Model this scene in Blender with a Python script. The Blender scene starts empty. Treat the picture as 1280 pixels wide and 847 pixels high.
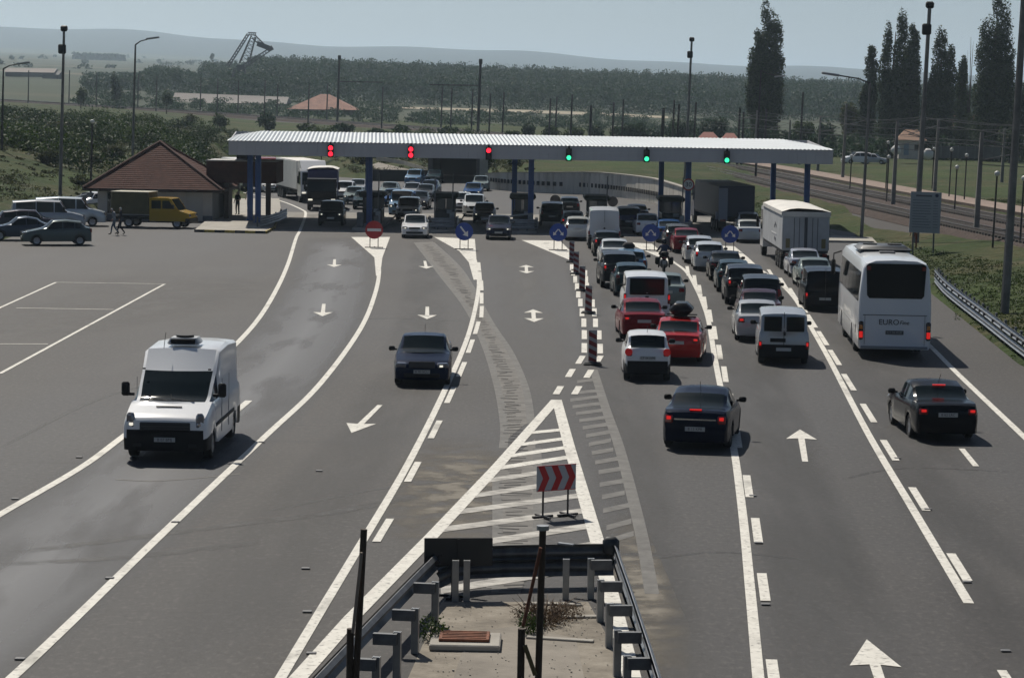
import bpy, bmesh, math, random
import numpy as np
from mathutils import Vector, Matrix
R = math.radians
rnd = random.Random(7)
scene = bpy.context.scene
COL = scene.collection
# ------------------------------------------------------------------ camera
CAMH, FPX, PITCH, ROLL = 8.6, 3000.0, math.atan(293.5/3000), R(0.9)
F_ = Vector((0, math.cos(PITCH), -math.sin(PITCH)))
U0 = Vector((0, math.sin(PITCH), math.cos(PITCH)))
X0 = Vector((1, 0, 0))
R_ = X0*math.cos(ROLL) + U0*math.sin(ROLL)
U_ = U0*math.cos(ROLL) - X0*math.sin(ROLL)
CP = Vector((0, 0, CAMH))
cd = bpy.data.cameras.new('camera'); cam = bpy.data.objects.new('camera', cd); COL.objects.link(cam)
cd.sensor_width = 36; cd.lens = FPX/1280*36; cd.clip_start = 0.5; cd.clip_end = 30000
m = Matrix.Identity(4)
for i in range(3):
    m[i][0] = R_[i]; m[i][1] = U_[i]; m[i][2] = -F_[i]; m[i][3] = CP[i]
cam.matrix_world = m
scene.camera = cam
# ------------------------------------------------------------------ sky, sun, exposure
SUN = Vector((-0.33, 0.75, 1.0)).normalized()
SEL = math.asin(SUN.z); SAZ = math.atan2(SUN.x, SUN.y)
w = bpy.data.worlds.new('World'); scene.world = w; w.use_nodes = True
nt = w.node_tree; nt.nodes.clear()
wo = nt.nodes.new('ShaderNodeOutputWorld'); bg = nt.nodes.new('ShaderNodeBackground'); st = nt.nodes.new('ShaderNodeTexSky')
st.sky_type = 'NISHITA'; st.sun_disc = False; st.sun_elevation = SEL; st.sun_rotation = SAZ
st.altitude = 0; st.air_density = 0.7; st.dust_density = 0.7; st.ozone_density = 1.5
bg.inputs['Strength'].default_value = 0.05
nt.links.new(st.outputs[0], bg.inputs[0]); nt.links.new(bg.outputs[0], wo.inputs[0])
sd = bpy.data.lights.new('sun', 'SUN'); so = bpy.data.objects.new('sun', sd); COL.objects.link(so)
sd.energy = 5.0; sd.angle = R(0.53); sd.color = (1.0, 0.94, 0.84)
so.rotation_euler = SUN.to_track_quat('Z', 'Y').to_euler(); so.location = (-60, 120, 200)
scene.view_settings.view_transform = 'Standard'; scene.view_settings.look = 'None'
scene.view_settings.exposure = 0.0; scene.view_settings.gamma = 1.0
scene.cycles.volume_bounces = 1; scene.cycles.max_bounces = 6
# ------------------------------------------------------------------ pixel -> place (used to survey positions on the ground)
def ray(px, py):
    return F_ + R_*((px-640)/FPX) + U_*((423.5-py)/FPX)
def at(px, py, z=0.0):
    d = ray(px, py); t = (z-CAMH)/d.z
    return CP + d*t
def atY(px, py, Y):
    d = ray(px, py); return CP + d*(Y/d.y)
# ------------------------------------------------------------------ materials
MATS = {}
def mat(name, col, rough=0.6, metal=0.0, coat=0.0, emit=None, es=0.0, var=0.0, vscale=1.0, bump=0.0, bscale=20.0, spec=0.5, stretch=None):
    if name in MATS: return MATS[name]
    M = bpy.data.materials.new(name); M.use_nodes = True; MATS[name] = M
    n = M.node_tree; b = n.nodes['Principled BSDF']
    b.inputs['Base Color'].default_value = (*col, 1); b.inputs['Roughness'].default_value = rough
    b.inputs['Metallic'].default_value = metal; b.inputs['Coat Weight'].default_value = coat; b.inputs['Coat Roughness'].default_value = 0.04
    b.inputs['Specular IOR Level'].default_value = spec
    if emit: b.inputs['Emission Color'].default_value = (*emit, 1); b.inputs['Emission Strength'].default_value = es
    if var or bump:
        tc = n.nodes.new('ShaderNodeTexCoord'); mp = n.nodes.new('ShaderNodeMapping')
        n.links.new(tc.outputs['Object'], mp.inputs[0])
        if stretch: mp.inputs['Scale'].default_value = stretch
    if var:
        t = n.nodes.new('ShaderNodeTexNoise'); t.inputs['Scale'].default_value = vscale; t.inputs['Detail'].default_value = 6; t.inputs['Roughness'].default_value = .65
        n.links.new(mp.outputs[0], t.inputs['Vector'])
        r = n.nodes.new('ShaderNodeValToRGB')
        r.color_ramp.elements[0].position = .3; r.color_ramp.elements[1].position = .7
        r.color_ramp.elements[0].color = (*[c*(1-var) for c in col], 1); r.color_ramp.elements[1].color = (*[min(1, c*(1+var)) for c in col], 1)
        n.links.new(t.outputs['Fac'], r.inputs[0]); n.links.new(r.outputs[0], b.inputs['Base Color'])
    if bump:
        t2 = n.nodes.new('ShaderNodeTexNoise'); t2.inputs['Scale'].default_value = bscale; t2.inputs['Detail'].default_value = 5
        n.links.new(mp.outputs[0], t2.inputs['Vector'])
        bb = n.nodes.new('ShaderNodeBump'); bb.inputs['Strength'].default_value = bump; bb.inputs['Distance'].default_value = .03
        n.links.new(t2.outputs['Fac'], bb.inputs['Height']); n.links.new(bb.outputs[0], b.inputs['Normal'])
    return M
def mixmat(name, stops, scale=1.0, rough=.9, detail=8, bump=.4, bscale=4.0, stretch=None, dist=.2, second=None, spec=.25):
    """ground-like material: colour ramp over noise, optional second noise layer (col, scale, lo, hi)"""
    M = bpy.data.materials.new(name); M.use_nodes = True; MATS[name] = M
    n = M.node_tree; b = n.nodes['Principled BSDF']; b.inputs['Roughness'].default_value = rough; b.inputs['Specular IOR Level'].default_value = spec
    tc = n.nodes.new('ShaderNodeTexCoord'); mp = n.nodes.new('ShaderNodeMapping'); n.links.new(tc.outputs['Object'], mp.inputs[0])
    if stretch: mp.inputs['Scale'].default_value = stretch
    t = n.nodes.new('ShaderNodeTexNoise'); t.inputs['Scale'].default_value = scale; t.inputs['Detail'].default_value = detail; t.inputs['Roughness'].default_value = .7
    n.links.new(mp.outputs[0], t.inputs['Vector'])
    r = n.nodes.new('ShaderNodeValToRGB'); e = r.color_ramp.elements
    while len(e) < len(stops): e.new(.5)
    for k, (p, c) in enumerate(stops): e[k].position = p; e[k].color = (*c, 1)
    n.links.new(t.outputs['Fac'], r.inputs[0]); out = r.outputs[0]
    for (c2, s2, lo, hi, amt, str2) in (second or []):
        mp2 = n.nodes.new('ShaderNodeMapping'); n.links.new(tc.outputs['Object'], mp2.inputs[0]); mp2.inputs['Scale'].default_value = str2
        t2 = n.nodes.new('ShaderNodeTexNoise'); t2.inputs['Scale'].default_value = s2; t2.inputs['Detail'].default_value = 5
        n.links.new(mp2.outputs[0], t2.inputs['Vector'])
        mr = n.nodes.new('ShaderNodeMapRange'); mr.inputs[1].default_value = lo; mr.inputs[2].default_value = hi; mr.inputs[4].default_value = amt
        n.links.new(t2.outputs['Fac'], mr.inputs[0])
        mx = n.nodes.new('ShaderNodeMix'); mx.data_type = 'RGBA'
        n.links.new(mr.outputs[0], mx.inputs[0]); n.links.new(out, mx.inputs[6]); mx.inputs[7].default_value = (*c2, 1); out = mx.outputs[2]
    n.links.new(out, b.inputs['Base Color'])
    if bump:
        t3 = n.nodes.new('ShaderNodeTexNoise'); t3.inputs['Scale'].default_value = bscale; t3.inputs['Detail'].default_value = 6
        n.links.new(tc.outputs['Object'], t3.inputs['Vector'])
        bb = n.nodes.new('ShaderNodeBump'); bb.inputs['Strength'].default_value = bump; bb.inputs['Distance'].default_value = dist
        n.links.new(t3.outputs['Fac'], bb.inputs['Height']); n.links.new(bb.outputs[0], b.inputs['Normal'])
    return M
ASPH = mixmat('asphalt', [(.25, (.032, .0293, .0275)), (.5, (.040, .0365, .034)), (.75, (.050, .0455, .042))], scale=.16, rough=.74, spec=.30, bump=.18, bscale=55, dist=.01,
  second=[((.030, .028, .028), .6, .52, .72, .55, (1.1, .06, 1)), ((.085, .077, .068), .35, .58, .8, .5, (1, .3, 1)), ((.052, .054, .060), .06, .42, .60, .75, (1, .25, 1)), ((.095, .088, .082), 9, .52, .72, .6, (1, .6, 1)), ((.025, .023, .023), 7, .52, .72, .6, (1, .6, 1)), ((.11, .10, .095), 30, .52, .7, .4, (1, 1, 1)), ((.03, .028, .028), .5, .66, .72, .4, (.12, 2.5, 1))])
WHITE = mixmat('road_paint', [(.3, (.52, .50, .45)), (.6, (.66, .64, .585))], scale=3, rough=.7, bump=.1, bscale=40, dist=.005, second=[((.15, .14, .13), 9, .56, .70, .75, (1, 1, 1)), ((.22, .21, .19), 1.2, .58, .72, .6, (1, .4, 1))])
FADED = mixmat('worn_road_paint', [(.35, (.10, .097, .092)), (.65, (.17, .165, .155))], scale=2.5, rough=.8, bump=.1, dist=.005)
MILL = mixmat('milled_asphalt', [(.35, (.12, .115, .107)), (.65, (.21, .20, .187))], scale=1.2, rough=.95, bump=.5, bscale=12, dist=.02, stretch=(1, 2.5, 1))
CONC = mixmat('concrete', [(.3, (.27, .25, .22)), (.7, (.40, .38, .34))], scale=.8, rough=.9, bump=.2, bscale=15, dist=.02)
CONCD = mixmat('old_concrete', [(.3, (.15, .135, .115)), (.7, (.30, .27, .23))], scale=.5, rough=.9, bump=.3, bscale=10, dist=.02, stretch=(1, 1, .4))
DIRT = mixmat('sandy_dirt', [(.3, (.13, .115, .095)), (.5, (.22, .195, .16)), (.7, (.31, .28, .235))], scale=1.1, rough=.95, bump=.5, bscale=12, dist=.03)
GRASS = mixmat('grass_land', [(.28, (.012, .024, .003)), (.45, (.024, .042, .006)), (.57, (.050, .052, .016)), (.75, (.090, .070, .034))], scale=.09, rough=1, bump=.9, bscale=1.6, dist=.5,
  second=[((.020, .034, .007), 1.1, .48, .66, .75, (1, 1, 1)), ((.085, .070, .038), .25, .56, .72, .7, (1, 1, 1)), ((.040, .066, .012), .05, .5, .68, .7, (1, 1, 1))])
PLAIN = mixmat('far_fields', [(.3, (.028, .038, .022)), (.5, (.048, .058, .034)), (.7, (.085, .085, .058))], scale=.0025, rough=1, bump=0, stretch=(1, .5, 1),
  second=[((.16, .13, .09), .004, .56, .66, .7, (.5, 1.2, 1)), ((.035, .06, .03), .02, .55, .68, .6, (.5, 1, 1))])
BALLAST = mixmat('rail_ballast', [(.3, (.038, .028, .025)), (.7, (.095, .072, .062))], scale=2.5, rough=1, bump=1, bscale=9, dist=.1)
BLACK = mat('black_plastic', (.009, .009, .010), .6, spec=.25)
RUBBER = mat('rubber', (.015, .015, .015), .9)
RIM = mat('alloy_rim', (.35, .35, .36), .35, .8)
GLASS = mat('car_glass', (.005, .010, .011), .05, 0, 0, spec=.3)
CHROME = mat('chrome', (.6, .6, .6), .15, 1)
def lampglass(): return mat('headlamp_glass', (.75, .75, .75), .08, .5, 1)
LAMP = mat('headlamp_housing', (.22, .22, .23), .1, .4, 1); LAMPON = mat('headlamp_lit', (.9, .9, .85), .2, 0, 0, (1, .93, .75), .8)
TAIL = mat('tail_lamp_red', (.16, .005, .006), .12, 0, .6); BRAKE = mat('brake_lamp_lit', (.30, .006, .008), .2, 0, .5, (1, .02, .015), .5)
AMBER = mat('amber_lamp', (.6, .2, .02), .2, 0, 1)
PLATE = mat('number_plate', (.45, .45, .43), .5); INK = mat('dark_lettering', (.02, .02, .025), .6)
GALV = mat('galvanised_steel', (.30, .31, .32), .42, .75, var=.25, vscale=2.0)
GALVD = mat('weathered_steel', (.13, .135, .14), .55, .5, var=.35, vscale=3.0)
BLUES = mat('blue_steel', (.025, .085, .27), .4, .1, var=.25, vscale=2)
DARKG = mat('dark_booth_paint', (.016, .02, .018), .4, .1)
RUST = mat('rusty_steel', (.17, .065, .035), .85, .2, var=.5, vscale=5)
POLEC = mat('concrete_pole', (.17, .165, .155), .9, var=.3, vscale=1.5); POLED = mat('dark_pole', (.035, .032, .03), .8, var=.3, vscale=2)
RED = mat('sign_red', (.40, .012, .015), .4); SBLUE = mat('sign_blue', (.008, .05, .30), .35); SWHITE = mat('sign_white', (.72, .72, .70), .45); SGREY = mat('sign_grey', (.30, .32, .34), .5)
YEL = mat('yellow_paint', (.45, .32, .04), .6, var=.3, vscale=3)
WOOD = mat('tarred_post', (.045, .030, .018), .8, var=.4, vscale=4)
BROOF = mat('brown_roof_tiles', (.075, .032, .024), .9, var=.25, vscale=2, spec=.2)
OROOF = mat('orange_roof_tiles', (.26, .125, .085), .85, var=.3, vscale=.5)
WALLW = mat('rendered_wall', (.50, .47, .43), .9, var=.12, vscale=.8)
def paint(name, col, metal=.35): return mat('paint_'+name, col, .2, metal*.6, .35 if max(col) > .3 else .04, spec=.2 if max(col) > .3 else .1)
# ------------------------------------------------------------------ mesh helpers
def tag(o, label=None, cat=None, group=None, kind=None):
    if label: o['label'] = label
    if cat: o['category'] = cat
    if group: o['group'] = group
    if kind: o['kind'] = kind
    return o
def thing(name, label, cat, loc=(0, 0, 0), rz=0.0, group=None):
    o = bpy.data.objects.new(name, None); COL.objects.link(o); o.empty_display_size = .3
    o.location = loc; o.rotation_euler = (0, 0, rz)
    return tag(o, label, cat, group)
def copy_tree(o, parent=None, skip=()):
    c = o.copy(); COL.objects.link(c); c.parent = parent
    for ch in o.children:
        if ch.name.split('.')[0] in skip: continue
        copy_tree(ch, c, skip)
    return c
class MB:
    def __init__(s): s.v = []; s.f = []
    def add(s, vs, fs):
        b = len(s.v); s.v += [tuple(v) for v in vs]; s.f += [tuple(i+b for i in f) for f in fs]; return s
    def box(s, c, d, rz=0.0, rx=0.0, ry=0.0, bev=0.0, top=(1, 1)):
        cx, cy, cz = c; hx, hy, hz = d[0]/2, d[1]/2, d[2]/2
        M = Matrix.Translation(c) @ Matrix.Rotation(rz, 4, 'Z') @ Matrix.Rotation(ry, 4, 'Y') @ Matrix.Rotation(rx, 4, 'X')
        if bev <= 0:
            vs = [Vector((x*(top[0] if z > 0 else 1), y*(top[1] if z > 0 else 1), z)) for z in (-hz, hz) for x, y in ((-hx, -hy), (hx, -hy), (hx, hy), (-hx, hy))]
            fs = [(3, 2, 1, 0), (4, 5, 6, 7), (0, 1, 5, 4), (1, 2, 6, 5), (2, 3, 7, 6), (3, 0, 4, 7)]
        else:
            b = min(bev, hx*.9, hy*.9, hz*.9); vs = []; 
            for z, k in ((-hz, b), (-hz+b, 0), (hz-b, 0), (hz, b)):
                for x, y in ((-hx+b, -hy+k), (hx-b, -hy+k), (hx-k, -hy+b), (hx-k, hy-b), (hx-b, hy-k), (-hx+b, hy-k), (-hx+k, hy-b), (-hx+k, -hy+b)):
                    t = top if z > 0 else (1, 1)
                    vs.append(Vector((x*t[0], y*t[1], z)))
            fs = [tuple(range(7, -1, -1)), tuple(range(24, 32))]
            for r in range(3):
                for k in range(8): fs.append((r*8+k, r*8+(k+1) % 8, (r+1)*8+(k+1) % 8, (r+1)*8+k))
        return s.add([M @ v for v in vs], fs)
    def tube(s, pts, rad, n=8, cap=True):
        pts = [Vector(p) for p in pts]; rr = rad if isinstance(rad, (list, tuple)) else [rad]*len(pts)
        vs = []; fs = []
        for i, p in enumerate(pts):
            d = (pts[min(i+1, len(pts)-1)] - pts[max(i-1, 0)]).normalized()
            a = d.orthogonal().normalized() if i == 0 else (a - d*a.dot(d)).normalized()
            b = d.cross(a)
            for k in range(n):
                t = 2*math.pi*k/n; vs.append(p + (a*math.cos(t)+b*math.sin(t))*rr[i])
        for i in range(len(pts)-1):
            for k in range(n): fs.append((i*n+k, i*n+(k+1) % n, (i+1)*n+(k+1) % n, (i+1)*n+k))
        if cap: fs += [tuple(range(n-1, -1, -1)), tuple(range((len(pts)-1)*n, len(pts)*n))]
        return s.add(vs, fs)
    def prism(s, poly, z0, z1):
        n = len(poly); vs = [(x, y, z0) for x, y in poly]+[(x, y, z1) for x, y in poly]
        return s.add(vs, [tuple(range(n-1, -1, -1)), tuple(range(n, 2*n))]+[(k, (k+1) % n, n+(k+1) % n, n+k) for k in range(n)])
    def extr(s, poly, O, A, B, N, t):
        """outline poly (a,b) in plane O+A*a+B*b, thickness t along N"""
        O, A, B, N = map(Vector, (O, A, B, N)); n = len(poly)
        vs = [O+A*a+B*b for a, b in poly]+[O+A*a+B*b+N*t for a, b in poly]
        return s.add(vs, [tuple(range(n-1, -1, -1)), tuple(range(n, 2*n))]+[(k, (k+1) % n, n+(k+1) % n, n+k) for k in range(n)])
    def mesh(s, name, m, smooth=None):
        me = bpy.data.meshes.new(name); me.from_pydata(s.v, [], s.f)
        for mm in (m if isinstance(m, (list, tuple)) else [m]): me.materials.append(mm)
        if smooth:
            me.polygons.foreach_set('use_smooth', [True]*len(me.polygons)); me.update()
            me.set_sharp_from_angle(angle=R(smooth))
        me.update(); return me
    def build(s, name, m, parent=None, smooth=None):
        o = bpy.data.objects.new(name, s.mesh(name, m, smooth)); COL.objects.link(o)
        if parent: o.parent = parent
        return o
def link(name, me, parent=None, loc=None):
    o = bpy.data.objects.new(name, me); COL.objects.link(o)
    if parent: o.parent = parent
    if loc is not None: o.location = loc
    return o
def pw(x, pts):
    if x <= pts[0][0]: return pts[0][1]
    for (a, b), (c, d) in zip(pts, pts[1:]):
        if x <= c: return b+(d-b)*(x-a)/max(1e-9, c-a)
    return pts[-1][1]
def text_mesh(txt, size, m, parent, O, A, B, name='lettering', align='CENTER'):
    cu = bpy.data.curves.new(name, 'FONT'); cu.body = txt; cu.size = size; cu.align_x = align; cu.align_y = 'CENTER'; cu.extrude = .004; cu.resolution_u = 3
    t = bpy.data.objects.new('t', cu); COL.objects.link(t)
    bpy.context.view_layer.update()
    me = bpy.data.meshes.new_from_object(t.evaluated_get(bpy.context.evaluated_depsgraph_get()))
    bpy.data.objects.remove(t); me.materials.clear(); me.materials.append(m)
    A = Vector(A); B = Vector(B); N = A.cross(B); M = Matrix.Identity(4)
    for i in range(3): M[i][0] = A[i]; M[i][1] = B[i]; M[i][2] = N[i]; M[i][3] = O[i]
    me.transform(M); me.name = name
    return link(name, me, parent)
# ------------------------------------------------------------------ terrain
def plain(px, Y): return 8.6-15+Y*(63-.026*px)/3000
TP = [-700, 0, 160, 320, 480, 640, 800, 960, 1120, 1280, 2000]
TY = [0, 120, 150, 170, 190, 210, 235, 262, 300, 350, 400, 500, 600]
TZ = [[0]*11, [.5, 0, 0, 0, 0, 0, 0, 0, 0, 0, 0], [2, .3, 0, 0, 0, 0, 0, 0, 0, 0, 0], [3.2, 1.3, .1, 0, 0, 0, 0, 0, 0, 0, 0],
 [5, 2.7, .5, 0, 0, 0, 0, .2, .2, .2, .2], [6, 3.9, 1.6, 0, 0, 0, 1.2, .5, .5, .5, .5], [6, 4.2, 2.6, .0, 0, 1.9, 1.8, .8, .8, .8, .8], [6, 4.2, 3.2, .1, .3, 2.0, 1.9, .9, .9, .9, .9],
 [6, 4.3, 3.8, .6, 1.6, 2.1, 1.9, 1.0, 1.0, 1, 1], [7, 5, 4.2, 1.6, 2.3, 2.4, 2.1, 1.1, .9, .9, .8], [7, 5.5, 4.6, 2.5, 2.6, 2.6, 2.2, 1.1, .6, .5, .2], [8, 6.3, 5.2, 3.3, 3.0, 2.8, 2.1, .6, 0, -.6, -1],
 [9, 7, 5.7, 4.0, 3.3, 2.9, 1.9, .4, -.6, -1.2, -2]]
TZA = np.array(TZ)
def XG(Y): return pw(Y, [(0, 15.5), (82, 17.6), (116, 20.3), (150, 22.5), (170, 24), (185, 21.5), (200, 15.5), (400, 10)])
HILL = [(-700, 20), (0, 22), (200, 23), (330, 20), (500, 18), (640, 18), (800, 16), (1000, 15), (1280, 12), (2000, 10)]
def tz(X, Y):
    if Y < 1: return 0.0 if X < 17 else min(1, (X-16)/7)
    px = 640+3000*X/Y
    px = max(-699, min(1999, px))
    i = max(k for k in range(len(TP)-1) if TP[k] <= px); a = (px-TP[i])/(TP[i+1]-TP[i])
    if Y < 600:
        j = max(k for k in range(len(TY)-1) if TY[k] <= Y); b = (Y-TY[j])/(TY[j+1]-TY[j])
        z = (TZA[j, i]*(1-a)+TZA[j, i+1]*a)*(1-b)+(TZA[j+1, i]*(1-a)+TZA[j+1, i+1]*a)*b
    else:
        z1 = TZA[-1, i]*(1-a)+TZA[-1, i+1]*a
        t = min(1, (Y-600)/180); t = t*t*(3-2*t); z = z1*(1-t)+plain(px, Y)*t
        if Y > 5200:
            k = min(1, (Y-5200)/2800); k = k*k*(3-2*k)
            h = pw(px, HILL)*8000/3000+12
            z += k*h*(1+.10*math.sin(px*.013)+.05*math.sin(px*.037+2)) + k*0
    if Y < 420 and X > XG(Y):
        r = min(1, (X-XG(Y))/7)*.95*(1 if Y < 340 else (420-Y)/80)
        z = max(z, r)
    return z
def rowY(px, row, Y0, Y1):
    """distance at which the terrain shows at this picture row (for surveying positions)"""
    best = Y0; bd = 1e9
    for k in range(80):
        Y = Y0+(Y1-Y0)*k/79; X = (px-640)/3000*Y; z = tz(X, Y)
        r = 130+.0157*(px-640)+(8.6-z)*3000/Y
        if abs(r-row) < bd: bd = abs(r-row); best = Y
    return best
_wp = [at(x, y) for x, y in ((858, 262.5), (815, 253), (775, 247), (730, 243), (685, 241.5), (640, 239), (606, 236))]
WALLP = [(q.x+.25, q.y+.45) for q in _wp]
ROADP = [(17.2, 25), (17.2, 60), (17.4, 82), (20.0, 116), (22.2, 150), (23.8, 168), (20.5, 184), *WALLP, (-3.2, 243), (-3.8, 262), (-4, 330), (-9, 330), (-9, 262), (-14, 264), (-20.5, 275), (-28, 330), (-40, 345), (-40, 330), (-29, 262), (-26, 235), (-21, 186), (-31.5, 178), (-31.5, 160), (-30.4, 139), (-46, 110), (-46, 25)]
def inpoly(x, y, P):
    c = False; j = len(P)-1
    for i in range(len(P)):
        if (P[i][1] > y) != (P[j][1] > y) and x < (P[j][0]-P[i][0])*(y-P[i][1])/(P[j][1]-P[i][1])+P[i][0]: c = not c
        j = i
    return c
def dpoly(x, y, P):
    best = 1e9
    for i in range(len(P)):
        ax, ay = P[i]; bx, by = P[(i+1) % len(P)]; dx, dy = bx-ax, by-ay
        t = max(0, min(1, ((x-ax)*dx+(y-ay)*dy)/(dx*dx+dy*dy))); best = min(best, math.hypot(x-ax-t*dx, y-ay-t*dy))
    return best
ys = [-120, -60, 0.5, 20, 60]+list(np.arange(75, 120, 5))+list(np.arange(120, 345, 2.2))+list(np.arange(345, 620, 8))+list(np.geomspace(620, 5200, 40))+list(np.geomspace(5300, 8200, 22))+[8600, 9500]
us = sorted(set([-4000, -2500, -1600, -1200, -900]+list(range(-700, -100, 60))+list(range(-100, 1400, 14))+list(range(1400, 2000, 60))+[2300, 3000, 4200]))
V = []; Fc = []
for Y in ys:
    for u in us:
        Yb = max(Y, 60) if Y < 60 else Y
        X = (u-640)/3000*max(Yb, 130) if Y < 130 else (u-640)/3000*Y
        z = tz(X, Y)
        if Y < 345:
            if inpoly(X, Y, ROADP): z = -.25 if dpoly(X, Y, ROADP) > .3 else -.06
            else:
                dd = dpoly(X, Y, ROADP)
                if X > -6 and X < 17 and Y > 190: z = -.12 if dd < 1.5 else z*min(1, (dd-1.5)/2.5)
                elif dd < 3 and not (X > 16 and Y < 180): z = min(z, z*dd/3) - .03
            if Y < 60 and abs(X) < 17: z = -.25
        if 300 > Y > 100 and not inpoly(X, Y, ROADP): z += .12*math.sin(X*.9+Y*.31)*math.sin(Y*.23-X*.4)*min(1, z)
        V.append((X, Y, z))
nu = len(us)
for j in range(len(ys)-1):
    for i in range(nu-1): Fc.append((j*nu+i, j*nu+i+1, (j+1)*nu+i+1, (j+1)*nu+i))
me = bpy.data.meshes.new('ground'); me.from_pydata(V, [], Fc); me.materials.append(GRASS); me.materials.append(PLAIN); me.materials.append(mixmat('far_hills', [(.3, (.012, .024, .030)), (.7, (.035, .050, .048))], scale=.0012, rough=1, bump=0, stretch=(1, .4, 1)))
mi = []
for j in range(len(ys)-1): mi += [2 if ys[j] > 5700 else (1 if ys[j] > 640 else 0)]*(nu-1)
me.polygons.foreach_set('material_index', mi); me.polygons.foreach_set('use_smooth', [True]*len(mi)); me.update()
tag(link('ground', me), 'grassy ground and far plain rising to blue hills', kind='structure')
def sheet(name, poly, z, m, kind='structure', label=None):
    me = bpy.data.meshes.new(name); bm = bmesh.new()
    vs = [bm.verts.new((x, y, z)) for x, y in poly]; f = bm.faces.new(vs); bm.normal_update()
    if f.normal.z < 0: f.normal_flip()
    bmesh.ops.triangulate(bm, faces=bm.faces[:]); bm.to_mesh(me); bm.free(); me.materials.append(m)
    return tag(link(name, me), label, kind=kind)
sheet('road', ROADP, 0.0, ASPH, label='wide asphalt toll plaza and motorway lanes')
def P2(l, z=0.0): return [tuple(at(x, y, z)[:2]) for x, y in l]
# ------------------------------------------------------------------ paved patches
def smooth_line(pts, n=8):
    out = []; P = [Vector((*p, 0)) for p in pts]
    for i in range(len(P)-1):
        p0 = P[max(i-1, 0)]; p1 = P[i]; p2 = P[i+1]; p3 = P[min(i+2, len(P)-1)]
        for k in range(n):
            t = k/n; out.append(.5*((2*p1)+(p2-p0)*t+(2*p0-5*p1+4*p2-p3)*t*t+(3*p1-p0-3*p2+p3)*t**3))
    out.append(P[-1]); return out
def ribbon(name, pix, w, m, z, kind='structure', sm=True, label=None):
    W = P2(pix); L = smooth_line(W) if sm else [Vector((*p, 0)) for p in W]
    vs = []; fs = []
    for i, p in enumerate(L):
        d = (L[min(i+1, len(L)-1)]-L[max(i-1, 0)]).normalized(); nrm = Vector((-d.y, d.x, 0))
        ww = w if not isinstance(w, tuple) else w[0]+(w[1]-w[0])*i/(len(L)-1)
        a = p+nrm*ww/2; b = p-nrm*ww/2; vs += [(a.x, a.y, z), (b.x, b.y, z)]
    for i in range(len(L)-1): fs.append((2*i, 2*i+1, 2*i+3, 2*i+2))
    o = MB().add(vs, fs).build(name, m); return tag(o, label, kind=kind)
sheet('concrete_slab', [(-17.5, 157.6), (-17.5, 186), (14, 190), (22, 178), (22.3, 157.6)], .004, mixmat('slab_concrete', [(.3, (.17, .16, .145)), (.7, (.25, .235, .21))], scale=.5, rough=.9, bump=.1, bscale=10, dist=.01, second=[((.07, .066, .062), .5, .5, .7, .8, (1.3, .15, 1))]), label='paler concrete slab under the toll canopy')
# milled strips cut across the lanes
sheet('milled_strip', P2([(521, 303), (552, 345), (583, 385), (604, 430), (620, 480), (629, 530), (626, 556), (655, 531), (662, 528), (655, 485), (637, 440), (612, 400), (577, 338), (541, 302)]), .004, MILL, label='rough milled strip crossing the lanes')
sheet('milled_strip', P2([(620, 590), (621, 690), (614, 740), (650, 742), (668, 690), (671, 640), (669, 548)]), .0045, MILL, label='rough milled strip inside the painted gore')
for pl in ([(519, 303), (552, 345), (583, 385), (605, 430), (621, 480), (630, 530), (629, 560)], [(541, 303), (577, 338), (612, 400), (638, 440), (657, 485), (664, 530)], [(621, 595), (622, 690), (615, 735)], [(671, 560), (673, 640), (670, 690)]):
    ribbon('milled_edge', pl, .22, FADED, .0052, label='pale scraped edge of the milled strip')
sc = MB()
rr = random.Random(3)
def mill_edges(yy):
    l = pw(yy, [(303, 525), (345, 557), (385, 588), (430, 608), (480, 624), (560, 631), (600, 622), (740, 616)]); r = pw(yy, [(303, 538), (338, 574), (400, 608), (440, 632), (485, 651), (530, 658), (600, 668), (740, 664)])
    return l, r
y = 306.0
while y < 738:
    l, r = mill_edges(y)
    if not 535 < y < 590 or 1:
        c = l+(r-l)*rr.uniform(.35, .6); hw = (r-l)*rr.uniform(.16, .42); h = rr.uniform(.4, .9)*(y-120)/400
        tl = rr.uniform(-.8, .8)
        q = [at(c-hw, y+tl), at(c+hw, y-tl), at(c+hw, y-tl+h), at(c-hw, y+tl+h)]
        sc.add([(p.x, p.y, .0095) for p in q], [(3, 2, 1, 0)])
    y += rr.uniform(1.0, 3.6)*(y-120)/300
tag(sc.build('milling_grooves', mat('groove_dark', (.04, .038, .037), .95)), 'dark cross grooves in the milled strip', kind='stuff')
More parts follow.
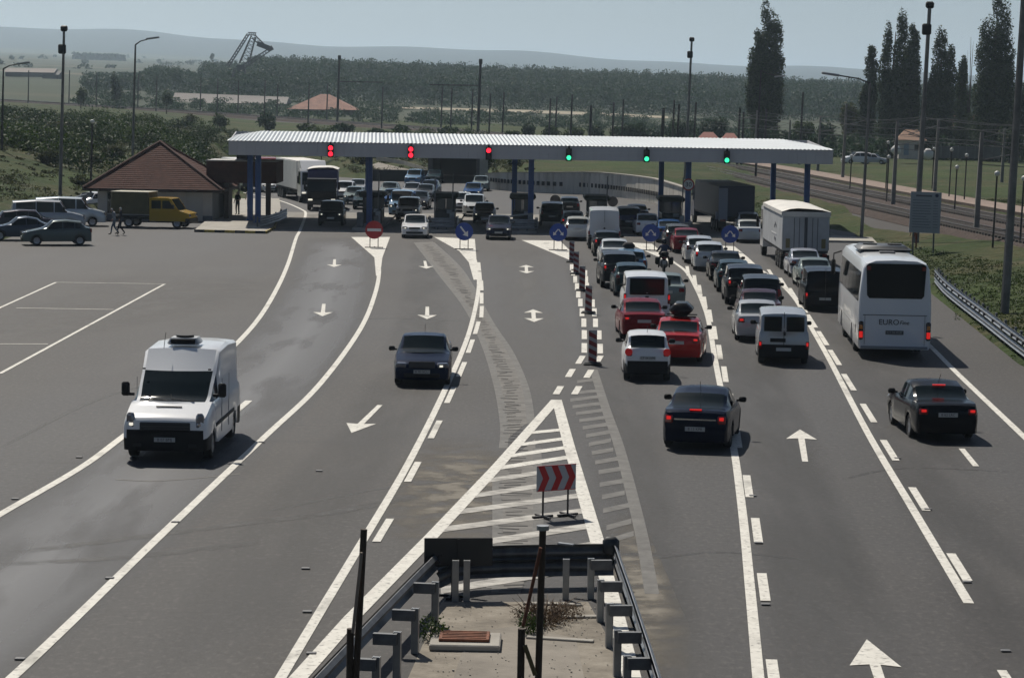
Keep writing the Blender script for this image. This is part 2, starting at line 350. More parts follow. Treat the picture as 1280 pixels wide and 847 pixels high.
def dustmat():
    M = mixmat('drifted_dust', [(.3, (.14, .126, .105)), (.7, (.23, .21, .178))], scale=1.4, rough=.95, bump=0); n = M.node_tree; b = n.nodes['Principled BSDF']
    t = n.nodes.new('ShaderNodeTexNoise'); t.inputs['Scale'].default_value = 1.3; t.inputs['Detail'].default_value = 6; g = n.nodes.new('ShaderNodeTexCoord'); n.links.new(g.outputs['Object'], t.inputs['Vector'])
    r = n.nodes.new('ShaderNodeMapRange'); r.inputs[1].default_value = .36; r.inputs[2].default_value = .62; r.inputs[4].default_value = 1; n.links.new(t.outputs['Fac'], r.inputs[0])
    mp = n.nodes.new('ShaderNodeMapping'); mp.vector_type = 'TEXTURE' if False else 'POINT'; mp.inputs['Location'].default_value = (-1, -1, 0); mp.inputs['Scale'].default_value = (2, 2, 0); n.links.new(g.outputs['Generated'], mp.inputs[0])
    gr = n.nodes.new('ShaderNodeTexGradient'); gr.gradient_type = 'SPHERICAL'; n.links.new(mp.outputs[0], gr.inputs[0]); mm = n.nodes.new('ShaderNodeMath'); mm.operation = 'MULTIPLY'; mm.use_clamp = True
    m2 = n.nodes.new('ShaderNodeMath'); m2.operation = 'MULTIPLY'; m2.inputs[1].default_value = 1.6; n.links.new(gr.outputs['Fac'], m2.inputs[0])
    n.links.new(r.outputs[0], mm.inputs[0]); n.links.new(m2.outputs[0], mm.inputs[1]); n.links.new(mm.outputs[0], b.inputs['Alpha']); return M
DUST = dustmat()
sheet('dust_patch', P2([(520, 545), (660, 545), (650, 700), (440, 700)]), .0032, DUST, label='pale dust drifted beside the gore')
sheet('dust_patch', P2([(740, 640), (800, 640), (900, 870), (770, 870)]), .0034, DUST, label='pale dust drifted right of the barrier')
# tyre darkened / sandy patches by the barrier
sheet('sand_verge', P2([(758, 692), (775, 700), (790, 740), (803, 775), (822, 800), (850, 860), (815, 860), (785, 760)]), .0042, DUST, label='sandy verge along the barrier')
BZ = [.0012]
def softband(name, pix, w, col, amt, label, nscale=.8, lo=.3, hi=.7, stretch=(1, .15, 1)):
    W = P2(pix); L = smooth_line(W); vs = []; fs = []; at_ = []; prof = [(-.5, 0), (-.3, .7), (0, 1), (.3, .7), (.5, 0)]
    for i, p in enumerate(L):
        d = (L[min(i+1, len(L)-1)]-L[max(i-1, 0)]).normalized(); nr = Vector((-d.y, d.x, 0)); e = min(1, i/4, (len(L)-1-i)/4) if len(L) > 8 else 1
        for o_, a in prof: q = p+nr*w*o_; vs.append((q.x, q.y, BZ[0])); at_.append(a*e)
    for i in range(len(L)-1):
        for k in range(4): fs.append((5*i+k, 5*i+5+k, 5*i+6+k, 5*i+1+k))
    BZ[0] += .0003; M = mixmat(name+'_mat', [(.3, tuple(c*.85 for c in col)), (.7, tuple(c*1.12 for c in col))], scale=9, rough=.62, bump=.1, bscale=30, dist=.005, spec=.5)
    n = M.node_tree; b = n.nodes['Principled BSDF']; a_ = n.nodes.new('ShaderNodeAttribute'); a_.attribute_name = 'soft'; g = n.nodes.new('ShaderNodeTexCoord'); mp = n.nodes.new('ShaderNodeMapping'); mp.inputs['Scale'].default_value = stretch
    t = n.nodes.new('ShaderNodeTexNoise'); t.inputs['Scale'].default_value = nscale; t.inputs['Detail'].default_value = 6; r = n.nodes.new('ShaderNodeMapRange'); r.inputs[1].default_value = lo; r.inputs[2].default_value = hi; r.inputs[4].default_value = amt; m_ = n.nodes.new('ShaderNodeMath'); m_.operation = 'MULTIPLY'
    n.links.new(g.outputs['Object'], mp.inputs[0]); n.links.new(mp.outputs[0], t.inputs['Vector']); n.links.new(t.outputs['Fac'], r.inputs[0]); n.links.new(r.outputs[0], m_.inputs[0]); n.links.new(a_.outputs['Fac'], m_.inputs[1]); n.links.new(m_.outputs[0], b.inputs['Alpha'])
    o = MB().add(vs, fs).build(name, M); at2 = o.data.attributes.new('soft', 'FLOAT', 'POINT'); at2.data.foreach_set('value', at_); return tag(o, label, kind='structure')
softband('worn_lane_surface', [(-200, 870), (-60, 780), (50, 700), (130, 640), (205, 580), (300, 500), (362, 440), (402, 380), (418, 330), (424, 296)], 4.6, (.062, .065, .074), .9, 'bluish worn asphalt of the left lane', lo=.15, hi=.5)
softband('oil_darkened_lane', [(250, 847), (360, 660), (470, 530), (520, 430), (535, 330), (532, 300)], 2.4, (.030, .028, .027), .5, 'oil darkened wheel path')
softband('oil_darkened_lane', [(810, 900), (790, 640), (772, 500), (745, 380), (725, 320)], 2.2, (.028, .026, .025), .5, 'oil darkened wheel path in the left queue lane')
softband('oil_darkened_lane', [(1075, 900), (1000, 640), (955, 500), (925, 420), (895, 350), (865, 310)], 2.4, (.026, .025, .024), .6, 'oil darkened wheel path in the middle queue lane')
softband('oil_darkened_lane', [(1330, 900), (1190, 640), (1110, 500), (1050, 400), (1000, 345), (960, 310)], 2.4, (.030, .028, .027), .5, 'oil darkened wheel path in the coach lane')
softband('dry_lane_dust', [(690, 480), (672, 420), (655, 350), (650, 310)], 3.0, (.10, .092, .082), .5, 'dusty unused lane surface')
softband('dry_lane_dust', [(-60, 420), (60, 400), (160, 380), (260, 345)], 9, (.058, .052, .047), .5, 'dry dusty parking surface', stretch=(1, .6, 1))
for pl in ([(330, 640), (480, 610), (600, 600)], [(800, 700), (900, 690), (1010, 700)], [(0, 560), (120, 500), (230, 470)], [(1050, 600), (1130, 585), (1270, 590)], [(420, 400), (500, 398), (580, 402)]):
    softband('sealed_crack', pl, .22, (.024, .023, .022), .6, 'dark sealed crack across the asphalt', nscale=3, lo=.35, hi=.5)
# ------------------------------------------------------------------ painted lines
LZ = .012
LN = 'painted_line'
ribbon(LN, [(-60, 680), (0, 643), (100, 585), (152, 547), (225, 491), (285, 440), (322, 400), (345, 363), (360, 330), (370, 298), (375, 288), (382, 268), (377, 262), (356, 253), (334, 247), (300, 240)], 0.204, WHITE, LZ, label='white line curving along the parking side')
ribbon(LN, [(-40, 892), (15, 847), (100, 767), (200, 670), (330, 547), (400, 480), (450, 412), (468, 370), (474, 340), (472, 318)], 0.190, WHITE, LZ, label='white line between the two left lanes')
ribbon(LN, [(345, 857), (400, 765), (450, 682), (510, 580), (555, 490), (585, 420), (597, 370), (598, 345), (594, 325)], 0.177, WHITE, LZ, label='white line left of the milled strip')
ribbon(LN, [(366, 855), (440, 772), (540, 670), (620, 585), (695, 500)], 0.286, WHITE, LZ, sm=False, label='broad white line on the left of the gore')
ribbon(LN, [(696, 500), (712, 560), (745, 672), (750, 690), (790, 847)], 0.286, WHITE, LZ+.002, sm=False, label='broad white line on the right of the gore')
ribbon(LN, [(833, 320), (841, 327), (858, 340), (871, 362), (880, 383), (886, 403), (894, 450), (904, 500), (917, 560), (928, 640), (938, 740), (950, 870)], 0.184, WHITE, LZ, label='white line between the queue lanes')
ribbon(LN, [(925, 315), (945, 333), (963, 345.5), (981, 360), (996, 377), (1009, 401), (1037, 450), (1084, 540), (1145, 643), (1211, 754)], 0.184, WHITE, LZ, label='white line left of the coach lane')
ribbon(LN, [(1100, 375), (1130, 402), (1165, 435), (1200, 470), (1280, 546), (1330, 595)], 0.190, WHITE, LZ, label='white edge line by the right guardrail')
for pl, lb in (([(0, 467), (206, 355)], 'right side'), ([(70, 353), (206, 355)], 'far side'), ([(-5, 387), (70, 353)], 'left side'), ([(20, 385), (142, 387)], 'middle'), ([(-5, 430), (60, 430)], 'near row')):
    ribbon(LN, pl, .13, WHITE, LZ, sm=False, label='thin white parking bay line, '+lb)
ribbon('painted_dash', [(292, 517), (311, 501)], 0.210, WHITE, LZ+.004, sm=False)
for cx, cy in ((859.7, 339), (868.6, 350.7), (874.8, 363.3), (880.9, 378.3), (887.5, 395), (893.3, 416.3), (899.4, 440.3), (906, 468), (914, 503), (922, 548), (935, 608), (946, 663), (954.5, 734), (967, 845)):
    s = (cy-120)*.028; sx = s*.14
    ribbon('painted_dash', [(cx-sx, cy-s), (cx+sx, cy+s)], 0.180, WHITE, LZ+.004, sm=False)
for cx, cy in ((964.5, 343.5), (979.3, 354.4), (991.4, 367.5), (1003, 383.5), (1014.6, 401.5), (1028.4, 423), (1043.3, 447), (1061, 478), (1085.5, 516.5), (1112, 563), (1149, 624), (1199, 709)):
    s = (cy-120)*.029; sx = s*.62
    ribbon('painted_dash', [(cx-sx, cy-s), (cx+sx, cy+s)], 0.180, WHITE, LZ+.004, sm=False)
for a, b in (((1202, 561), (1220, 583)), ((1252, 838), (1266, 860))): ribbon('painted_dash', [a, b], 0.150, WHITE, LZ+.004, sm=False)
for cx, cy in ((599, 334), (600, 345), (602, 357), (602, 373), (602, 390), (596, 410), (588, 433), (577, 462), (563, 494), (544, 537), (516, 590), (479, 663)):
    s = (cy-150)*.026+1; dx = pw(cy, [(334, -.1), (373, 0), (390, .05), (410, .3), (462, .42), (537, .5), (663, .6)])*s
    ribbon('painted_dash', [(cx+dx, cy-s), (cx-dx, cy+s)], 0.165, WHITE, LZ+.004, sm=False)
z5 = lambda a, b: (640+a/5.29, 290+b/5.29)
for a, b in ((395, 235), (403, 268), (418, 315), (430, 363), (438, 412), (452, 468), (463, 532), (475, 601), (478, 680), (478, 768), (485, 275), (490, 315), (496, 360), (515, 412), (533, 472), (545, 532), (552, 602), (575, 682), (583, 773)):
    x, yy = z5(a, b); s = (yy-200)*.022+.8
    ribbon('painted_dash', [(x, yy-s), (x, yy+s)], 0.195, WHITE, LZ+.004, sm=False)
for x, yy in ((725.5, 450), (748, 450), (713, 466.5), (736, 467.5), (698, 488), (721, 488)):
    ribbon('painted_dash', [(x+3, yy-5), (x-3, yy+5)], 0.203, WHITE, LZ+.004, sm=False)
HATW = mixmat('worn_hatch_paint', [(.35, (.20, .19, .175)), (.6, (.50, .48, .44))], scale=1.6, rough=.8, bump=.1, dist=.005, stretch=(1, 2, 1))
def hatch(a, b, h, z, m, label):
    q = [at(a[0], a[1]-h), at(b[0], b[1]-h), at(b[0], b[1]+h), at(a[0], a[1]+h)]; sheet('painted_hatch', [(p.x, p.y) for p in q], z, m, label=label)
L4 = lambda yy: pw(yy, [(500, 695), (585, 620), (670, 540), (772, 440)]); L5 = lambda yy: pw(yy, [(500, 696), (560, 712), (672, 745), (690, 750), (847, 790)])
for a, b, w_ in ((541, 537, .5), (556, 548, .5), (570, 559, .5), (585, 571, .5), (601, 584, .5), (620, 600, .48), (640, 619, .48), (662, 638, .46), (686, 657, .46), (712, 680, .44), (738, 706, .44)):
    pts = [(max(L4(a), 548 if a > 680 else 0)+3, a), ((L4(a)+L5(b))/2, (a+b)/2-1), (L5(b)-2, b)]
    hatch(pts[0], pts[-1], 1.7+(a-540)*.013, LZ-.002, WHITE if a < 600 else HATW, 'worn white hatch stripe inside the gore')
ribbon(LN, [(742, 462), (757, 510), (775, 562), (800, 660), (815, 742)], .26, FADED, .008, label='faded grey line of the removed gore')
for a in ((640, 130, 740, 118), (625, 180, 740, 170), (610, 212, 745, 195), (620, 242, 755, 225), (635, 272, 765, 255), (650, 303, 770, 287), (665, 335, 775, 318), (680, 370, 785, 352), (692, 408, 790, 388), (705, 445, 800, 430), (720, 487, 820, 470), (735, 530, 830, 515), (740, 585, 845, 568), (750, 640, 850, 620), (755, 700, 870, 675), (770, 775, 880, 745), (790, 830, 890, 800)):
    hatch((540+a[0]/3.53, 440+a[1]/3.53), (540+a[2]/3.53, 440+a[3]/3.53), 1.5+a[1]*.0022, .0065, FADED, 'faded hatch stripe of the removed gore')
HW = WHITE
for k, poly in enumerate(([(439, 296.5), (487.6, 296.5), (478, 322), (475, 345), (470, 345), (468, 322)], [(542.6, 296.5), (593.6, 299), (596, 330), (599, 350), (592, 350), (586, 328), (574, 314)], [(652, 300.4), (700, 301), (712, 313), (714, 326)], [(782, 303), (815, 305), (836, 322), (845, 330), (836, 330), (822, 321)], [(890, 307), (918, 308), (935, 322), (948, 334), (942, 335), (926, 322)])):
    sheet('painted_island_nose', P2(poly), LZ+.003, HW, label='solid white painted nose in front of a toll island')
def arrow(px, py, size, dirn, double=False, L=3.2):
    c = at(px, py); ang = dirn
    d = Vector((math.sin(ang), math.cos(ang), 0)); s = Vector((d.y, -d.x, 0))
    W = .40*size; hl = 1.9; sh = .085*size
    if double: poly = [(0, L/2), (W, L/2-1.7), (sh, L/2-1.6), (sh, -L/2+1.6), (W, -L/2+1.7), (0, -L/2), (-W, -L/2+1.7), (-sh, -L/2+1.6), (-sh, L/2-1.6), (-W, L/2-1.7)]
    else: poly = [(0, L/2), (W, L/2-hl), (sh, L/2-hl+.12), (sh*.85, -L/2), (-sh*.85, -L/2), (-sh, L/2-hl+.12), (-W, L/2-hl)]
    v = [c+s*a+d*b for a, b in poly]
    sheet('painted_arrow', [(p.x, p.y) for p in v], LZ, WHITE, label='white lane arrow painted on the asphalt')
arrow(1003, 556, 1.0, R(5.5), L=5.9); arrow(1101, 853, 1.0, R(4.2), L=5.9)
arrow(458, 523, 1.0, R(184), L=5.9); arrow(534, 391, 1.0, R(178), L=5.9); arrow(404, 387.5, 1.0, R(176), L=5.9); arrow(418, 329, 1.0, R(176), L=6.2); arrow(532, 331, 1.0, R(177), L=6.2)
arrow(667, 394.5, 1.0, 0, True, L=5.9); arrow(658, 336.5, 1.0, 0, True, L=6.4)
# road studs
studme = MB().box((0, 0, .01), (.16, .12, .02), bev=.008).mesh('stud', mat('stud_grey', (.11, .11, .115), .6))
for k, (x, y) in enumerate(((19, 624), (99, 572), (219, 653), (137, 723), (25, 824), (382, 661+50), (384, 765), (389, 817), (327, 553), (1257, 814), (1209, 728), (1160, 637), (1122, 573), (941, 620), (948, 679), (957, 756), (399, 589))):
    p = at(x, y); o = link('road_stud', studme, None, (p.x, p.y, .012)); tag(o, 'small grey road stud set beside a white line', 'road stud', 'road studs')
# tyre marks
TM = mat('tyre_mark', (.036, .033, .032), .8, var=.3, vscale=2)
for pl in ([(20, 690), (120, 678), (300, 655), (420, 640), (530, 618)], [(0, 705), (160, 696), (340, 676)]):
    softband('tyre_mark', pl, .5, (.024, .022, .021), .75, 'soft dark tyre mark curving over the left lanes', nscale=2, lo=.3, hi=.6, stretch=(1, 1, 1))
ribbon('paint_scuff', [(145, 599), (190, 601), (240, 598), (300, 592)], .10, FADED, .0062, label='pale scuff on the asphalt below the white van')
# ------------------------------------------------------------------ vehicles: lofted bodies
def car_mesh(S):
    L, W, H = S['L'], S['W']/2, S['H']; fw, rw, r = S['fw'], S['rw'], S['r']
    Ra = r+.06; sill = S.get('sill', .24)
    cowl, rf, rr_, bg = S['cowl'], S['rf'], S['rr'], S['bg']    # cowl, roof front, roof rear, foot of the rear glass
    hp = S['hp']                                                # belt/hood/deck height profile
    plan = S.get('plan', [(0, .80), (.06, .90), (.2, .955), (.7, .99), (1.4, 1.0), (L-1.2, 1.0), (L-.5, .975), (L-.12, .92), (L, .84)])
    ws = S['win']
    ysn = {0, .03, .12, .3, L, L-.03, L-.12, L-.3, cowl, rf, rr_, bg, (cowl+rf)/2, rf+.5, (rf+rr_)/2, rr_-.35}
    if 'kink' in S: ysn.add(S['kink'][0])
    for a, b in ws: ysn |= {a, b}
    for c in (fw, rw):
        for k in (-1.02, -1, -.8, -.45, 0, .45, .8, 1, 1.02): ysn.add(c+Ra*k)
    for p in hp: ysn.add(p[0])
    ysn = sorted(v for v in ysn if 0 <= v <= L); yy = [ysn[0]]
    for v in ysn[1:]:
        if v-yy[-1] > .012: yy.append(v)
    def za(y):
        for c in (fw, rw):
            d = abs(y-c)
            if d <= Ra+.001: return r+math.sqrt(max(0, Ra*Ra-d*d))*.98
        return sill
    V = []
    fx = S.get('tumble', .74)
    for y in yy:
        w = W*pw(y, plan); zh = pw(y, hp); zf = sill-.02 if y not in (0, L) else sill+.05
        zr = pw(y, [(cowl, zh)]+([S['kink']] if 'kink' in S else [])+[(rf, H-.03), ((rf+rr_)/2, H), (rr_, H-.045), (bg, pw(bg, hp))]) if cowl < y < bg else zh
        t = 0 if not (cowl < y < bg) else max(0, min(1, (zr-zh)/max(.05, H-pw((rf+rr_)/2, hp))))
        a = za(y); zs = zh-.07 if t == 0 and not S.get('flat') else zh-.035
        zs = max(zs, a+.05)
        lw = lambda u, v: u+(v-u)*t
        crown = .035
        mid = max(a+.02, sill+(zs-sill)*.45)
        e = min(y, L-y); bul = min(1, .7+e*3)
        pts = [(0, zf), (w-.30, zf), (w-.28, max(a, zf+.01)), (w-.012, a), (w*1.0, max(a+.015, mid)), (w-.004, max(a+.03, sill+(zs-sill)*.8)), (w-.035, zs),
               (lw(w*.93, w-.075), zh+.012), (lw(w*.84, W*fx+.03), lw(zh+crown*.5, zr-.085)), (lw(w*.76, W*fx-.04), lw(zh+crown*.7, zr-.02)), (lw(w*.4, W*fx*.5), lw(zh+crown, zr+.012)), (0, lw(zh+crown*1.15, zr+.02))]
        bow = 0
        if abs(y-cowl) < .01 or (cowl < y <= rf+.001): bow = -.13*(1 if y <= cowl+.01 else (.8 if y < rf-.01 else .5))
        if (rr_-.001 <= y < bg) or abs(y-bg) < .01: bow = .09*(.5 if y <= rr_+.01 else 1)
        if y <= .31: bow = 0
        row = []
        for k, (x, z) in enumerate(pts):
            dy = 0
            if k >= 9 and bow: dy = bow*(1-(x/max(.1, pts[9][0]))**2)
            nose = 0
            if y < .03: nose = 0
            row.append((x, y+dy, z))
        V.append(row)
    n = len(V[0]); verts = []
    for row in V: verts += row
    base2 = len(verts)
    for row in V: verts += [(-x, y, z) for x, y, z in row]
    groups = {'body': [], 'windscreen': [], 'rear_window': [], 'side_window': [], 'bumper': [], 'side_panel': []}
    blk = S.get('black_bumper', False)
    for i in range(len(yy)-1):
        ym = (yy[i]+yy[i+1])/2
        for k in range(n-1):
            g = 'body'
            if k == 7 and any(a-.001 <= ym <= b+.001 for a, b in ws): g = 'side_window'
            if k >= 9 and cowl < ym < rf: g = 'windscreen'
            if k >= 9 and rr_ < ym < bg and not S.get('panelrear'): g = 'rear_window'
            if blk and k in (0, 1, 2, 3) and (ym < fw-Ra or ym > rw+Ra): g = 'bumper'
            a = (i*n+k, i*n+k+1, (i+1)*n+k+1, (i+1)*n+k)
            groups[g].append(a)
            groups[g].append(tuple(base2+q for q in a[::-1]))
    m0 = [k for k in range(n)]; fr = m0+[base2+k for k in reversed(m0)]
    # caps: split low part / high part
    for off, rev in ((0, False), ((len(yy)-1)*n, True)):
        for k in range(n-1):
            q = (off+k, base2+off+k, base2+off+k+1, off+k+1)
            g = 'bumper' if (blk and k <= 4) else 'body'
            groups[g].append(q if not rev else q[::-1])
    out = {}
    for g, fs in groups.items():
        if not fs: continue
        if g in ('side_window', 'bumper'):
            buckets = {}
            for f in fs:
                cx = sum(verts[q][0] for q in f)/len(f); cy = sum(verts[q][1] for q in f)/len(f)
                if g == 'bumper': key = cy > L/2
                else: key = (cx > 0, next((i for i, (a, b) in enumerate(ws) if a-.15 <= cy <= b+.15), 0))
                buckets.setdefault(key, []).append(f)
            out[g] = []
            for fl in buckets.values():
                used = sorted({q for f in fl for q in f}); mp = {q: i for i, q in enumerate(used)}
                mb = MB(); mb.v = [(verts[q][0], L/2-verts[q][1], verts[q][2]) for q in used]; mb.f = [tuple(mp[q] for q in f) for f in fl]; out[g].append(mb)
            continue
        used = sorted({q for f in fs for q in f}); mp = {q: i for i, q in enumerate(used)}
        mb = MB(); mb.v = [(verts[q][0], L/2-verts[q][1], verts[q][2]) for q in used]; mb.f = [tuple(mp[q] for q in f) for f in fs]
        out[g] = mb
    # centre and drop the degenerate pairs
    return out
def fixme(mb, name, m, smooth=38):
    me = mb.mesh(name, m); bm = bmesh.new(); bm.from_mesh(me); bmesh.ops.remove_doubles(bm, verts=bm.verts, dist=.0015)
    bmesh.ops.recalc_face_normals(bm, faces=bm.faces); bm.to_mesh(me); bm.free()
    me.polygons.foreach_set('use_smooth', [True]*len(me.polygons)); me.update(); me.set_sharp_from_angle(angle=R(smooth)); return me
def wheel_meshes(r, w=.2):
    t = MB(); prof = [(.62*r, -w*.42), (.9*r, -w*.5), (r, -w*.36), (r, w*.36), (.9*r, w*.5), (.62*r, w*.42)]; n = 20; vs = []; fs = []
    for k in range(n):
        a = 2*math.pi*k/n
        for (q, x) in prof: vs.append((x, q*math.cos(a), q*math.sin(a)))
    for k in range(n):
        for j in range(5): fs.append((k*6+j, ((k+1) % n)*6+j, ((k+1) % n)*6+j+1, k*6+j+1))
    t.add(vs, fs)
    rm = MB(); vs = []; fs = []
    for sgn in (-1, 1):
        b = len(vs); x = sgn*w*.40; vs.append((x*.8, 0, 0))
        for k in range(20):
            a = 2*math.pi*k/20; q = .63*r; vs.append((x, q*math.cos(a), q*math.sin(a)))
        for k in range(20):
            a = 2*math.pi*k/20; vs.append((x*(.62 if (k//2) % 2 else .95), .42*r*math.cos(a), .42*r*math.sin(a)))
        for k in range(20):
            k2 = (k+1) % 20; fs += [(b+1+k, b+1+k2, b+21+k2, b+21+k), (b, b+21+k, b+21+k2)]
    rm.add(vs, fs)
    return t.mesh('tyre', RUBBER, 40), rm.mesh('rim', RIM, 30)
SPEC = {
 'sedan': dict(L=4.45, W=1.74, H=1.42, fw=.86, rw=3.46, r=.31, cowl=1.22, rf=1.98, rr=3.05, bg=3.78, hp=[(0, .58), (.08, .67), (.35, .76), (1.22, .90), (3.78, .99), (4.25, .98), (4.40, .93), (4.45, .78)], win=[(1.55, 2.40), (2.46, 3.08), (3.11, 3.45)], tl=(.80, .30, .20), hl=(.66, .34, .15)),
 'liftback': dict(L=4.45, W=1.76, H=1.42, fw=.86, rw=3.48, r=.32, cowl=1.22, rf=1.98, rr=3.15, bg=4.06, hp=[(0, .58), (.08, .67), (.35, .76), (1.22, .90), (4.06, 1.0), (4.30, .99), (4.42, .94), (4.45, .80)], win=[(1.55, 2.40), (2.46, 3.12), (3.15, 3.5)], tl=(.80, .26, .26), hl=(.66, .34, .15)),
 'hatch': dict(L=3.95, W=1.68, H=1.46, fw=.78, rw=3.26, r=.30, cowl=1.05, rf=1.75, rr=3.35, bg=3.82, hp=[(0, .60), (.08, .70), (.35, .80), (1.05, .94), (3.82, 1.0), (3.9, .96), (3.95, .80)], win=[(1.40, 2.25), (2.31, 2.95), (3.0, 3.3)], tl=(.86, .20, .30), hl=(.70, .30, .17)),
 'small': dict(L=3.50, W=1.52, H=1.50, fw=.68, rw=2.98, r=.28, cowl=.92, rf=1.60, rr=3.05, bg=3.38, hp=[(0, .62), (.08, .72), (.3, .84), (.92, .98), (3.38, 1.02), (3.46, .98), (3.50, .82)], win=[(1.22, 2.0), (2.06, 2.7), (2.76, 3.0)], tl=(.88, .22, .22), hl=(.74, .26, .2), black_bumper=True),
 'wagon': dict(L=4.45, W=1.74, H=1.47, fw=.86, rw=3.46, r=.31, cowl=1.20, rf=1.95, rr=3.95, bg=4.33, hp=[(0, .58), (.08, .67), (.35, .77), (1.20, .92), (4.33, 1.0), (4.40, .96), (4.45, .80)], win=[(1.52, 2.38), (2.44, 3.10), (3.16, 3.9)], tl=(.90, .18, .34), hl=(.68, .34, .15)),
 'suv': dict(L=4.30, W=1.80, H=1.70, fw=.84, rw=3.40, r=.36, cowl=1.20, rf=1.78, rr=3.85, bg=4.16, hp=[(0, .76), (.06, .88), (.3, .98), (1.20, 1.08), (4.16, 1.14), (4.24, 1.1), (4.30, .95)], win=[(1.50, 2.30), (2.36, 3.05), (3.11, 3.8)], sill=.34, tl=(.98, .17, .34), hl=(.84, .32, .18), black_bumper=True, tumble=.80),
 'mpv': dict(L=4.35, W=1.78, H=1.64, fw=.84, rw=3.44, r=.31, cowl=.98, rf=1.75, rr=3.95, bg=4.25, hp=[(0, .64), (.08, .76), (.35, .90), (.98, 1.04), (4.25, 1.06), (4.31, 1.0), (4.35, .86)], win=[(1.30, 2.25), (2.31, 3.05), (3.11, 3.9)], tl=(.98, .17, .40), hl=(.76, .32, .18), tumble=.78),
 'smallvan': dict(L=4.12, W=1.72, H=1.80, fw=.80, rw=3.46, r=.30, cowl=1.0, rf=1.62, rr=3.98, bg=4.06, hp=[(0, .66), (.08, .78), (.35, .92), (1.0, 1.08), (4.06, 1.14), (4.10, 1.0), (4.12, .86)], win=[(1.32, 2.15)], tl=(.66, .15, .34), hl=(.78, .3, .18), tumble=.86, black_bumper=True, panelrear=True,
   plan=[(0, .80), (.06, .90), (.2, .955), (.7, .99), (1.4, 1.0), (3.9, 1.0), (4.06, .985), (4.12, .97)]),
 'van': dict(L=5.3, W=1.95, H=2.45, fw=.95, rw=4.25, r=.33, cowl=.98, rf=1.70, rr=5.18, bg=5.26, hp=[(0, .70), (.06, .86), (.3, 1.02), (.98, 1.22), (5.26, 1.30), (5.28, 1.1), (5.3, .9)], win=[(1.15, 2.0)], tl=(.95, .14, .40), hl=(.84, .28, .30), tumble=.86, black_bumper=True, sill=.30, panelrear=True,
   plan=[(0, .84), (.06, .92), (.2, .965), (.7, 1.0), (5.1, 1.0), (5.26, .985), (5.3, .97)]),
 'minibus': dict(L=4.75, W=1.88, H=1.93, fw=.90, rw=3.95, r=.32, cowl=.95, rf=1.62, rr=4.60, bg=4.70, hp=[(0, .70), (.06, .84), (.3, .98), (.95, 1.14), (4.70, 1.16), (4.73, 1.05), (4.75, .9)], win=[(1.15, 1.95), (2.02, 3.1), (3.16, 4.4)], tl=(.98, .14, .5), hl=(.82, .28, .26), tumble=.85, sill=.28, panelrear=True,
   plan=[(0, .82), (.06, .92), (.2, .965), (.7, 1.0), (4.55, 1.0), (4.70, .985), (4.75, .97)]),
}
PROTO = {}
def car_proto(kind):
    if kind in PROTO: return PROTO[kind]
    S = SPEC[kind]; G = car_mesh(S); L, W = S['L'], S['W']; out = {}
    dummy = paint('white', (.72, .72, .72), .1)
    for g, mb in G.items():
        m = {'body': dummy, 'bumper': BLACK}.get(g, GLASS)
        out[g] = [fixme(q, g, m) for q in mb] if isinstance(mb, list) else fixme(mb, g, m)
    r = S['r']; ty, rm = wheel_meshes(r, .20)
    out['tyre'], out['rim'] = ty, rm
    zc, hw, hh = S['tl']
    wr = W/2*pw(L-.03, S.get('plan', [(L-.12, .92), (L, .84)]))
    # rear lamps wrap the corner
    out['tail_light'] = [MB().box((s*(wr-hw*.42+.012), -L/2+.055, zc), (hw*.80, .16, hh*.82), bev=.03, rz=s*R(5)).mesh('tail_light', TAIL, 40) for s in (-1, 1)]
    out['tlp'] = [MB().box((s*(wr-hw*.42+.012), -L/2-.022, zc+hh*.12), (hw*.46, .03, hh*.36), bev=.012).mesh('lit_lamp', BRAKE, 40) for s in (-1, 1)]
    zc, hw, hh = S['hl']
    out['hlp'] = [MB().box((s*(W/2*.90-hw*.62+.005), L/2+.004, zc-hh*.05), (hw*.36, .03, hh*.5), bev=.012, rz=-s*R(16)).mesh('lit_reflector', LAMPON, 40) for s in (-1, 1)]
    out['headlight'] = [MB().box((s*(W/2*.90-hw/2+.005), L/2-.085, zc), (hw, .17, hh), bev=.035, rz=-s*R(16), rx=R(-8)).mesh('headlight', LAMP, 40) for s in (-1, 1)]
    zp = S['hl'][0]-.02
    out['grille'] = MB().box((0, L/2+.004, zp), (W*.40, .03, S['hl'][2]*.85), bev=.012).mesh('grille', BLACK, 40)
    out['intake'] = MB().box((0, L/2+.002, .36+S.get('sill', .24)-.24), (W*.62, .03, .13), bev=.012).mesh('air_intake', BLACK, 40)
    out['plate_f'] = MB().box((0, L/2+.022, .47+S.get('sill', .24)-.24), (.5, .018, .11)).mesh('number_plate', PLATE)
    zr = {'sedan': .72, 'liftback': .56}.get(kind, S['tl'][0]-.14)
    if kind in ('suv', 'mpv', 'minibus'): zr = .72
    out['plate_r'] = MB().box((0, -L/2-.012, zr), (.5, .018, .11)).mesh('number_plate', PLATE)
    out['mirror'] = []
    for s in (-1, 1):
        mh = pw(S['cowl']+.35, S['hp'])+.10; vanny = kind in ('van', 'minibus')
        mb = MB().box((s*(W/2+.10), L/2-S['cowl']-.42, mh+(.16 if vanny else 0)), (.17 if vanny else .2, .10, .30 if vanny else .14), bev=.035)
        mb.box((s*(W/2-.0), L/2-S['cowl']-.40, mh-.03+(.06 if vanny else 0)), (.12, .06, .05))
        out['mirror'].append(mb.mesh('mirror', BLACK, 40))
    PROTO[kind] = out; return out
def dir_rz(dx, dy): return math.atan2(-dx, dy)
VEH = []
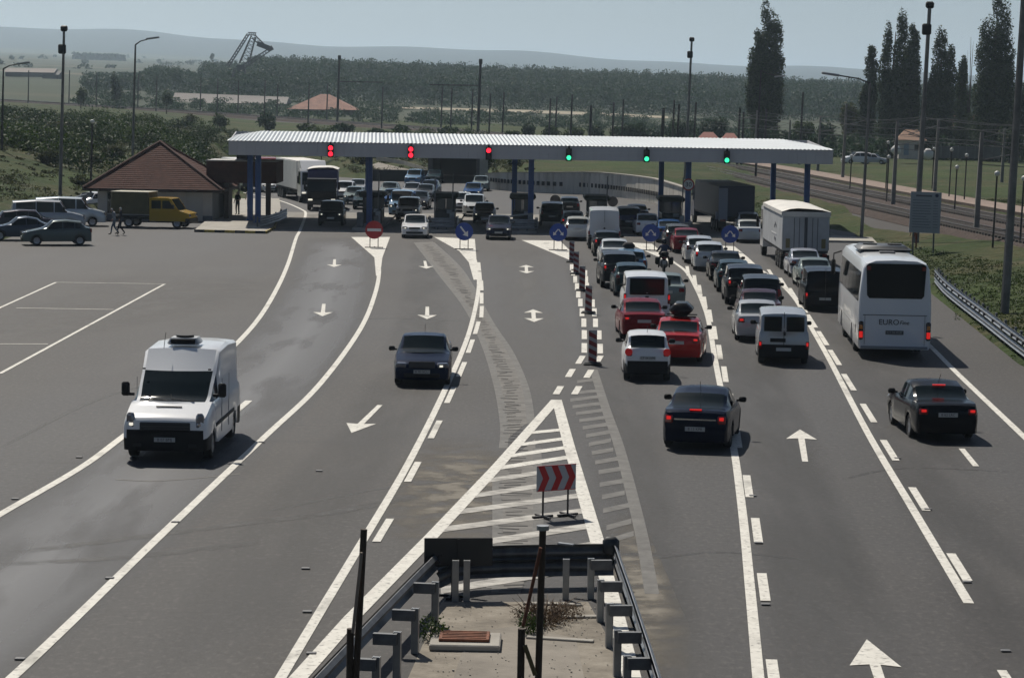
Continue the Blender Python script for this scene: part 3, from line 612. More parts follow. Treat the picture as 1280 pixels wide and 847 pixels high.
def vehicle(kind, px, row, face, hd, pname, pcol, label, cat='car', name=None, group=None, Y=None, lights=True, metal=.35, extra=None, center=False):
    """px,row: where the near end meets the ground; face 'away'/'toward'/(dx,dy); hd degrees off the road axis, + = to the right"""
    S = SPEC[kind]; P = car_proto(kind); L = S['L']
    if Y is not None: p = Vector(((px-640-.0157*100)/3000*Y, Y, 0))
    else: p = at(px, row)
    if face == 'away': d = Vector((math.sin(R(hd)), math.cos(R(hd)), 0)); c = p+d*L/2
    elif face == 'toward': d = Vector((math.sin(R(hd)), -math.cos(R(hd)), 0)); c = p-d*L/2
    else: d = Vector((*face, 0)).normalized(); c = p
    t = thing(name or {'sedan': 'sedan_car', 'liftback': 'liftback_car', 'hatch': 'hatchback_car', 'small': 'small_hatchback', 'wagon': 'estate_car', 'suv': 'off_roader', 'mpv': 'people_carrier', 'smallvan': 'small_van', 'van': 'panel_van', 'minibus': 'minibus'}[kind], label, cat, (c.x, c.y, 0.006), dir_rz(d.x, d.y), group)
    pm = paint(pname, pcol, metal)
    b = link('body', P['body'], t); b.material_slots[0].link = 'OBJECT'; b.material_slots[0].material = pm
    for g in ('windscreen', 'rear_window', 'side_window', 'bumper'):
        for q in (P[g] if isinstance(P.get(g), list) else ([P[g]] if g in P else [])): link(g, q, t)
    toward = d.y < 0
    for k in (0, 1):
        o = link('tail_light', P['tail_light'][k], t)
        if face == 'away' and lights and c.y < 170 and (len(VEH) % 3 == 0 or len(VEH) < 6): link('lit_lamp', P['tlp'][k], o)
        o = link('headlight', P['headlight'][k], t)
        if lights and toward and (c.y < 178 or len(VEH) % 3 == 0): (link('lit_reflector', P['hlp'][k], o) if lights != 'half' or k == 0 else None)
        if c.y < 200: link('mirror', P['mirror'][k], t)
    if toward or face not in ('away',): link('grille', P['grille'], t); link('air_intake', P['intake'], t); link('number_plate', P['plate_f'], t)
    if not toward: link('number_plate', P['plate_r'], t)
    for y_, s_ in ((S['fw'], -1), (S['fw'], 1), (S['rw'], -1), (S['rw'], 1)):
        wh = link('wheel', P['tyre'], t, (s_*(S['W']/2-.13), L/2-y_, S['r'])); link('rim', P['rim'], wh)
    t['hw'] = 0; del t['hw']
    VEH.append((t, kind, c, d)); return t
# ------------------------------------------------------------------ the cars
NAVY = ('navy', (.006, .016, .06)); BLK = ('black', (.008, .009, .011)); SILV = ('silver', (.42, .43, .44)); WHT = ('white', (.72, .72, .71)); DRED = ('dark_red', (.17, .008, .014)); REDP = ('red', (.38, .012, .012))
TEAL = ('dark_teal', (.012, .035, .042)); GREY = ('grey', (.10, .105, .11)); DGRY = ('charcoal', (.03, .032, .035)); LBLU = ('light_blue', (.12, .22, .34)); BLU = ('blue', (.02, .07, .19)); GRN = ('grey_green', (.20, .24, .23)); PSIL = ('pale_silver', (.55, .57, .57))
QG = 'cars queueing on the right for the toll booths'; OG = 'cars driving out of the toll booths towards the camera'; PG = 'vehicles parked by the toll house'; BG = 'cars jammed beyond the booths'
DK = NAVY
a2 = vehicle('liftback', 868, 564, 'away', 9.5, *('near_black_navy', (.004, .008, .022)), 'dark navy liftback with a chrome strip across its tail, driving over the lane line', group=QG)
a3 = vehicle('sedan', 1184, 553, 'away', -1.5, *BLK, 'black sedan nearest the right edge line, in front of the coach', group=QG)
a4 = vehicle('small', 809, 477, 'away', 1, *WHT, 'small white hatchback with round red tail lamps, last car of the left queue', group=QG, metal=.05)
a5 = vehicle('smallvan', 979, 456, 'away', 4, *SILV, 'silver small van with two rear door windows, last in the middle queue', 'van', group=QG, lights=True)
a6 = vehicle('sedan', 845, 455, 'away', 7, *REDP, 'bright red sedan carrying a black roof box beside the small white hatchback', group=QG)
a7 = vehicle('sedan', 805, 426, 'away', -1, *DRED, 'wine red sedan directly behind the white minibus', group=QG)
a8 = vehicle('minibus', 808, 404, 'away', .5, *WHT, 'white minibus with a wide black rear window in the left queue', 'minibus', group=QG, metal=.05)
a9 = vehicle('sedan', 833, 386, 'away', 1, *GRN, 'grey green sedan half hidden to the right of the white minibus', group=QG)
a10 = vehicle('hatch', 790, 371, 'away', -1, *TEAL, 'dark teal hatchback just ahead of the white minibus', group=QG)
a11 = vehicle('suv', 775, 361, 'away', -2, *DGRY, 'charcoal off-roader two ahead of the white minibus, left side', group=QG)
vehicle('hatch', 789, 350, 'away', 1, *LBLU, 'light blue hatchback with a dark bundle on its roof beside the charcoal off-roader', group=QG)
vehicle('sedan', 769, 334, 'away', 0, *PSIL, 'pale silver sedan between the charcoal off-roader and the black hatchback', group=QG)
vehicle('hatch', 759, 321, 'away', 0, *BLK, 'black hatchback with red lamps directly behind the tall white panel van', group=QG)
vv = vehicle('van', 755, 312, 'away', .5, *('light_grey', (.60, .61, .62)), 'tall light grey panel van with a plain grey back near the third blue sign', 'van', group=QG, metal=.1)
vehicle('wagon', 722, 301, 'away', 1, *PSIL, 'pale silver estate car at the kerb left of the tall panel van', group=QG)
vehicle('hatch', 716, 292, 'away', 1, *GRN, 'grey green hatchback ahead of the pale silver estate car', group=QG)
# second queue
vehicle('sedan', 859, 317, 'away', 1, *DRED, 'dark red sedan leading the second queue, beside the blue sign', group=QG)
vehicle('wagon', 875, 330, 'away', 1.5, *SILV, 'silver estate car with a black rear window, second in the middle queue', group=QG)
vehicle('wagon', 887, 339, 'away', 2, *PSIL, 'light silver estate car with tall red lamps, third in the middle queue', group=QG)
vehicle('sedan', 908, 352, 'away', 2, *BLK, 'black sedan, fourth in the middle queue, ahead of the teal hatchback', group=QG)
vehicle('hatch', 918, 366, 'away', 2, *TEAL, 'dark teal hatchback peeping out from behind the black off-roader in the middle queue', group=QG)
vehicle('suv', 932, 382, 'away', 2, *BLK, 'black off-roader with roof rails and lit brake lamp in the middle queue', group=QG)
vehicle('mpv', 952, 396, 'away', 2.5, *DGRY, 'charcoal people carrier with a big dark rear window in the middle queue', group=QG)
vehicle('sedan', 951, 411, 'away', 2.5, *('plum', (.05, .02, .028)), 'dark plum sedan squeezed between the people carrier and the silver sedan', group=QG)
vehicle('sedan', 948, 428, 'away', 3, *SILV, 'silver sedan just ahead of the silver small van', group=QG)
vehicle('sedan', 1008, 348, 'away', 1.5, *('lilac_silver', (.36, .38, .44)), 'silver sedan right behind the white truck', group=QG)
vehicle('sedan', 1021, 362, 'away', 1.5, *GRN, 'grey green sedan between the silver sedan and the black small van', group=QG)
vehicle('smallvan', 1031, 389, 'away', 2, *BLK, 'black small van with a windowless back beside the coach', 'van', group=QG)
vehicle('sedan', 938, 304, 'away', 1, *PSIL, 'pale silver sedan between the blue sign and the white truck cab', group=QG)
vehicle('hatch', 936, 293, 'away', 1, *WHT, 'white hatchback ahead of the pale silver sedan, by the dark blue container', group=QG, metal=.05)
vehicle('sedan', 837, 304, 'away', 1, *BLU, 'mid blue sedan passing to the right of the fourth blue sign', group=QG)
vehicle('wagon', 848, 312, 'away', 1, *GREY, 'grey estate car behind the mid blue sedan', group=QG)
vehicle('sedan', 810, 295, 'away', 0, *WHT, 'old white sedan just behind the guardrail of the right booths', group=QG, metal=.05)
vehicle('suv', 786, 290, 'away', 0, *NAVY, 'navy off-roader entering the lane right of the panel van', group=QG)
vehicle('sedan', 797, 281, 'away', 0, *BLK, 'black sedan ahead of the navy off-roader, under the canopy', group=QG)
vehicle('suv', 690, 283, 'away', 0, *BLK, 'black off-roader under the canopy left of the third blue sign', group=QG)
vehicle('hatch', 712, 270, 'away', 0, *DGRY, 'charcoal hatchback beyond the booth, ahead of the black off-roader', group=BG)
# extras on individual cars
S = SPEC['liftback']
MB().box((0, -S['L']/2-.005, .80), (1.05, .02, .035)).build('chrome_strip', CHROME, a2)
MB().box((0, -S['L']/2+.12, 1.035), (.30, .05, .035)).build('brake_lamp', BRAKE, a2)
MB().tube([(0, -.75, 1.38), (0, -1.0, 1.62)], .008, 5).build('aerial', BLACK, a2)
MB().box((0, -SPEC['sedan']['L']/2+1.30, 1.36), (.34, .05, .03)).build('brake_lamp', BRAKE, a3)
MB().tube([(0, -.8, 1.38), (0.02, -1.05, 1.66)], .008, 5).build('aerial', BLACK, a3)
for s in (-1, 1):
    o = MB(); o.tube([(s*.60, -1.748, .93), (s*.60, -1.80, .93)], .12, 16); o.build('round_tail_light', mat('bright_lens_red', (.45, .01, .012), .2, 0, .6, (1, .02, .02), .08), a4, 40)
MB().tube([(0, -.9, 1.46), (0, -1.15, 1.7)], .007, 5).build('aerial', BLACK, a4)
L = 4.12
for s in (-1, 1): MB().box((s*.375, -L/2-.012, 1.375), (.60, .03, .50), bev=.05).build('rear_door_window', GLASS, a5, 40)
MB().box((0, -L/2-.008, 1.1), (.02, .02, 1.35)).build('door_seam', BLACK, a5)
MB().box((.02, -L/2-.03, 1.05), (.08, .04, .12), bev=.01).build('door_handle', BLACK, a5)
MB().box((-.2, -L/2-.02, .83), (.52, .02, .13), bev=.01).build('plate_recess', BLACK, a5)
rb = thing('roof_box', 'black rounded roof box carried on the bright red sedan', 'roof box', (a6.location.x+.05, a6.location.y+.25, 1.44), a6.rotation_euler.z)
o = MB().box((0, 0, .22), (.80, 1.5, .46), bev=.22); o.build('shell', paint('box_black', (.012, .012, .013), 0), rb, 60)
MB().box((0, -.45, -.01), (1.05, .05, .04)).box((0, .45, -.01), (1.05, .05, .04)).build('roof_bars', BLACK, rb)
L = 4.75
MB().box((0, -L/2-.012, 1.46), (1.38, .05, .66), bev=.10).build('rear_door_window', GLASS, a8, 40)
MB().box((0, -L/2-.02, 1.04), (.14, .04, .1), bev=.02).build('badge', BLACK, a8)
o = MB().box((0, -4.12/2-.012, 1.15), (.02, .02, 1.35)).build('door_seam', mat('seam_dark', (.03, .03, .03), .6), next(v[0] for v in VEH if v[0]['label'].startswith('black small van')))
L = 5.3
MB().box((0, -L/2-.006, 1.45), (.025, .02, 1.8)).build('door_seam', mat('seam_grey', (.2, .2, .2), .6), vv)
MB().box((0, -L/2-.02, 1.30), (.12, .05, .14), bev=.02).build('door_handle', BLACK, vv)
bun = tag(MB().box((0, 0, .15), (.6, .7, .34), bev=.13).build('roof_bundle', mat('dark_cloth', (.015, .015, .018), .9), None, 50), 'dark bundle strapped to the roof of the light blue hatchback', 'bundle')
lb = next(v for v in VEH if 'dark bundle' in v[0]['label']); bun.location = (lb[2].x-.1, lb[2].y-.2, 1.45)
# oncoming
o1 = vehicle('liftback', 527, 484, 'toward', .5, *('blue_black', (.003, .009, .03)), 'dark blue sedan with sun glinting off its windscreen, nearest oncoming car', group=OG, lights='half')
MB().box((0, 2.236, .685), (.80, .03, .20), bev=.02).build('front_grille', mat('grille_grey', (.05, .05, .055), .4, .6), o1)
MB().tube([(0, -.7, 1.38), (0, -1.0, 1.64)], .008, 5).build('aerial', BLACK, o1)
vehicle('sedan', 518, 298, 'toward', 1, *WHT, 'white sedan leaving the second booth lane, beside the first blue arrow sign', group=OG, lights=True, metal=.05)
vehicle('hatch', 623, 300, 'toward', 0, *('dark_blue_grey', (.018, .024, .045)), 'dark compact car with lit headlamps between the two blue signs', group=OG)
vehicle('suv', 509, 277, 'toward', -1, *PSIL, 'pale silver off-roader right behind the white sedan in the booth lane', group=OG, lights='half')
vehicle('suv', 413, 283, 'toward', 1, *BLK, 'black off-roader with four lit lamps coming under the canopy on the left', group=OG)
vehicle('hatch', 605, 280, 'toward', 0, *BLK, 'black hatchback waiting behind the lifted barrier arm', group=OG)
vehicle('mpv', 592, 271, 'toward', 0, *PSIL, 'pale silver people carrier behind the black hatchback at the barrier', group=BG)
vehicle('wagon', 577, 265, 'toward', 0, *WHT, 'white estate car beyond the second booth', group=BG, metal=.05)
vehicle('minibus', 500, 271, 'toward', -2, *LBLU, 'light blue van behind the pale silver off-roader', 'van', group=BG)
vehicle('sedan', 488, 259, 'toward', -3, *BLU, 'blue sedan right of the striped column, in the jam beyond the booths', group=BG)
vehicle('hatch', 484, 249, 'toward', -4, *GRN, 'grey green hatchback farthest back behind the blue sedan', group=BG)
vehicle('sedan', 521, 262, 'toward', -3, *DGRY, 'charcoal sedan left of the second booth in the jam', group=BG)
vehicle('hatch', 529, 252, 'toward', -4, *GREY, 'grey hatchback behind the charcoal sedan in the jam', group=BG)
vehicle('sedan', 512, 249, 'toward', -4, *SILV, 'silver sedan behind the light blue van in the jam', group=BG)
vehicle('wagon', 534, 246, 'toward', -5, *NAVY, 'navy estate car farthest back left of the second booth', group=BG)
vehicle('mpv', 515, 232, 'toward', -6, *LBLU, 'light blue people carrier alone on the road by the underpass', group=BG, lights=False)
vehicle('hatch', 541, 229.5, 'toward', -4, *TEAL, 'dark teal car emerging from the dark underpass', group=BG, lights=False)
vehicle('sedan', 590, 249, 'toward', -2, *BLU, 'blue sedan on the open road right of the underpass', group=BG)
vehicle('hatch', 600, 239, 'toward', -2, *GRN, 'grey green hatchback behind the blue sedan near the underpass', group=BG, lights=False)
vehicle('mpv', 428, 251, 'toward', -2, *WHT, 'white people carrier right of the blue covered truck', group=BG, metal=.05)
vehicle('hatch', 440, 256, 'toward', -2, *GRN, 'grey green hatchback with lit lamp right of the white people carrier', group=BG)
vehicle('sedan', 444, 244, 'toward', -4, *SILV, 'silver sedan behind the hatchbacks left of the striped column', group=BG)
vehicle('hatch', 453, 262, 'toward', 0, *TEAL, 'dark teal hatchback half hidden by the left booth', group=BG)
vehicle('sedan', 339, 241, 'toward', 12, *WHT, 'white sedan in front of the red truck', group=BG, metal=.05)
vehicle('hatch', 351, 241, 'toward', 12, *TEAL, 'dark teal hatchback beside the white sedan in front of the red truck', group=BG)
vehicle('hatch', 367, 247, 'toward', 12, *SILV, 'silver hatchback in the shadow of the tall white box truck', group=BG)
# parked
pk = lambda *a, **k: vehicle(*a, group=PG, lights=False, **k)
pk('hatch', 70, 306, (-.955, -.30), 0, *('green_grey', (.10, .125, .12)), 'grey green hatchback parked nearest the camera in the left row')
pk('sedan', 27, 300, (-.95, -.30), 0, *('slate', (.05, .065, .095)), 'slate blue sedan parked at the left picture edge')
pk('wagon', 38, 291, (.96, .28), 0, *('maroon_grey', (.06, .055, .07)), 'dark estate car with red tail lamps parked behind the slate sedan')
pk('minibus', 60, 287, (.97, .2), 0, *SILV, 'silver minibus with dark side windows, parked in the row', cat='minibus')
pk('minibus', 88, 282, (.97, .15), 0, *('cool_white', (.50, .55, .58)), 'whitish minibus parked nearest the toll house', cat='minibus')
pk('hatch', 113, 264, (-.5, -.9), 0, *WHT, 'white car parked behind the minibuses at the corner of the toll house')
# ------------------------------------------------------------------ white delivery van in front
def front_van():
    p = at(206, 579); hd = R(-1.4); d = Vector((math.sin(hd), -math.cos(hd), 0)); L = 5.6; W = 2.08
    c = p-d*L/2
    t = thing('delivery_van', 'white high roof delivery van with a cooling unit on its roof, nearest oncoming vehicle', 'van', (c.x, c.y, .012), dir_rz(d.x, d.y))
    S = dict(L=L, W=W, H=2.5, fw=1.0, rw=4.45, r=.34, cowl=.98, rf=2.55, kink=(1.66, 2.0), rr=5.5, bg=5.57, hp=[(0, .98), (.05, 1.03), (.25, 1.11), (.98, 1.32), (5.57, 1.34), (5.59, 1.1), (5.6, .9)], win=[(1.12, 2.05)], tumble=.85, sill=.30, black_bumper=True, panelrear=True,
       plan=[(0, .88), (.05, .945), (.18, .98), (.6, .995), (1.2, 1.0), (5.3, 1.0), (5.52, .985), (5.6, .965)])
    # two-stage front: windscreen to 1.95 m, then a sloping cap to the roof
    G = None
    import copy
    S2 = copy.deepcopy(S); S2['H'] = 2.52
    G = car_mesh(S2)
    wm = paint('van_white', (.74, .75, .76), .02)
    body = MB(); body.v = list(G['body'].v); body.f = list(G['body'].f)
    g = G['windscreen']; base = len(body.v)
    # the top third of the raked front is sheet metal, the rest glass
    b = fixme(body, 'body', wm); link('body', b, t)
    # split windscreen faces at z=1.95 with bmesh
    me = fixme(g, 'windscreen', GLASS); bm = bmesh.new(); bm.from_mesh(me)
    bmesh.ops.bisect_plane(bm, geom=bm.verts[:]+bm.edges[:]+bm.faces[:], plane_co=(0, 0, 1.98), plane_no=(0, 0, 1))
    up = [f for f in bm.faces if f.calc_center_median().z > 1.98]; dn = [f for f in bm.faces if f.calc_center_median().z <= 1.98]
    bm2 = bm.copy(); bm2.faces.ensure_lookup_table(); 
    bmesh.ops.delete(bm, geom=up, context='FACES'); bm.to_mesh(me)
    ups = [f for f in bm2.faces if f.calc_center_median().z <= 1.98]; bmesh.ops.delete(bm2, geom=ups, context='FACES')
    me2 = bpy.data.meshes.new('front_cap'); bm2.to_mesh(me2); me2.materials.append(wm); bm.free(); bm2.free()
    for q in (me, me2): q.polygons.foreach_set('use_smooth', [True]*len(q.polygons)); q.update()
    link('windscreen', me, t); link('front_cap', me2, t)
    [link('side_window', fixme(q, 'side_window', GLASS), t) for q in G['side_window']]; [link('bumper', fixme(q, 'bumper', BLACK), t) for q in G['bumper']]
    ty, rm = wheel_meshes(.34, .22)
    for y_ in (S['fw'], S['rw']):
        for s_ in (-1, 1):
            wh = link('wheel', ty, t, (s_*(W/2-.14), L/2-y_, .34)); link('rim', rm, wh)
    f = L/2
    MB().box((0, f-.03, .87), (1.22, .10, .22), bev=.03).build('front_grille', mat('grille_black', (.02, .021, .023), .35), t, 40)
    for k in range(3): MB().box((0, f+.022, .80+.07*k), (1.12, .02, .014)).build('grille_bar', mat('bar_grey', (.05, .052, .055), .3, .5), t)
    for s in (-1, 1):
        MB().box((s*.82, f-.08, 1.0), (.25, .17, .36), bev=.05, rz=-s*R(22), rx=R(-6), top=(.75, 1)).build('headlight', LAMP, t, 40)
        MB().box((s*.81, f-.01, .92), (.12, .06, .10), bev=.03, rz=-s*R(22)).build('lamp_reflector', LAMPON if s > 0 else CHROME, t, 40)
        MB().box((s*1.17, f-1.28, 1.60), (.20, .10, .34), bev=.04).box((s*1.03, f-1.24, 1.48), (.16, .07, .07)).build('mirror', BLACK, t, 40)
        MB().box((s*.66, f-.05, .42), (.24, .12, .14), bev=.03).build('fog_lamp_recess', mat('recess_black', (.006, .006, .006), .6), t, 40)
        MB().box((s*.80, f-1.72, 2.05), (.07, .05, .035)).build('marker_lamp', BLACK, t)
        MB().box((s*(W/2+.004), f-2.12, 1.15), (.012, .015, 1.3)).build('door_seam', mat('seam_grey', (.2, .2, .2), .6), t)
        MB().box((s*(W/2+.004), f-3.3, 1.15), (.012, .015, 1.3)).build('door_seam', mat('seam_grey', (.2, .2, .2), .6), t)
        MB().box((s*(W/2+.006), f-2.7, .78), (.025, 3.0, .10), bev=.01).build('side_rubbing_strip', BLACK, t)
    MB().box((0, f+.03, .56), (.56, .02, .13)).build('plate_backing', BLACK, t)
    pl = MB().box((0, f+.043, .56), (.50, .014, .105)).build('number_plate', PLATE, t)
    MB().box((0, f-.60, 1.27), (.62, .035, .02), rx=R(-18)).build('bonnet_vent', BLACK, t)
    MB().tube([(-.55, f-.92, 1.37), (.0, f-.95, 1.41), (.05, f-1.15, 1.5)], .012, 5).tube([(.1, f-.92, 1.38), (.6, f-.95, 1.41), (.7, f-1.12, 1.48)], .012, 5).build('wiper', BLACK, t)
    u = MB().box((0, f-2.95, 2.63), (.80, .66, .17), bev=.04, top=(.88, .9)).build('cooling_unit', mat('unit_grey', (.33, .35, .37), .5), t, 40)
    MB().box((0, f-2.64, 2.63), (.60, .05, .12), bev=.01).build('unit_grille', BLACK, u)
    MB().tube([(0, f-2.95, 2.71), (0, f-2.95, 2.77)], .22, 18).build('fan', BLACK, u, 40)
    MB().tube([(.4, f-2.2, 2.5), (.42, f-2.6, 2.85)], .008, 5).build('aerial', BLACK, t)
    return t
fv = front_van()
def plate_text(t, y, z, txt, face=1):
    text_mesh(txt, .095, INK, t, Vector((0, y, z)), (-1*face, 0, 0), (0, 0, 1))
plate_text(fv, 2.8+.052, .56, 'B 07 BMJ'); plate_text(o1, 2.225+.033, .47, 'B 78 NCU')
plate_text(a2, -2.225-.022, .56, 'B 15 KPB', -1); plate_text(a3, -2.225-.022, .72, 'B 62 LRC', -1); plate_text(a4, -1.75-.022, .74, 'CT 04 SVM', -1)
# ------------------------------------------------------------------ coach
def coach():
    p = at(1117, 449); hd = R(3.8); d = Vector((math.sin(hd), math.cos(hd), 0)); L = 10.6; W = 2.52; H = 3.42
    c = p+d*L/2
    t = thing('coach', 'white coach with a wide dark rear window and lettering on its engine cover', 'coach', (c.x, c.y, .012), dir_rz(d.x, d.y))
    cw = paint('coach_white', (.70, .72, .74), .02); r = -L/2
    # body section loft (rear to front)
    prof = lambda k: [(0, .34), (W/2-.05, .34), (W/2, .42), (W/2, 1.7), (W/2-.02, 2.2), (W/2-.11, 3.12), (W/2-.22, 3.32), (W/2-.5, H), (0, H+.03)]
    st_ = [(r, .94, .0), (r+.05, .985, .0), (r+.25, 1.0, 0)]
    wheels = (r+2.9, r+8.2)
    for wy in wheels:
        for k in (-.58, -.56, -.35, 0, .35, .56, .58): st_.append((wy+k, 1.0, 0))
    st_ += [(L/2-.5, 1.0, 0), (L/2-.15, .97, 0), (L/2, .88, 0)]
    st_.sort(); rows = []
    for y, s, _ in st_:
        row = []
        for k, (x, z) in enumerate(prof(0)):
            zz = z
            if k in (1, 2):
                for wy in wheels:
                    if abs(y-wy) <= .565: zz = .48+math.sqrt(max(0, .56**2-(y-wy)**2)) 
            e = 0 if 0 < k else 0
            row.append((x*s if k < 5 or s == 1 else x*s, y, zz-(0 if s == 1 else (.03 if k >= 6 else 0))))
        rows.append(row)
    n = 9; mb = MB(); vs = [v for r_ in rows for v in r_]; b2 = len(vs); vs += [(-x, y, z) for x, y, z in vs]; fs = []; side = []
    for i in range(len(rows)-1):
        for k in range(n-1):
            a = (i*n+k, i*n+k+1, (i+1)*n+k+1, (i+1)*n+k); fs.append(a); fs.append(tuple(q+b2 for q in a[::-1]))
    for off, rv in ((0, 0), ((len(rows)-1)*n, 1)):
        for k in range(n-1): fs.append((off+k, b2+off+k, b2+off+k+1, off+k+1))
    mb.add(vs, fs); link('body', fixme(mb, 'body', cw), t)
    # rear window
    rw_ = MB().extr([(-.98, 0), (-.90, -.10), (.90, -.10), (.98, 0), (1.03, 1.02), (.94, 1.10), (-.94, 1.10), (-1.03, 1.02)], (0, r-.012, 2.20), (1, 0, 0), (0, 0, 1), (0, 1, 0), .04).build('rear_window', GLASS, t)
    for s in (-1, 1):
        MB().box((s*.94, r-.03, 3.14), (.13, .03, .14), bev=.01).build('high_tail_light', TAIL, t)
        tl = MB().box((s*1.16, r-.0, .98), (.17, .14, .64), bev=.04).build('lamp_cluster', mat('lamp_housing', (.015, .004, .004), .2, 0, 1), t, 40)
        MB().box((s*1.16, r-.075, .84), (.13, .02, .22), bev=.02).build('tail_light', BRAKE, t); MB().box((s*1.16, r-.075, 1.10), (.11, .02, .14), bev=.02).build('indicator', AMBER, t)
        # side glazing: six panes a side, proud of the body by a hair
        yy = r+.35
        for k in range(6):
            ln = 1.55; 
            MB().extr([(0, 0), (ln, 0), (ln, 1.0), (0, 1.0)], (s*(W/2-.008), yy, 1.98), (0, 1, 0), (-s*.085, 0, 1), (s, 0, 0), .014).build('side_window', GLASS, t)
            yy += ln+.04
        MB().box((s*(W/2+.003), 0.2, 1.02), (.012, 8.6, .02)).build('side_seam', mat('seam_grey', (.2, .2, .2), .6), t)
        for wy in wheels:
            ty, rm = COACHW
            wh = link('wheel', ty, t, (s*(W/2-.2), wy, .48)); link('rim', rm, wh)
        MB().box((s*(W/2+.22), L/2-.3, 2.5), (.16, .22, .6), bev=.05).tube([(s*(W/2-.1), L/2-.1, 3.1), (s*(W/2+.2), L/2-.1, 3.0), (s*(W/2+.22), L/2-.28, 2.8)], .03, 6).build('mirror', BLACK, t, 40)
        MB().box((s*(W/2+.004), r+1.1, .95), (.014, .12, .30), bev=.005).build('flap_handle', BLACK, t)
    MB().box((0, r-.006, 1.52), (2.2, .025, .02)).build('engine_cover_seam', mat('seam_dark', (.05, .055, .06), .6), t)
    for s in (-1, 1): MB().box((s*1.03, r-.004, 1.0), (.015, .02, 1.04)).build('engine_cover_seam', mat('seam_grey', (.2, .2, .2), .6), t)
    MB().box((0, r+.0, .40), (2.3, .05, .09), bev=.01).build('bumper', mat('bumper_grey', (.25, .26, .27), .5), t)
    pl = MB().box((0, r-.02, .92), (.62, .02, .14), bev=.008).build('number_plate', mat('dark_plate', (.09, .09, .09), .5), t)
    text_mesh('CT 06 EUR', .11, mat('plate_letters', (.3, .3, .28), .5), t, (0, r-.034, .92), (1, 0, 0), (0, 0, 1))
    text_mesh('EURO', .27, INK, t, (-.20, r-.012, 1.27), (1, 0, 0), (0, 0, 1)); text_mesh('Fine', .20, INK, t, (.34, r-.012, 1.26), (1, 0, 0), (0.25, 0, 1))
    ac = MB().box((0, .6, 3.53), (1.95, 2.6, .20), bev=.09, top=(.9, .9)).build('air_conditioner', mat('ac_dark', (.03, .034, .04), .45), t, 50)
    for k in (-.45, .45): MB().tube([(k, .6, 3.6), (k, .6, 3.67)], .26, 16).build('fan', BLACK, ac, 40)
    MB().box((0, -1.5, H+.05), (.55, .55, .07), bev=.02).build('roof_hatch', mat('hatch_grey', (.06, .06, .065), .5), t, 40)
COACHW = wheel_meshes(.48, .28); coach()
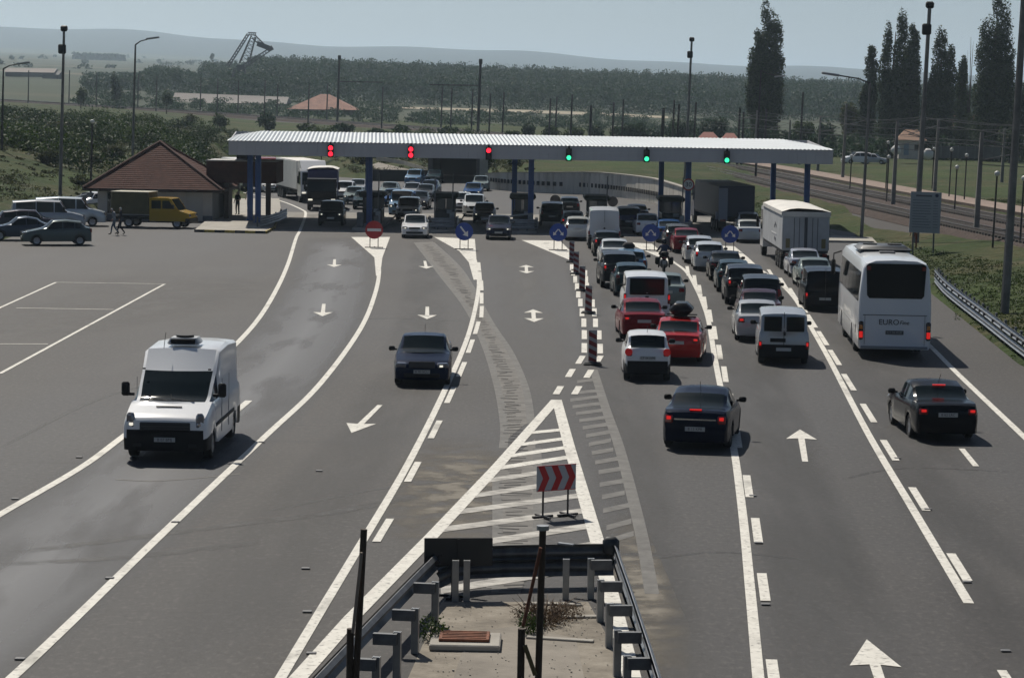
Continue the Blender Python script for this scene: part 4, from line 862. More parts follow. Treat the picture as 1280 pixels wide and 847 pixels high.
# ------------------------------------------------------------------ trucks
TW = wheel_meshes(.46, .30)
def wheels(t, W, ys_, r=.46, me=None):
    for y in ys_:
        for s in (-1, 1):
            wh = link('wheel', (me or TW)[0], t, (s*(W/2-.17), y, r)); link('rim', (me or TW)[1], wh)
def box_truck(name, label, c, d, L, W, H, boxm, cabm, cab='front', tarp=False, cabL=1.9, cabH=2.6, floor=1.05, lampson=False, boxend=0, deflector=False, roofm=None, group=None, boxname='cargo_box'):
    t = thing(name, label, 'truck', (c.x, c.y, .012), dir_rz(d.x, d.y), group); f = L/2
    bl = L-cabL-.35; by = -L/2+bl/2
    b = MB().box((0, by, (H+floor)/2), (W, bl, H-floor), bev=.05).build(boxname, boxm, t, 40)
    if tarp:   # sheeted roof with a raised middle and sagging hem
        mb = MB(); vs = []; fs = []; nx, ny = 6, 12
        for j in range(ny+1):
            for i in range(nx+1):
                x = (i/nx-.5)*(W+.08); y = -L/2-.04+(bl+.08)*j/ny; e = 1-abs(i/nx-.5)*2
                vs.append((x, y, H+.03+.16*math.sin(min(1, e*1.6)*math.pi/2)+.025*math.sin(j*2.1+i)))
        for j in range(ny):
            for i in range(nx): a = j*(nx+1)+i; fs.append((a, a+1, a+nx+2, a+nx+1))
        mb.add(vs, fs); mb.build('tarpaulin', roofm or boxm, b, 60)
        MB().box((0, -L/2-.045, H-.10), (W+.09, .03, .26)).box((-W/2-.045, by, H-.06), (.03, bl, .2)).box((W/2+.045, by, H-.06), (.03, bl, .2)).build('tarpaulin_hem', roofm or boxm, b)
    elif roofm: MB().box((0, by, H+.02), (W-.05, bl-.05, .03)).build('box_roof', roofm, b)
    MB().box((0, 0, floor-.22), (.9, L-.6, .25)).box((0, by, floor-.06), (W-.1, bl-.05, .12)).build('chassis', mat('chassis_black', (.02, .02, .022), .7), t)
    # cab
    cy = f-cabL/2; cz0 = .55
    cb = MB(); ww = W/2-.02; y1, y0 = f, f-cabL
    P_ = [(y0, cz0), (y1-.05, cz0), (y1, .8), (y1, 1.5), (y1-.32, cabH-.15), (y1-.5, cabH), (y0, cabH)]
    cb.extr([(y, z) for y, z in P_], (-ww, 0, 0), (0, 1, 0), (0, 0, 1), (1, 0, 0), 2*ww); cbo = cb.build('cab', cabm, t)
    MB().extr([(-ww+.1, 0), (ww-.1, 0), (ww-.16, cabH-1.72), (-ww+.16, cabH-1.72)], (0, y1+.004, 1.52), (1, 0, 0), Vector((0, -.32, cabH-1.65)).normalized(), (0, 1, .2), .012).build('windscreen', GLASS, cbo)
    for s in (-1, 1):
        MB().extr([(y0+.5, 1.55), (y1-.22, 1.55), (y1-.42, cabH-.2), (y0+.5, cabH-.2)], (s*(ww-.004), 0, 0), (0, 1, 0), (0, 0, 1), (s, 0, 0), .014).build('door_window', GLASS, cbo)
        MB().box((s*(W/2-.28), f+.0, .82), (.34, .06, .20), bev=.03).build('headlight', LAMPON if lampson else LAMP, cbo, 40)
        MB().box((s*(W/2+.17), f-.28, 1.95), (.16, .14, .62), bev=.04).box((s*(W/2+.04), f-.25, 2.1), (.2, .05, .05)).build('mirror', BLACK, cbo, 40)
        tl = MB().box((s*(W/2-.30), -L/2-.0, .82), (.42, .08, .18), bev=.02).build('tail_light', TAIL, t)
        MB().box((s*(W/2-.25), -L/2-.02, .62), (.55, .03, .45)).build('mud_flap', BLACK, t)
    MB().box((0, f+.01, .62), (W-.1, .12, .36), bev=.05).build('bumper', mat('bumper_dark', (.03, .03, .033), .5), cbo, 40)
    MB().box((0, f+.02, 1.2), (W-.7, .05, .4), bev=.02).build('front_grille', BLACK, cbo)
    if deflector: MB().extr([(y0+.1, cabH), (y1-.6, cabH), (y0+.35, H+.05), (y0+.1, H+.1)], (-ww+.15, 0, 0), (0, 1, 0), (0, 0, 1), (1, 0, 0), 2*ww-.3).build('wind_deflector', cabm, cbo)
    wheels(t, W, [f-1.1] + ([-L/2+1.3, -L/2+2.5] if L > 8 else [-L/2+1.5]) + ([-L/2+3.7] if L > 11 else []))
    return t, b
def vdir(h, tow=False): return Vector((math.sin(R(h)), (-1 if tow else 1)*math.cos(R(h)), 0))
TG = 'trucks at the toll plaza'
greyt = mat('truck_tarp_side', (.40, .41, .42), .6, var=.15, vscale=1); whitet = mat('pale_tarpaulin', (.58, .56, .52), .7, var=.12, vscale=1)
d = vdir(1.0); L = 14.0; c = at(1006, 338.5)+d*L/2
t, b = box_truck('articulated_truck', 'white sheeted truck with grey rear doors ahead of the silver sedan in the right lane', c, d, L, 2.5, 3.1, greyt, paint('white', (.72, .72, .72), .1), tarp=True, roofm=whitet, cabH=2.9, group=TG)
dk = mat('door_dark', (.045, .05, .06), .5)
MB().box((0, -L/2-.02, 1.95), (.16, .05, 1.75)).build('door_post', dk, b)
for s in (-1, 1):
    MB().box((s*.95, -L/2-.03, 1.45), (.22, .04, .5)).build('reflector_board', mat('reflector_ochre', (.16, .13, .05), .5), b)
    for k in (.35, .62): MB().tube([(s*k, -L/2-.045, 1.1), (s*k, -L/2-.045, 2.8)], .018, 6).build('lock_rod', GALVD, b)
MB().box((-1.262, -2.2, 1.75), (.012, 3.0, .07)).build('side_stripe', mat('stripe_pale', (.6, .6, .6), .5), b)
for k, (yy, zz) in enumerate(((-3.4, 2.2), (-2.9, 2.3), (-2.4, 2.15), (-3.2, 1.45), (-2.7, 1.5))): MB().box((-1.262, yy, zz), (.012, .28, .18), bev=.004).build('side_mark', mat('mark_dark', (.1, .1, .11), .5), b)
d = vdir(-3.2); L = 15.0; c = Vector((15.35, 165.6, 0))+d*L/2
t, b = box_truck('container_truck', 'truck with a dark navy box body standing in the far right booth lane', c, d, L, 2.5, 3.2, mat('navy_box', (.012, .018, .04), .5), paint('navy2', (.01, .02, .06), .2), roofm=mat('roof_grey', (.22, .22, .23), .6), cabH=2.8, group=TG)
MB().box((-.95, -L/2-.02, 1.9), (.62, .03, 2.3)).build('rear_corner_panel', mat('panel_grey', (.20, .22, .27), .5), b)
MB().box((-1.35, -L/2+.3, 1.15), (.12, .4, .5)).build('side_locker', mat('panel_grey', (.20, .22, .27), .5), t)
d = vdir(3, True); L = 7.5; c = at(402, 263.5)-d*L/2
t, b = box_truck('covered_truck', 'dark cabbed truck with a blue tarpaulin cover, second vehicle in the left lane', c, d, L, 2.35, 3.15, mat('blue_tarp', (.035, .04, .12), .6), paint('black2', (.015, .015, .017), 0), tarp=True, roofm=whitet, cabH=2.5, lampson=True, group=TG)
MB().box((0, L/2-.42, 2.5), (2.3, .1, .06)).build('sun_visor', mat('pale_trim', (.6, .6, .6), .5), t)
d = Vector((.25, -1, 0)).normalized(); L = 14.5; c = atY(394, 250, 203); c.z = 0; c = c-d*L/2
t, b = box_truck('box_truck', 'tall white box truck with a wind deflector behind the blue covered truck', c, d, L, 2.5, 3.45, mat('box_white', (.50, .51, .50), .6, var=.1), paint('white', (.72, .72, .72), .1), deflector=True, cabH=2.8, lampson=True, roofm=whitet, group=TG)
d = Vector((.33, -1, 0)).normalized(); L = 9; c = atY(351, 237, 232); c.z = 0; c = c-d*L/2
box_truck('red_truck', 'bright red truck partly hidden behind the jammed cars', c, d, L, 2.5, 2.95, paint('red', (.38, .012, .012), .35), paint('red', (.38, .012, .012), .35), cabH=2.8, group=TG)
d = Vector((.35, -1, 0)).normalized(); L = 9; c = atY(318, 240, 226); c.z = 0; c = c-d*L/2
box_truck('white_truck', 'white truck seen behind the leftmost blue column', c, d, L, 2.4, 3.0, mat('box_white', (.50, .51, .50), .6), paint('white', (.72, .72, .72), .1), cabH=2.9, group=TG)
# yellow crew-cab truck
d = Vector((.985, -.17, 0)).normalized(); c = at(193, 284)
ym = paint('yellow', (.40, .25, .018), 0); L = 5.4; W = 1.95
t = thing('crew_cab_truck', 'yellow crew cab truck with an olive tarpaulin box parked before the toll house', 'truck', (c.x, c.y, .012), dir_rz(d.x, d.y), PG); f = L/2
cb = MB().extr([(f-2.75, .45), (f-.04, .45), (f, .62), (f-.02, .98), (f-.75, 1.18), (f-1.28, 1.95), (f-1.5, 2.0), (f-2.75, 2.0)], (-W/2+.05, 0, 0), (0, 1, 0), (0, 0, 1), (1, 0, 0), W-.1).build('cab', ym, t)
MB().box((0, f-.1, .50), (W, .32, .34), bev=.05).build('bumper', BLACK, cb, 40)
MB().extr([(-.82, 0), (.82, 0), (.74, .86), (-.74, .86)], (0, f-.775, 1.21), (1, 0, 0), Vector((0, -.53, .77)).normalized(), (0, .8, .5), .02).build('windscreen', GLASS, cb)
for s in (-1, 1):
    for a, b_ in ((f-2.6, f-1.95), ): MB().box((s*(W/2-.045), (a+b_)/2, 1.55), (.02, b_-a, .55)).build('rear_door_window', GLASS, cb)
    MB().extr([(f-1.85, 1.28), (f-1.0, 1.28), (f-1.38, 1.82), (f-1.85, 1.82)], (s*(W/2-.055), 0, 0), (0, 1, 0), (0, 0, 1), (s, 0, 0), .02).build('front_door_window', GLASS, cb)
    MB().box((s*.72, f-.0, .86), (.34, .06, .18), bev=.03).build('headlight', LAMP, cb, 40); MB().box((s*(W/2+.08), f-1.05, 1.45), (.14, .1, .26), bev=.03).build('mirror', BLACK, cb, 40)
MB().box((0, f-4.1, 1.6), (W+.05, 2.6, 1.45), bev=.04).build('cargo_box', mat('olive_tarp', (.075, .065, .02), .7, var=.25, vscale=2), t, 40)
MB().box((0, f-4.1, 2.35), (W+.1, 2.65, .06), bev=.02).build('box_roof', mat('tarp_pale', (.38, .36, .28), .7), t)
MB().box((0, f-3.5, .62), (.8, 4.0, .2)).build('chassis', BLACK, t)
wheels(t, W, (f-.85, f-4.2), .34, wheel_meshes(.34, .22))
# ------------------------------------------------------------------ people (skinned skeletons)
def person(label, loc, rz, shirt, trousers, pose, hair=(.02, .015, .012), skin=(.35, .2, .14), name='person', seated=False):
    """pose: dict joint -> (x,y,z); facing +Y"""
    J = dict(pel=(0, 0, .96), sp=(0, .0, 1.15), ch=(0, .0, 1.38), nk=(0, .01, 1.52), hd=(0, .03, 1.62), top=(0, .02, 1.74), ls=(-.18, 0, 1.43), rs=(.18, 0, 1.43), le=(-.25, -.03, 1.15), re=(.25, -.03, 1.15), lh=(-.26, .08, .92), rh=(.26, .08, .92), lf=(-.27, .11, .84), rf=(.27, .11, .84), lp=(-.10, 0, .90), rp=(.10, 0, .90), lk=(-.11, .04, .50), rk=(.11, .04, .50), la=(-.11, 0, .09), ra=(.11, 0, .09), lt=(-.12, .16, .035), rt=(.12, .16, .035))
    J.update(pose)
    rad = dict(pel=(.15, .12), sp=(.135, .10), ch=(.16, .11), nk=(.055, .055), hd=(.085, .10), top=(.06, .07), ls=(.065, .065), rs=(.065, .065), le=(.045, .045), re=(.045, .045), lh=(.03, .035), rh=(.03, .035), lf=(.025, .04), rf=(.025, .04), lp=(.09, .09), rp=(.09, .09), lk=(.06, .06), rk=(.06, .06), la=(.042, .045), ra=(.042, .045), lt=(.035, .03), rt=(.035, .03))
    E = [('pel', 'sp'), ('sp', 'ch'), ('ch', 'nk'), ('nk', 'hd'), ('hd', 'top'), ('ch', 'ls'), ('ch', 'rs'), ('ls', 'le'), ('rs', 're'), ('le', 'lh'), ('re', 'rh'), ('lh', 'lf'), ('rh', 'rf'), ('pel', 'lp'), ('pel', 'rp'), ('lp', 'lk'), ('rp', 'rk'), ('lk', 'la'), ('rk', 'ra'), ('la', 'lt'), ('ra', 'rt')]
    ks = list(J); me = bpy.data.meshes.new('skel'); me.from_pydata([J[k] for k in ks], [(ks.index(a), ks.index(b)) for a, b in E], [])
    tmp = bpy.data.objects.new('skel', me); COL.objects.link(tmp)
    bm = bmesh.new(); bm.from_mesh(me); lay = bm.verts.layers.skin.verify(); bm.verts.ensure_lookup_table()
    for i, k in enumerate(ks): bm.verts[i][lay].radius = rad[k]; bm.verts[i][lay].use_root = (k == 'pel')
    bm.to_mesh(me); bm.free()
    tmp.modifiers.new('s', 'SKIN').use_smooth_shade = True; sb = tmp.modifiers.new('b', 'SUBSURF'); sb.levels = 1; sb.render_levels = 1
    bpy.context.view_layer.update()
    bme = bpy.data.meshes.new_from_object(tmp.evaluated_get(bpy.context.evaluated_depsgraph_get())); bpy.data.objects.remove(tmp)
    bme.materials.clear()
    def cm(c): return mat('cloth_%02x%02x%02x' % tuple(int(x*255) for x in c), c, .9)
    for m_ in (cm(shirt), cm(trousers), mat('skin', skin, .6), cm((.02, .018, .016)), cm(hair)): bme.materials.append(m_)
    def z_of(k): return J[k][2]
    for p in bme.polygons:
        c = p.center; i = 0
        if c.z < J['pel'][2]+.03: i = 1
        for k in ('lf', 'rf', 'lh', 'rh'):
            if (c-Vector(J[k])).length < .10: i = 2
        for k in ('lt', 'rt', 'la', 'ra'):
            if (c-Vector(J[k])).length < .13 and c.z < J[k][2]+.09: i = 3
        if (c-Vector(J['hd'])).length < .15 and c.z > J['nk'][2]: i = 2
        if (c-Vector(J['top'])).length < .10 or ((c-Vector(J['hd'])).length < .15 and c.y < J['hd'][1]-.02 and c.z > J['hd'][2]-.04): i = 4
        p.material_index = i
    o = link(name, bme, None, loc); o.rotation_euler = (0, 0, rz); tag(o, label, 'person'); bme.name = 'person'
    hx, hy, hz = J['hd']
    return o
def sole(p): return (p.x, p.y, .0)
p = at(143, 294); person('person in a pale grey shirt crossing the parking lot, nearer the parked cars', (p.x, p.y, .01), R(100), (.25, .27, .28), (.10, .13, .17), dict(ch=(0, .06, 1.36), nk=(0, .12, 1.48), hd=(0, .16, 1.57), top=(0, .17, 1.69), lk=(-.11, .16, .52), la=(-.11, .22, .10), lt=(-.12, .38, .06), rk=(.11, .0, .50), ra=(.11, -.28, .14), rt=(.12, -.16, .04), lf=(-.24, .22, .88), lh=(-.25, .18, .95)), hair=(.35, .35, .35))
p = at(151, 293.5); person('person in dark clothes walking beside the one in the pale shirt', (p.x, p.y, .01), R(95), (.03, .028, .03), (.02, .022, .03), dict(ch=(0, .05, 1.37), lk=(-.11, .02, .50), la=(-.11, -.26, .14), lt=(-.12, -.12, .04), rk=(.11, .16, .52), ra=(.11, .24, .10), rt=(.12, .40, .06)), hair=(.5, .5, .48))
p = at(285, 271); person('person in dark clothes standing under the porch roof, left of the pair', (p.x, p.y, .14), R(200), (.015, .015, .017), (.02, .02, .022), {})
p = at(297, 271); person('person in dark jacket standing under the porch roof, right of the pair', (p.x, p.y, .14), R(150), (.03, .03, .035), (.018, .018, .02), dict(lh=(-.22, .22, 1.1), lf=(-.14, .27, 1.12), le=(-.27, .02, 1.15)))
p = at(306, 268); person('person in light shirt standing behind the leftmost blue column', (p.x, p.y+3, .14), R(170), (.35, .34, .30), (.10, .10, .11), {})
p = at(1145, 308); sp = Vector((p.x, p.y, tz(p.x, p.y)))
# motorcycle and rider
p = at(831, 343); mc = thing('motorcycle', 'dark touring motorcycle with side cases between the two queues', 'motorcycle', (p.x, p.y+1.0, .012), R(-2))
for y_ in (-.72, .72):
    wh = MB(); n = 20; wh.tube([(0+.055*s, 0, 0) for s in (-1, 1)], .31, 20); w_ = wh.build('wheel', RUBBER, mc, 40); w_.location = (0, y_, .31)
    MB().tube([(-.065, 0, 0), (.065, 0, 0)], .2, 16).build('rim', RIM, w_, 40)
MB().tube([(0, -.72, .40), (0, -.35, .75), (0, .2, .8), (0, .5, .95)], [.05, .10, .14, .10], 10).build('frame', paint('bike_black', (.012, .012, .015), .2), mc, 60)
MB().box((0, -.05, .48), (.42, .5, .42), bev=.1).build('engine', GALVD, mc, 50)
MB().box((0, .55, 1.05), (.55, .34, .45), bev=.12, rx=R(20), top=(.6, .5)).build('fairing', paint('bike_black', (.012, .012, .015), .2), mc, 50)
MB().tube([(-.40, .35, 1.08), (0, .48, 1.05), (.40, .35, 1.08)], .02, 6).build('handlebar', BLACK, mc)
MB().box((0, -.25, .86), (.30, .75, .12), bev=.05).build('seat', BLACK, mc, 50)
for s in (-1, 1): MB().box((s*.36, -.62, .68), (.22, .46, .40), bev=.06).build('side_case', BLACK, mc, 50)
MB().box((0, -.82, 1.02), (.40, .30, .28), bev=.08).build('top_case', BLACK, mc, 50); MB().box((0, -.98, .84), (.26, .05, .08), bev=.02).build('tail_light', TAIL, mc); MB().box((0, -1.0, .6), (.2, .02, .2)).build('number_plate', PLATE, mc)
MB().tube([(0, .55, .8), (0, .72, .31)], .04, 8).build('fork', GALVD, mc)
rd = person('motorcyclist in a dark blue jacket and black helmet riding between the queues', (p.x, p.y+.75, .012), R(-2), (.02, .03, .07), (.012, .012, .015), dict(pel=(0, 0, .98), sp=(0, .08, 1.16), ch=(0, .15, 1.36), nk=(0, .20, 1.48), hd=(0, .23, 1.59), top=(0, .23, 1.70), ls=(-.19, .15, 1.40), rs=(.19, .15, 1.40), le=(-.34, .28, 1.18), re=(.34, .28, 1.18), lh=(-.38, .52, 1.10), rh=(.38, .52, 1.10), lf=(-.36, .62, 1.10), rf=(.36, .62, 1.10), lp=(-.12, .03, .94), rp=(.12, .03, .94), lk=(-.26, .38, .74), rk=(.26, .38, .74), la=(-.27, .12, .36), ra=(.27, .12, .36), lt=(-.28, .28, .30), rt=(.28, .28, .30)), name='person')
hm = MB(); hm.tube([(0, .23, 1.50), (0, .235, 1.54), (0, .24, 1.62), (0, .24, 1.70), (0, .235, 1.76), (0, .23, 1.78)], [.09, .125, .145, .13, .08, .02], 14); hm.build('helmet', paint('helmet', (.012, .013, .02), 0), rd, 60)
# ------------------------------------------------------------------ toll plaza
ISL = [(-9.9, 160.0), (-4.8, 160.0), (.6, 160.0), (5.8, 160.0), (11.0, 159.5)]
KERB = mixmat('kerb_concrete', [(.3, (.26, .25, .22)), (.7, (.38, .36, .33))], scale=1.5, bump=.1)
def round_island(cx, y0, y1, w, nose=1.0):
    P = [(cx+w/2*math.cos(a), y0+nose-nose*math.sin(a)) for a in [math.pi*k/8 for k in range(9)]]
    return P+[(cx-w/2, y1), (cx+w/2, y1)]
canw = thing('canopy', 'long flat toll canopy with corrugated grey roof and fascia', 'canopy', (1, 172, 0))
def rel(o): o.matrix_parent_inverse = Matrix.Translation(-canw.location); return o
A, B, C_, D = (-19.35, 162.6), (21.5, 162.6), (22.0, 181), (-21.0, 181)
zb, zf, zk = 4.87, 5.80, 6.22
FASC = mixmat('fascia_metal', [(.3, (.44, .44, .455)), (.7, (.50, .50, .515))], scale=.4, rough=.55, bump=0)
mb = MB(); m_ = MB(); lip = MB()
npan = 68
for k in range(npan):
    x0 = A[0]+(B[0]-A[0])*k/npan; x1 = A[0]+(B[0]-A[0])*(k+1)/npan
    mb.box(((x0+x1)/2, 162.6, (zb+zf)/2), (x1-x0-.008, .06, zf-zb-.01))
rel(mb.build('fascia_panels', FASC, canw))['kind'] = 'stuff'
MB().box((0, 0, 0), (1, 1, 1))
sl = MB()
for (p, q) in ((A, D), (D, C_), (C_, B)):
    zz = (zf, zk) if p == A else ((zk, zk) if p == D else (zk, zf))
    v = [(p[0], p[1], zb), (q[0], q[1], zb), (q[0], q[1], zz[1]), (p[0], p[1], zz[0])]
    dx, dy = q[0]-p[0], q[1]-p[1]; l = math.hypot(dx, dy); nx, ny = dy/l*.06, -dx/l*.06
    sl.add(v+[(a+nx, b+ny, c) for a, b, c in v], [(0, 1, 2, 3), (7, 6, 5, 4), (3, 2, 6, 7), (0, 4, 5, 1), (1, 5, 6, 2), (0, 3, 7, 4)])
rel(sl.build('side_fascia', FASC, canw))
rel(MB().add([(A[0]+.1, A[1]+.1, zb+.02), (B[0]-.1, B[1]+.1, zb+.02), (C_[0]-.1, C_[1]-.1, zb+.02), (D[0]+.1, D[1]-.1, zb+.02), (A[0]+.1, A[1]+.1, zb+.1), (B[0]-.1, B[1]+.1, zb+.1), (C_[0]-.1, C_[1]-.1, zb+.1), (D[0]+.1, D[1]-.1, zb+.1)], [(3, 2, 1, 0), (4, 5, 6, 7), (0, 1, 5, 4), (1, 2, 6, 5), (2, 3, 7, 6), (3, 0, 4, 7)]).build('soffit', mat('soffit_grey', (.22, .22, .23), .7), canw))
# corrugated roof sheet: real ridges, hipped at the ends
rf_ = MB(); vs = []; fs = []; nc = 150
for k in range(nc*2+1):
    t_ = k/(nc*2); h = .045 if k % 2 else 0
    xa = A[0]-.1+(B[0]-A[0]+.2)*t_; xd = D[0]+(C_[0]-D[0])*t_; ed = min(1, min(t_, 1-t_)*22)
    vs += [(xa, A[1]-.08, zf+.02+h), (xa*.9+xd*.1, A[1]+1.8, zf+.02+h+.06), (xd, D[1]+.05, zf+.05+(zk-zf)*(.25+.75*ed)+h)]
for k in range(nc*2):
    for j in (0, 1): fs.append((k*3+j, k*3+3+j, k*3+4+j, k*3+1+j))
rf_.add(vs, fs); rel(rf_.build('corrugated_roof', mat('roof_metal', (.40, .42, .43), .40, .55, var=.1, vscale=.5), canw))
cols = [(-17.75, 166.5), (-10.0, 166), (1.15, 166), (12.0, 166), (20.2, 166), (-18.6, 169.2), (-11.0, 182.5-2), (0.0, 180.3), (11.0, 180.3), (19.4, 180.3)]
cme = MB(); 
for s in (-1, 1): cme.box((s*.14, 0, 2.5), (.10, .26, 4.72))
cme.box((0, 0, 2.5), (.2, .06, 4.72)); cme.box((0, 0, .17), (.62, .62, .05))
for z_ in (.8, 1.9, 3.0, 4.1): cme.box((0, -.035, z_), (.2, .02, .10))
cme = cme.mesh('column', BLUES)
for x, y in cols: o = link('column', cme, canw); rel(o); o.location = (x, y, 0)
fl = MB()
for s in ((-17.75, 166.5), (-18.6, 169.2)): pass
# traffic lights
def tlight(px, mode, label):
    x = (px-640-3.7)/3000*162.4
    t = thing('lane_signal', label, 'traffic light', (x, 162.42, 5.25), 0, 'lane signals on the canopy fascia')
    MB().box((0, 0, 0), (.40, .20, .86), bev=.04).build('housing', BLACK, t, 40)
    MB().box((0, .0, .50), (.12, .12, .20)).build('bracket', BLACK, t)
    for k, z in ((0, .20), (1, -.20)):
        on = (mode == 'RR') or (mode == 'R' and k == 0) or (mode == 'G' and k == 1)
        m_ = mat('signal_red_lit', (.6, .02, .02), .3, 0, 0, (1, .012, .03), 3) if mode[0] == 'R' and on else (mat('signal_green_lit', (.02, .5, .25), .3, 0, 0, (.04, .9, .4), 1.6) if on else mat('signal_dark', (.02, .004, .006), .3))
        MB().tube([(0, -.10, z), (0, -.125, z)], .155, 20).build('lens', m_, t, 40)
        vs = MB(); 
        pts = [(math.cos(a)*.165, math.sin(a)*.165) for a in [math.pi*j/8 for j in range(9)]]
        v = [(x_, -.10, z+y_) for x_, y_ in pts]+[(x_, -.26, z+y_) for x_, y_ in pts]
        vs.add(v, [(j, j+1, j+10, j+9) for j in range(8)]).build('visor', BLACK, t)
for px, md, lb in ((414, 'RR', 'double red lane signal, leftmost on the canopy fascia'), (514, 'RR', 'double red lane signal, second from the left on the fascia'), (611, 'R', 'lane signal with a single red light near the middle of the fascia'), (711, 'G', 'green lane signal, leftmost of the three green ones'), (808, 'G', 'green lane signal, middle of the three green ones'), (908, 'G', 'green lane signal, rightmost on the canopy fascia')): tlight(px, md, lb)
bi = 0
blab = ['booth island under the second column, with a rounded yellow kerb nose', 'booth island behind the first blue arrow sign', 'booth island behind the second blue sign', 'booth island behind the third blue sign', 'booth island at the fourth blue sign']
boo = ['dark toll booth behind the no entry sign', 'dark toll booth behind the white sedan, left of the middle', 'dark toll booth by the middle columns', 'dark toll booth behind the tall panel van', 'dark toll booth beside the container truck']
def booth(x, y, label):
    t = thing('toll_booth', label, 'toll booth', (x, y, .15), 0, 'toll booths under the canopy')
    w_, l_, h_ = 1.35, 3.4, 2.15
    MB().box((0, 0, .5), (w_, l_, 1.0), bev=.03).build('lower_wall', DARKG, t)
    for s in (-1, 1):
        for yy in (-l_/2+.05, -.55, .55, l_/2-.05): MB().box((s*(w_/2-.05), yy, 1.42), (.08, .08, .84)).build('window_post', DARKG, t)
        for yy in (-1.1, 0, 1.1): MB().box((s*(w_/2-.06), yy, 1.42), (.02, .98, .82)).build('pane', GLASS, t)
    for yy in (-l_/2+.04, l_/2-.04):
        for xx in (-.3, .3): MB().box((xx, yy, 1.42), (.48, .02, .82)).build('pane', mat('booth_glass', (.05, .07, .07), .08, spec=.8), t)
        MB().box((0, yy, 1.42), (.06, .07, .84)).build('window_post', DARKG, t)
    MB().box((0, 0, 2.0), (w_+.5, l_+.7, .34), bev=.12).build('roof', mat('booth_roof', (.028, .036, .024), .6, var=.3), t, 40)
    MB().box((0, 0, 1.88), (w_, l_, .1)).build('head_rail', DARKG, t)
    MB().box((.3, -l_/2-.02, .9), (.4, .04, .25), bev=.02).build('notice', SGREY, t)
    return t
RAILP = [(-.155, 0), (-.155, .03), (-.09, .085), (-.02, .03), (.02, .03), (.09, .085), (.155, .03), (.155, 0)]
def wbeam(mb, pts, z, face=1):
    """W profile beam following pts (2D); z = centre height"""
    n = len(RAILP); vs = []; fs = []
    for i, p in enumerate(pts):
        a = Vector(pts[max(0, i-1)]); b = Vector(pts[min(len(pts)-1, i+1)]); d = (b-a).normalized(); nx, ny = -d.y*face, d.x*face
        zz = z[i] if isinstance(z, (list, tuple)) else z
        for (h, o) in RAILP: vs.append((p[0]+nx*o, p[1]+ny*o, zz+h))
        for (h, o) in RAILP: vs.append((p[0]+nx*(o-.012), p[1]+ny*(o-.012), zz+h))
    for i in range(len(pts)-1):
        for k in range(n-1):
            a = i*2*n+k; b = (i+1)*2*n+k
            fs.append((a, a+1, b+1, b)); fs.append((a+n+1, a+n, b+n, b+n+1))
        a = i*2*n; b = (i+1)*2*n
        fs.append((a, b, b+n, a+n)); fs.append((a+n-1, a+2*n-1, b+2*n-1, b+n-1))
    return mb.add(vs, fs)
for k, (x, y0) in enumerate(ISL):
    tag(MB().prism(round_island(x, y0, 184, 1.9), -.02, .15).build('toll_island', KERB), blab[k], 'kerb island', 'kerbed islands of the toll booths')
    b = booth(x, 169.2, boo[k])
    # kerb edge stripes
    bo = thing('island_guardrail', ['steel guardrail loop around the nose of the ' + s for s in ('leftmost booth island', 'second booth island', 'middle booth island', 'fourth booth island', 'rightmost booth island')][k], 'guardrail', (x, y0, .15), 0, 'guardrails around the island noses')
    if k == 0:
        MB().box((-.5, 2.5, .5), (.45, .35, 1.0), bev=.04).build('control_cabinet', GALVD, bo); MB().box((.6, 2.2, .4), (.3, .3, .8), bev=.04).build('bollard', GALVD, bo)
        bo['label'] = 'grey control cabinet and bollard on the leftmost booth island'; bo['category'] = 'cabinet'; bo.name = 'control_cabinet_set'; del bo['group']
    else:
        for z_ in (.28, .62):
            mb = MB(); wbeam(mb, [(-.95, 4.5), (-.95, 1.6), (-.75, 1.1), (-.3, .9), (.3, .9), (.75, 1.1), (.95, 1.6), (.95, 4.5)], z_, -1); mb.build('rail_beam', GALV, bo)
        for xx, yy in ((-.9, 3.5), (-.9, 1.8), (.9, 1.8), (.9, 3.5), (-.3, 1.0), (.3, 1.0)): MB().box((xx, yy, .38), (.08, .08, .78)).build('post', GALVD, bo)
        if k == 1: MB().tube([(-.55, 2.2, 0), (-.55, 2.2, 3.4)], .05, 8).build('marker_pole', GALVD, bo)
    # barrier machine at the far side
    bm_ = thing('barrier_machine', 'grey barrier cabinet with a lowered arm on booth island %s' % ('by the leftmost column', 'left of the middle', 'in the middle', 'right of the middle', 'by the right column')[k], 'barrier', (x+.55, 165.2, .15), 0, 'boom barriers of the toll lanes')
    MB().box((0, 0, .5), (.35, .35, 1.0), bev=.04).build('cabinet', GALV, bm_)
    if k == 2:
        MB().tube([(0, 0, .95), (-3.4, -.1, .42+1.0-.9)], .05, 8).build('arm', mat('arm_white', (.6, .6, .58), .5), bm_); bm_['label'] = 'grey barrier cabinet with a slanting white boom in the middle'
    else: MB().tube([(0, 0, .95), (0.05, 0, 3.6)], .04, 8).build('arm', GALVD, bm_); bm_['label'] = bm_['label'].replace('lowered', 'raised')
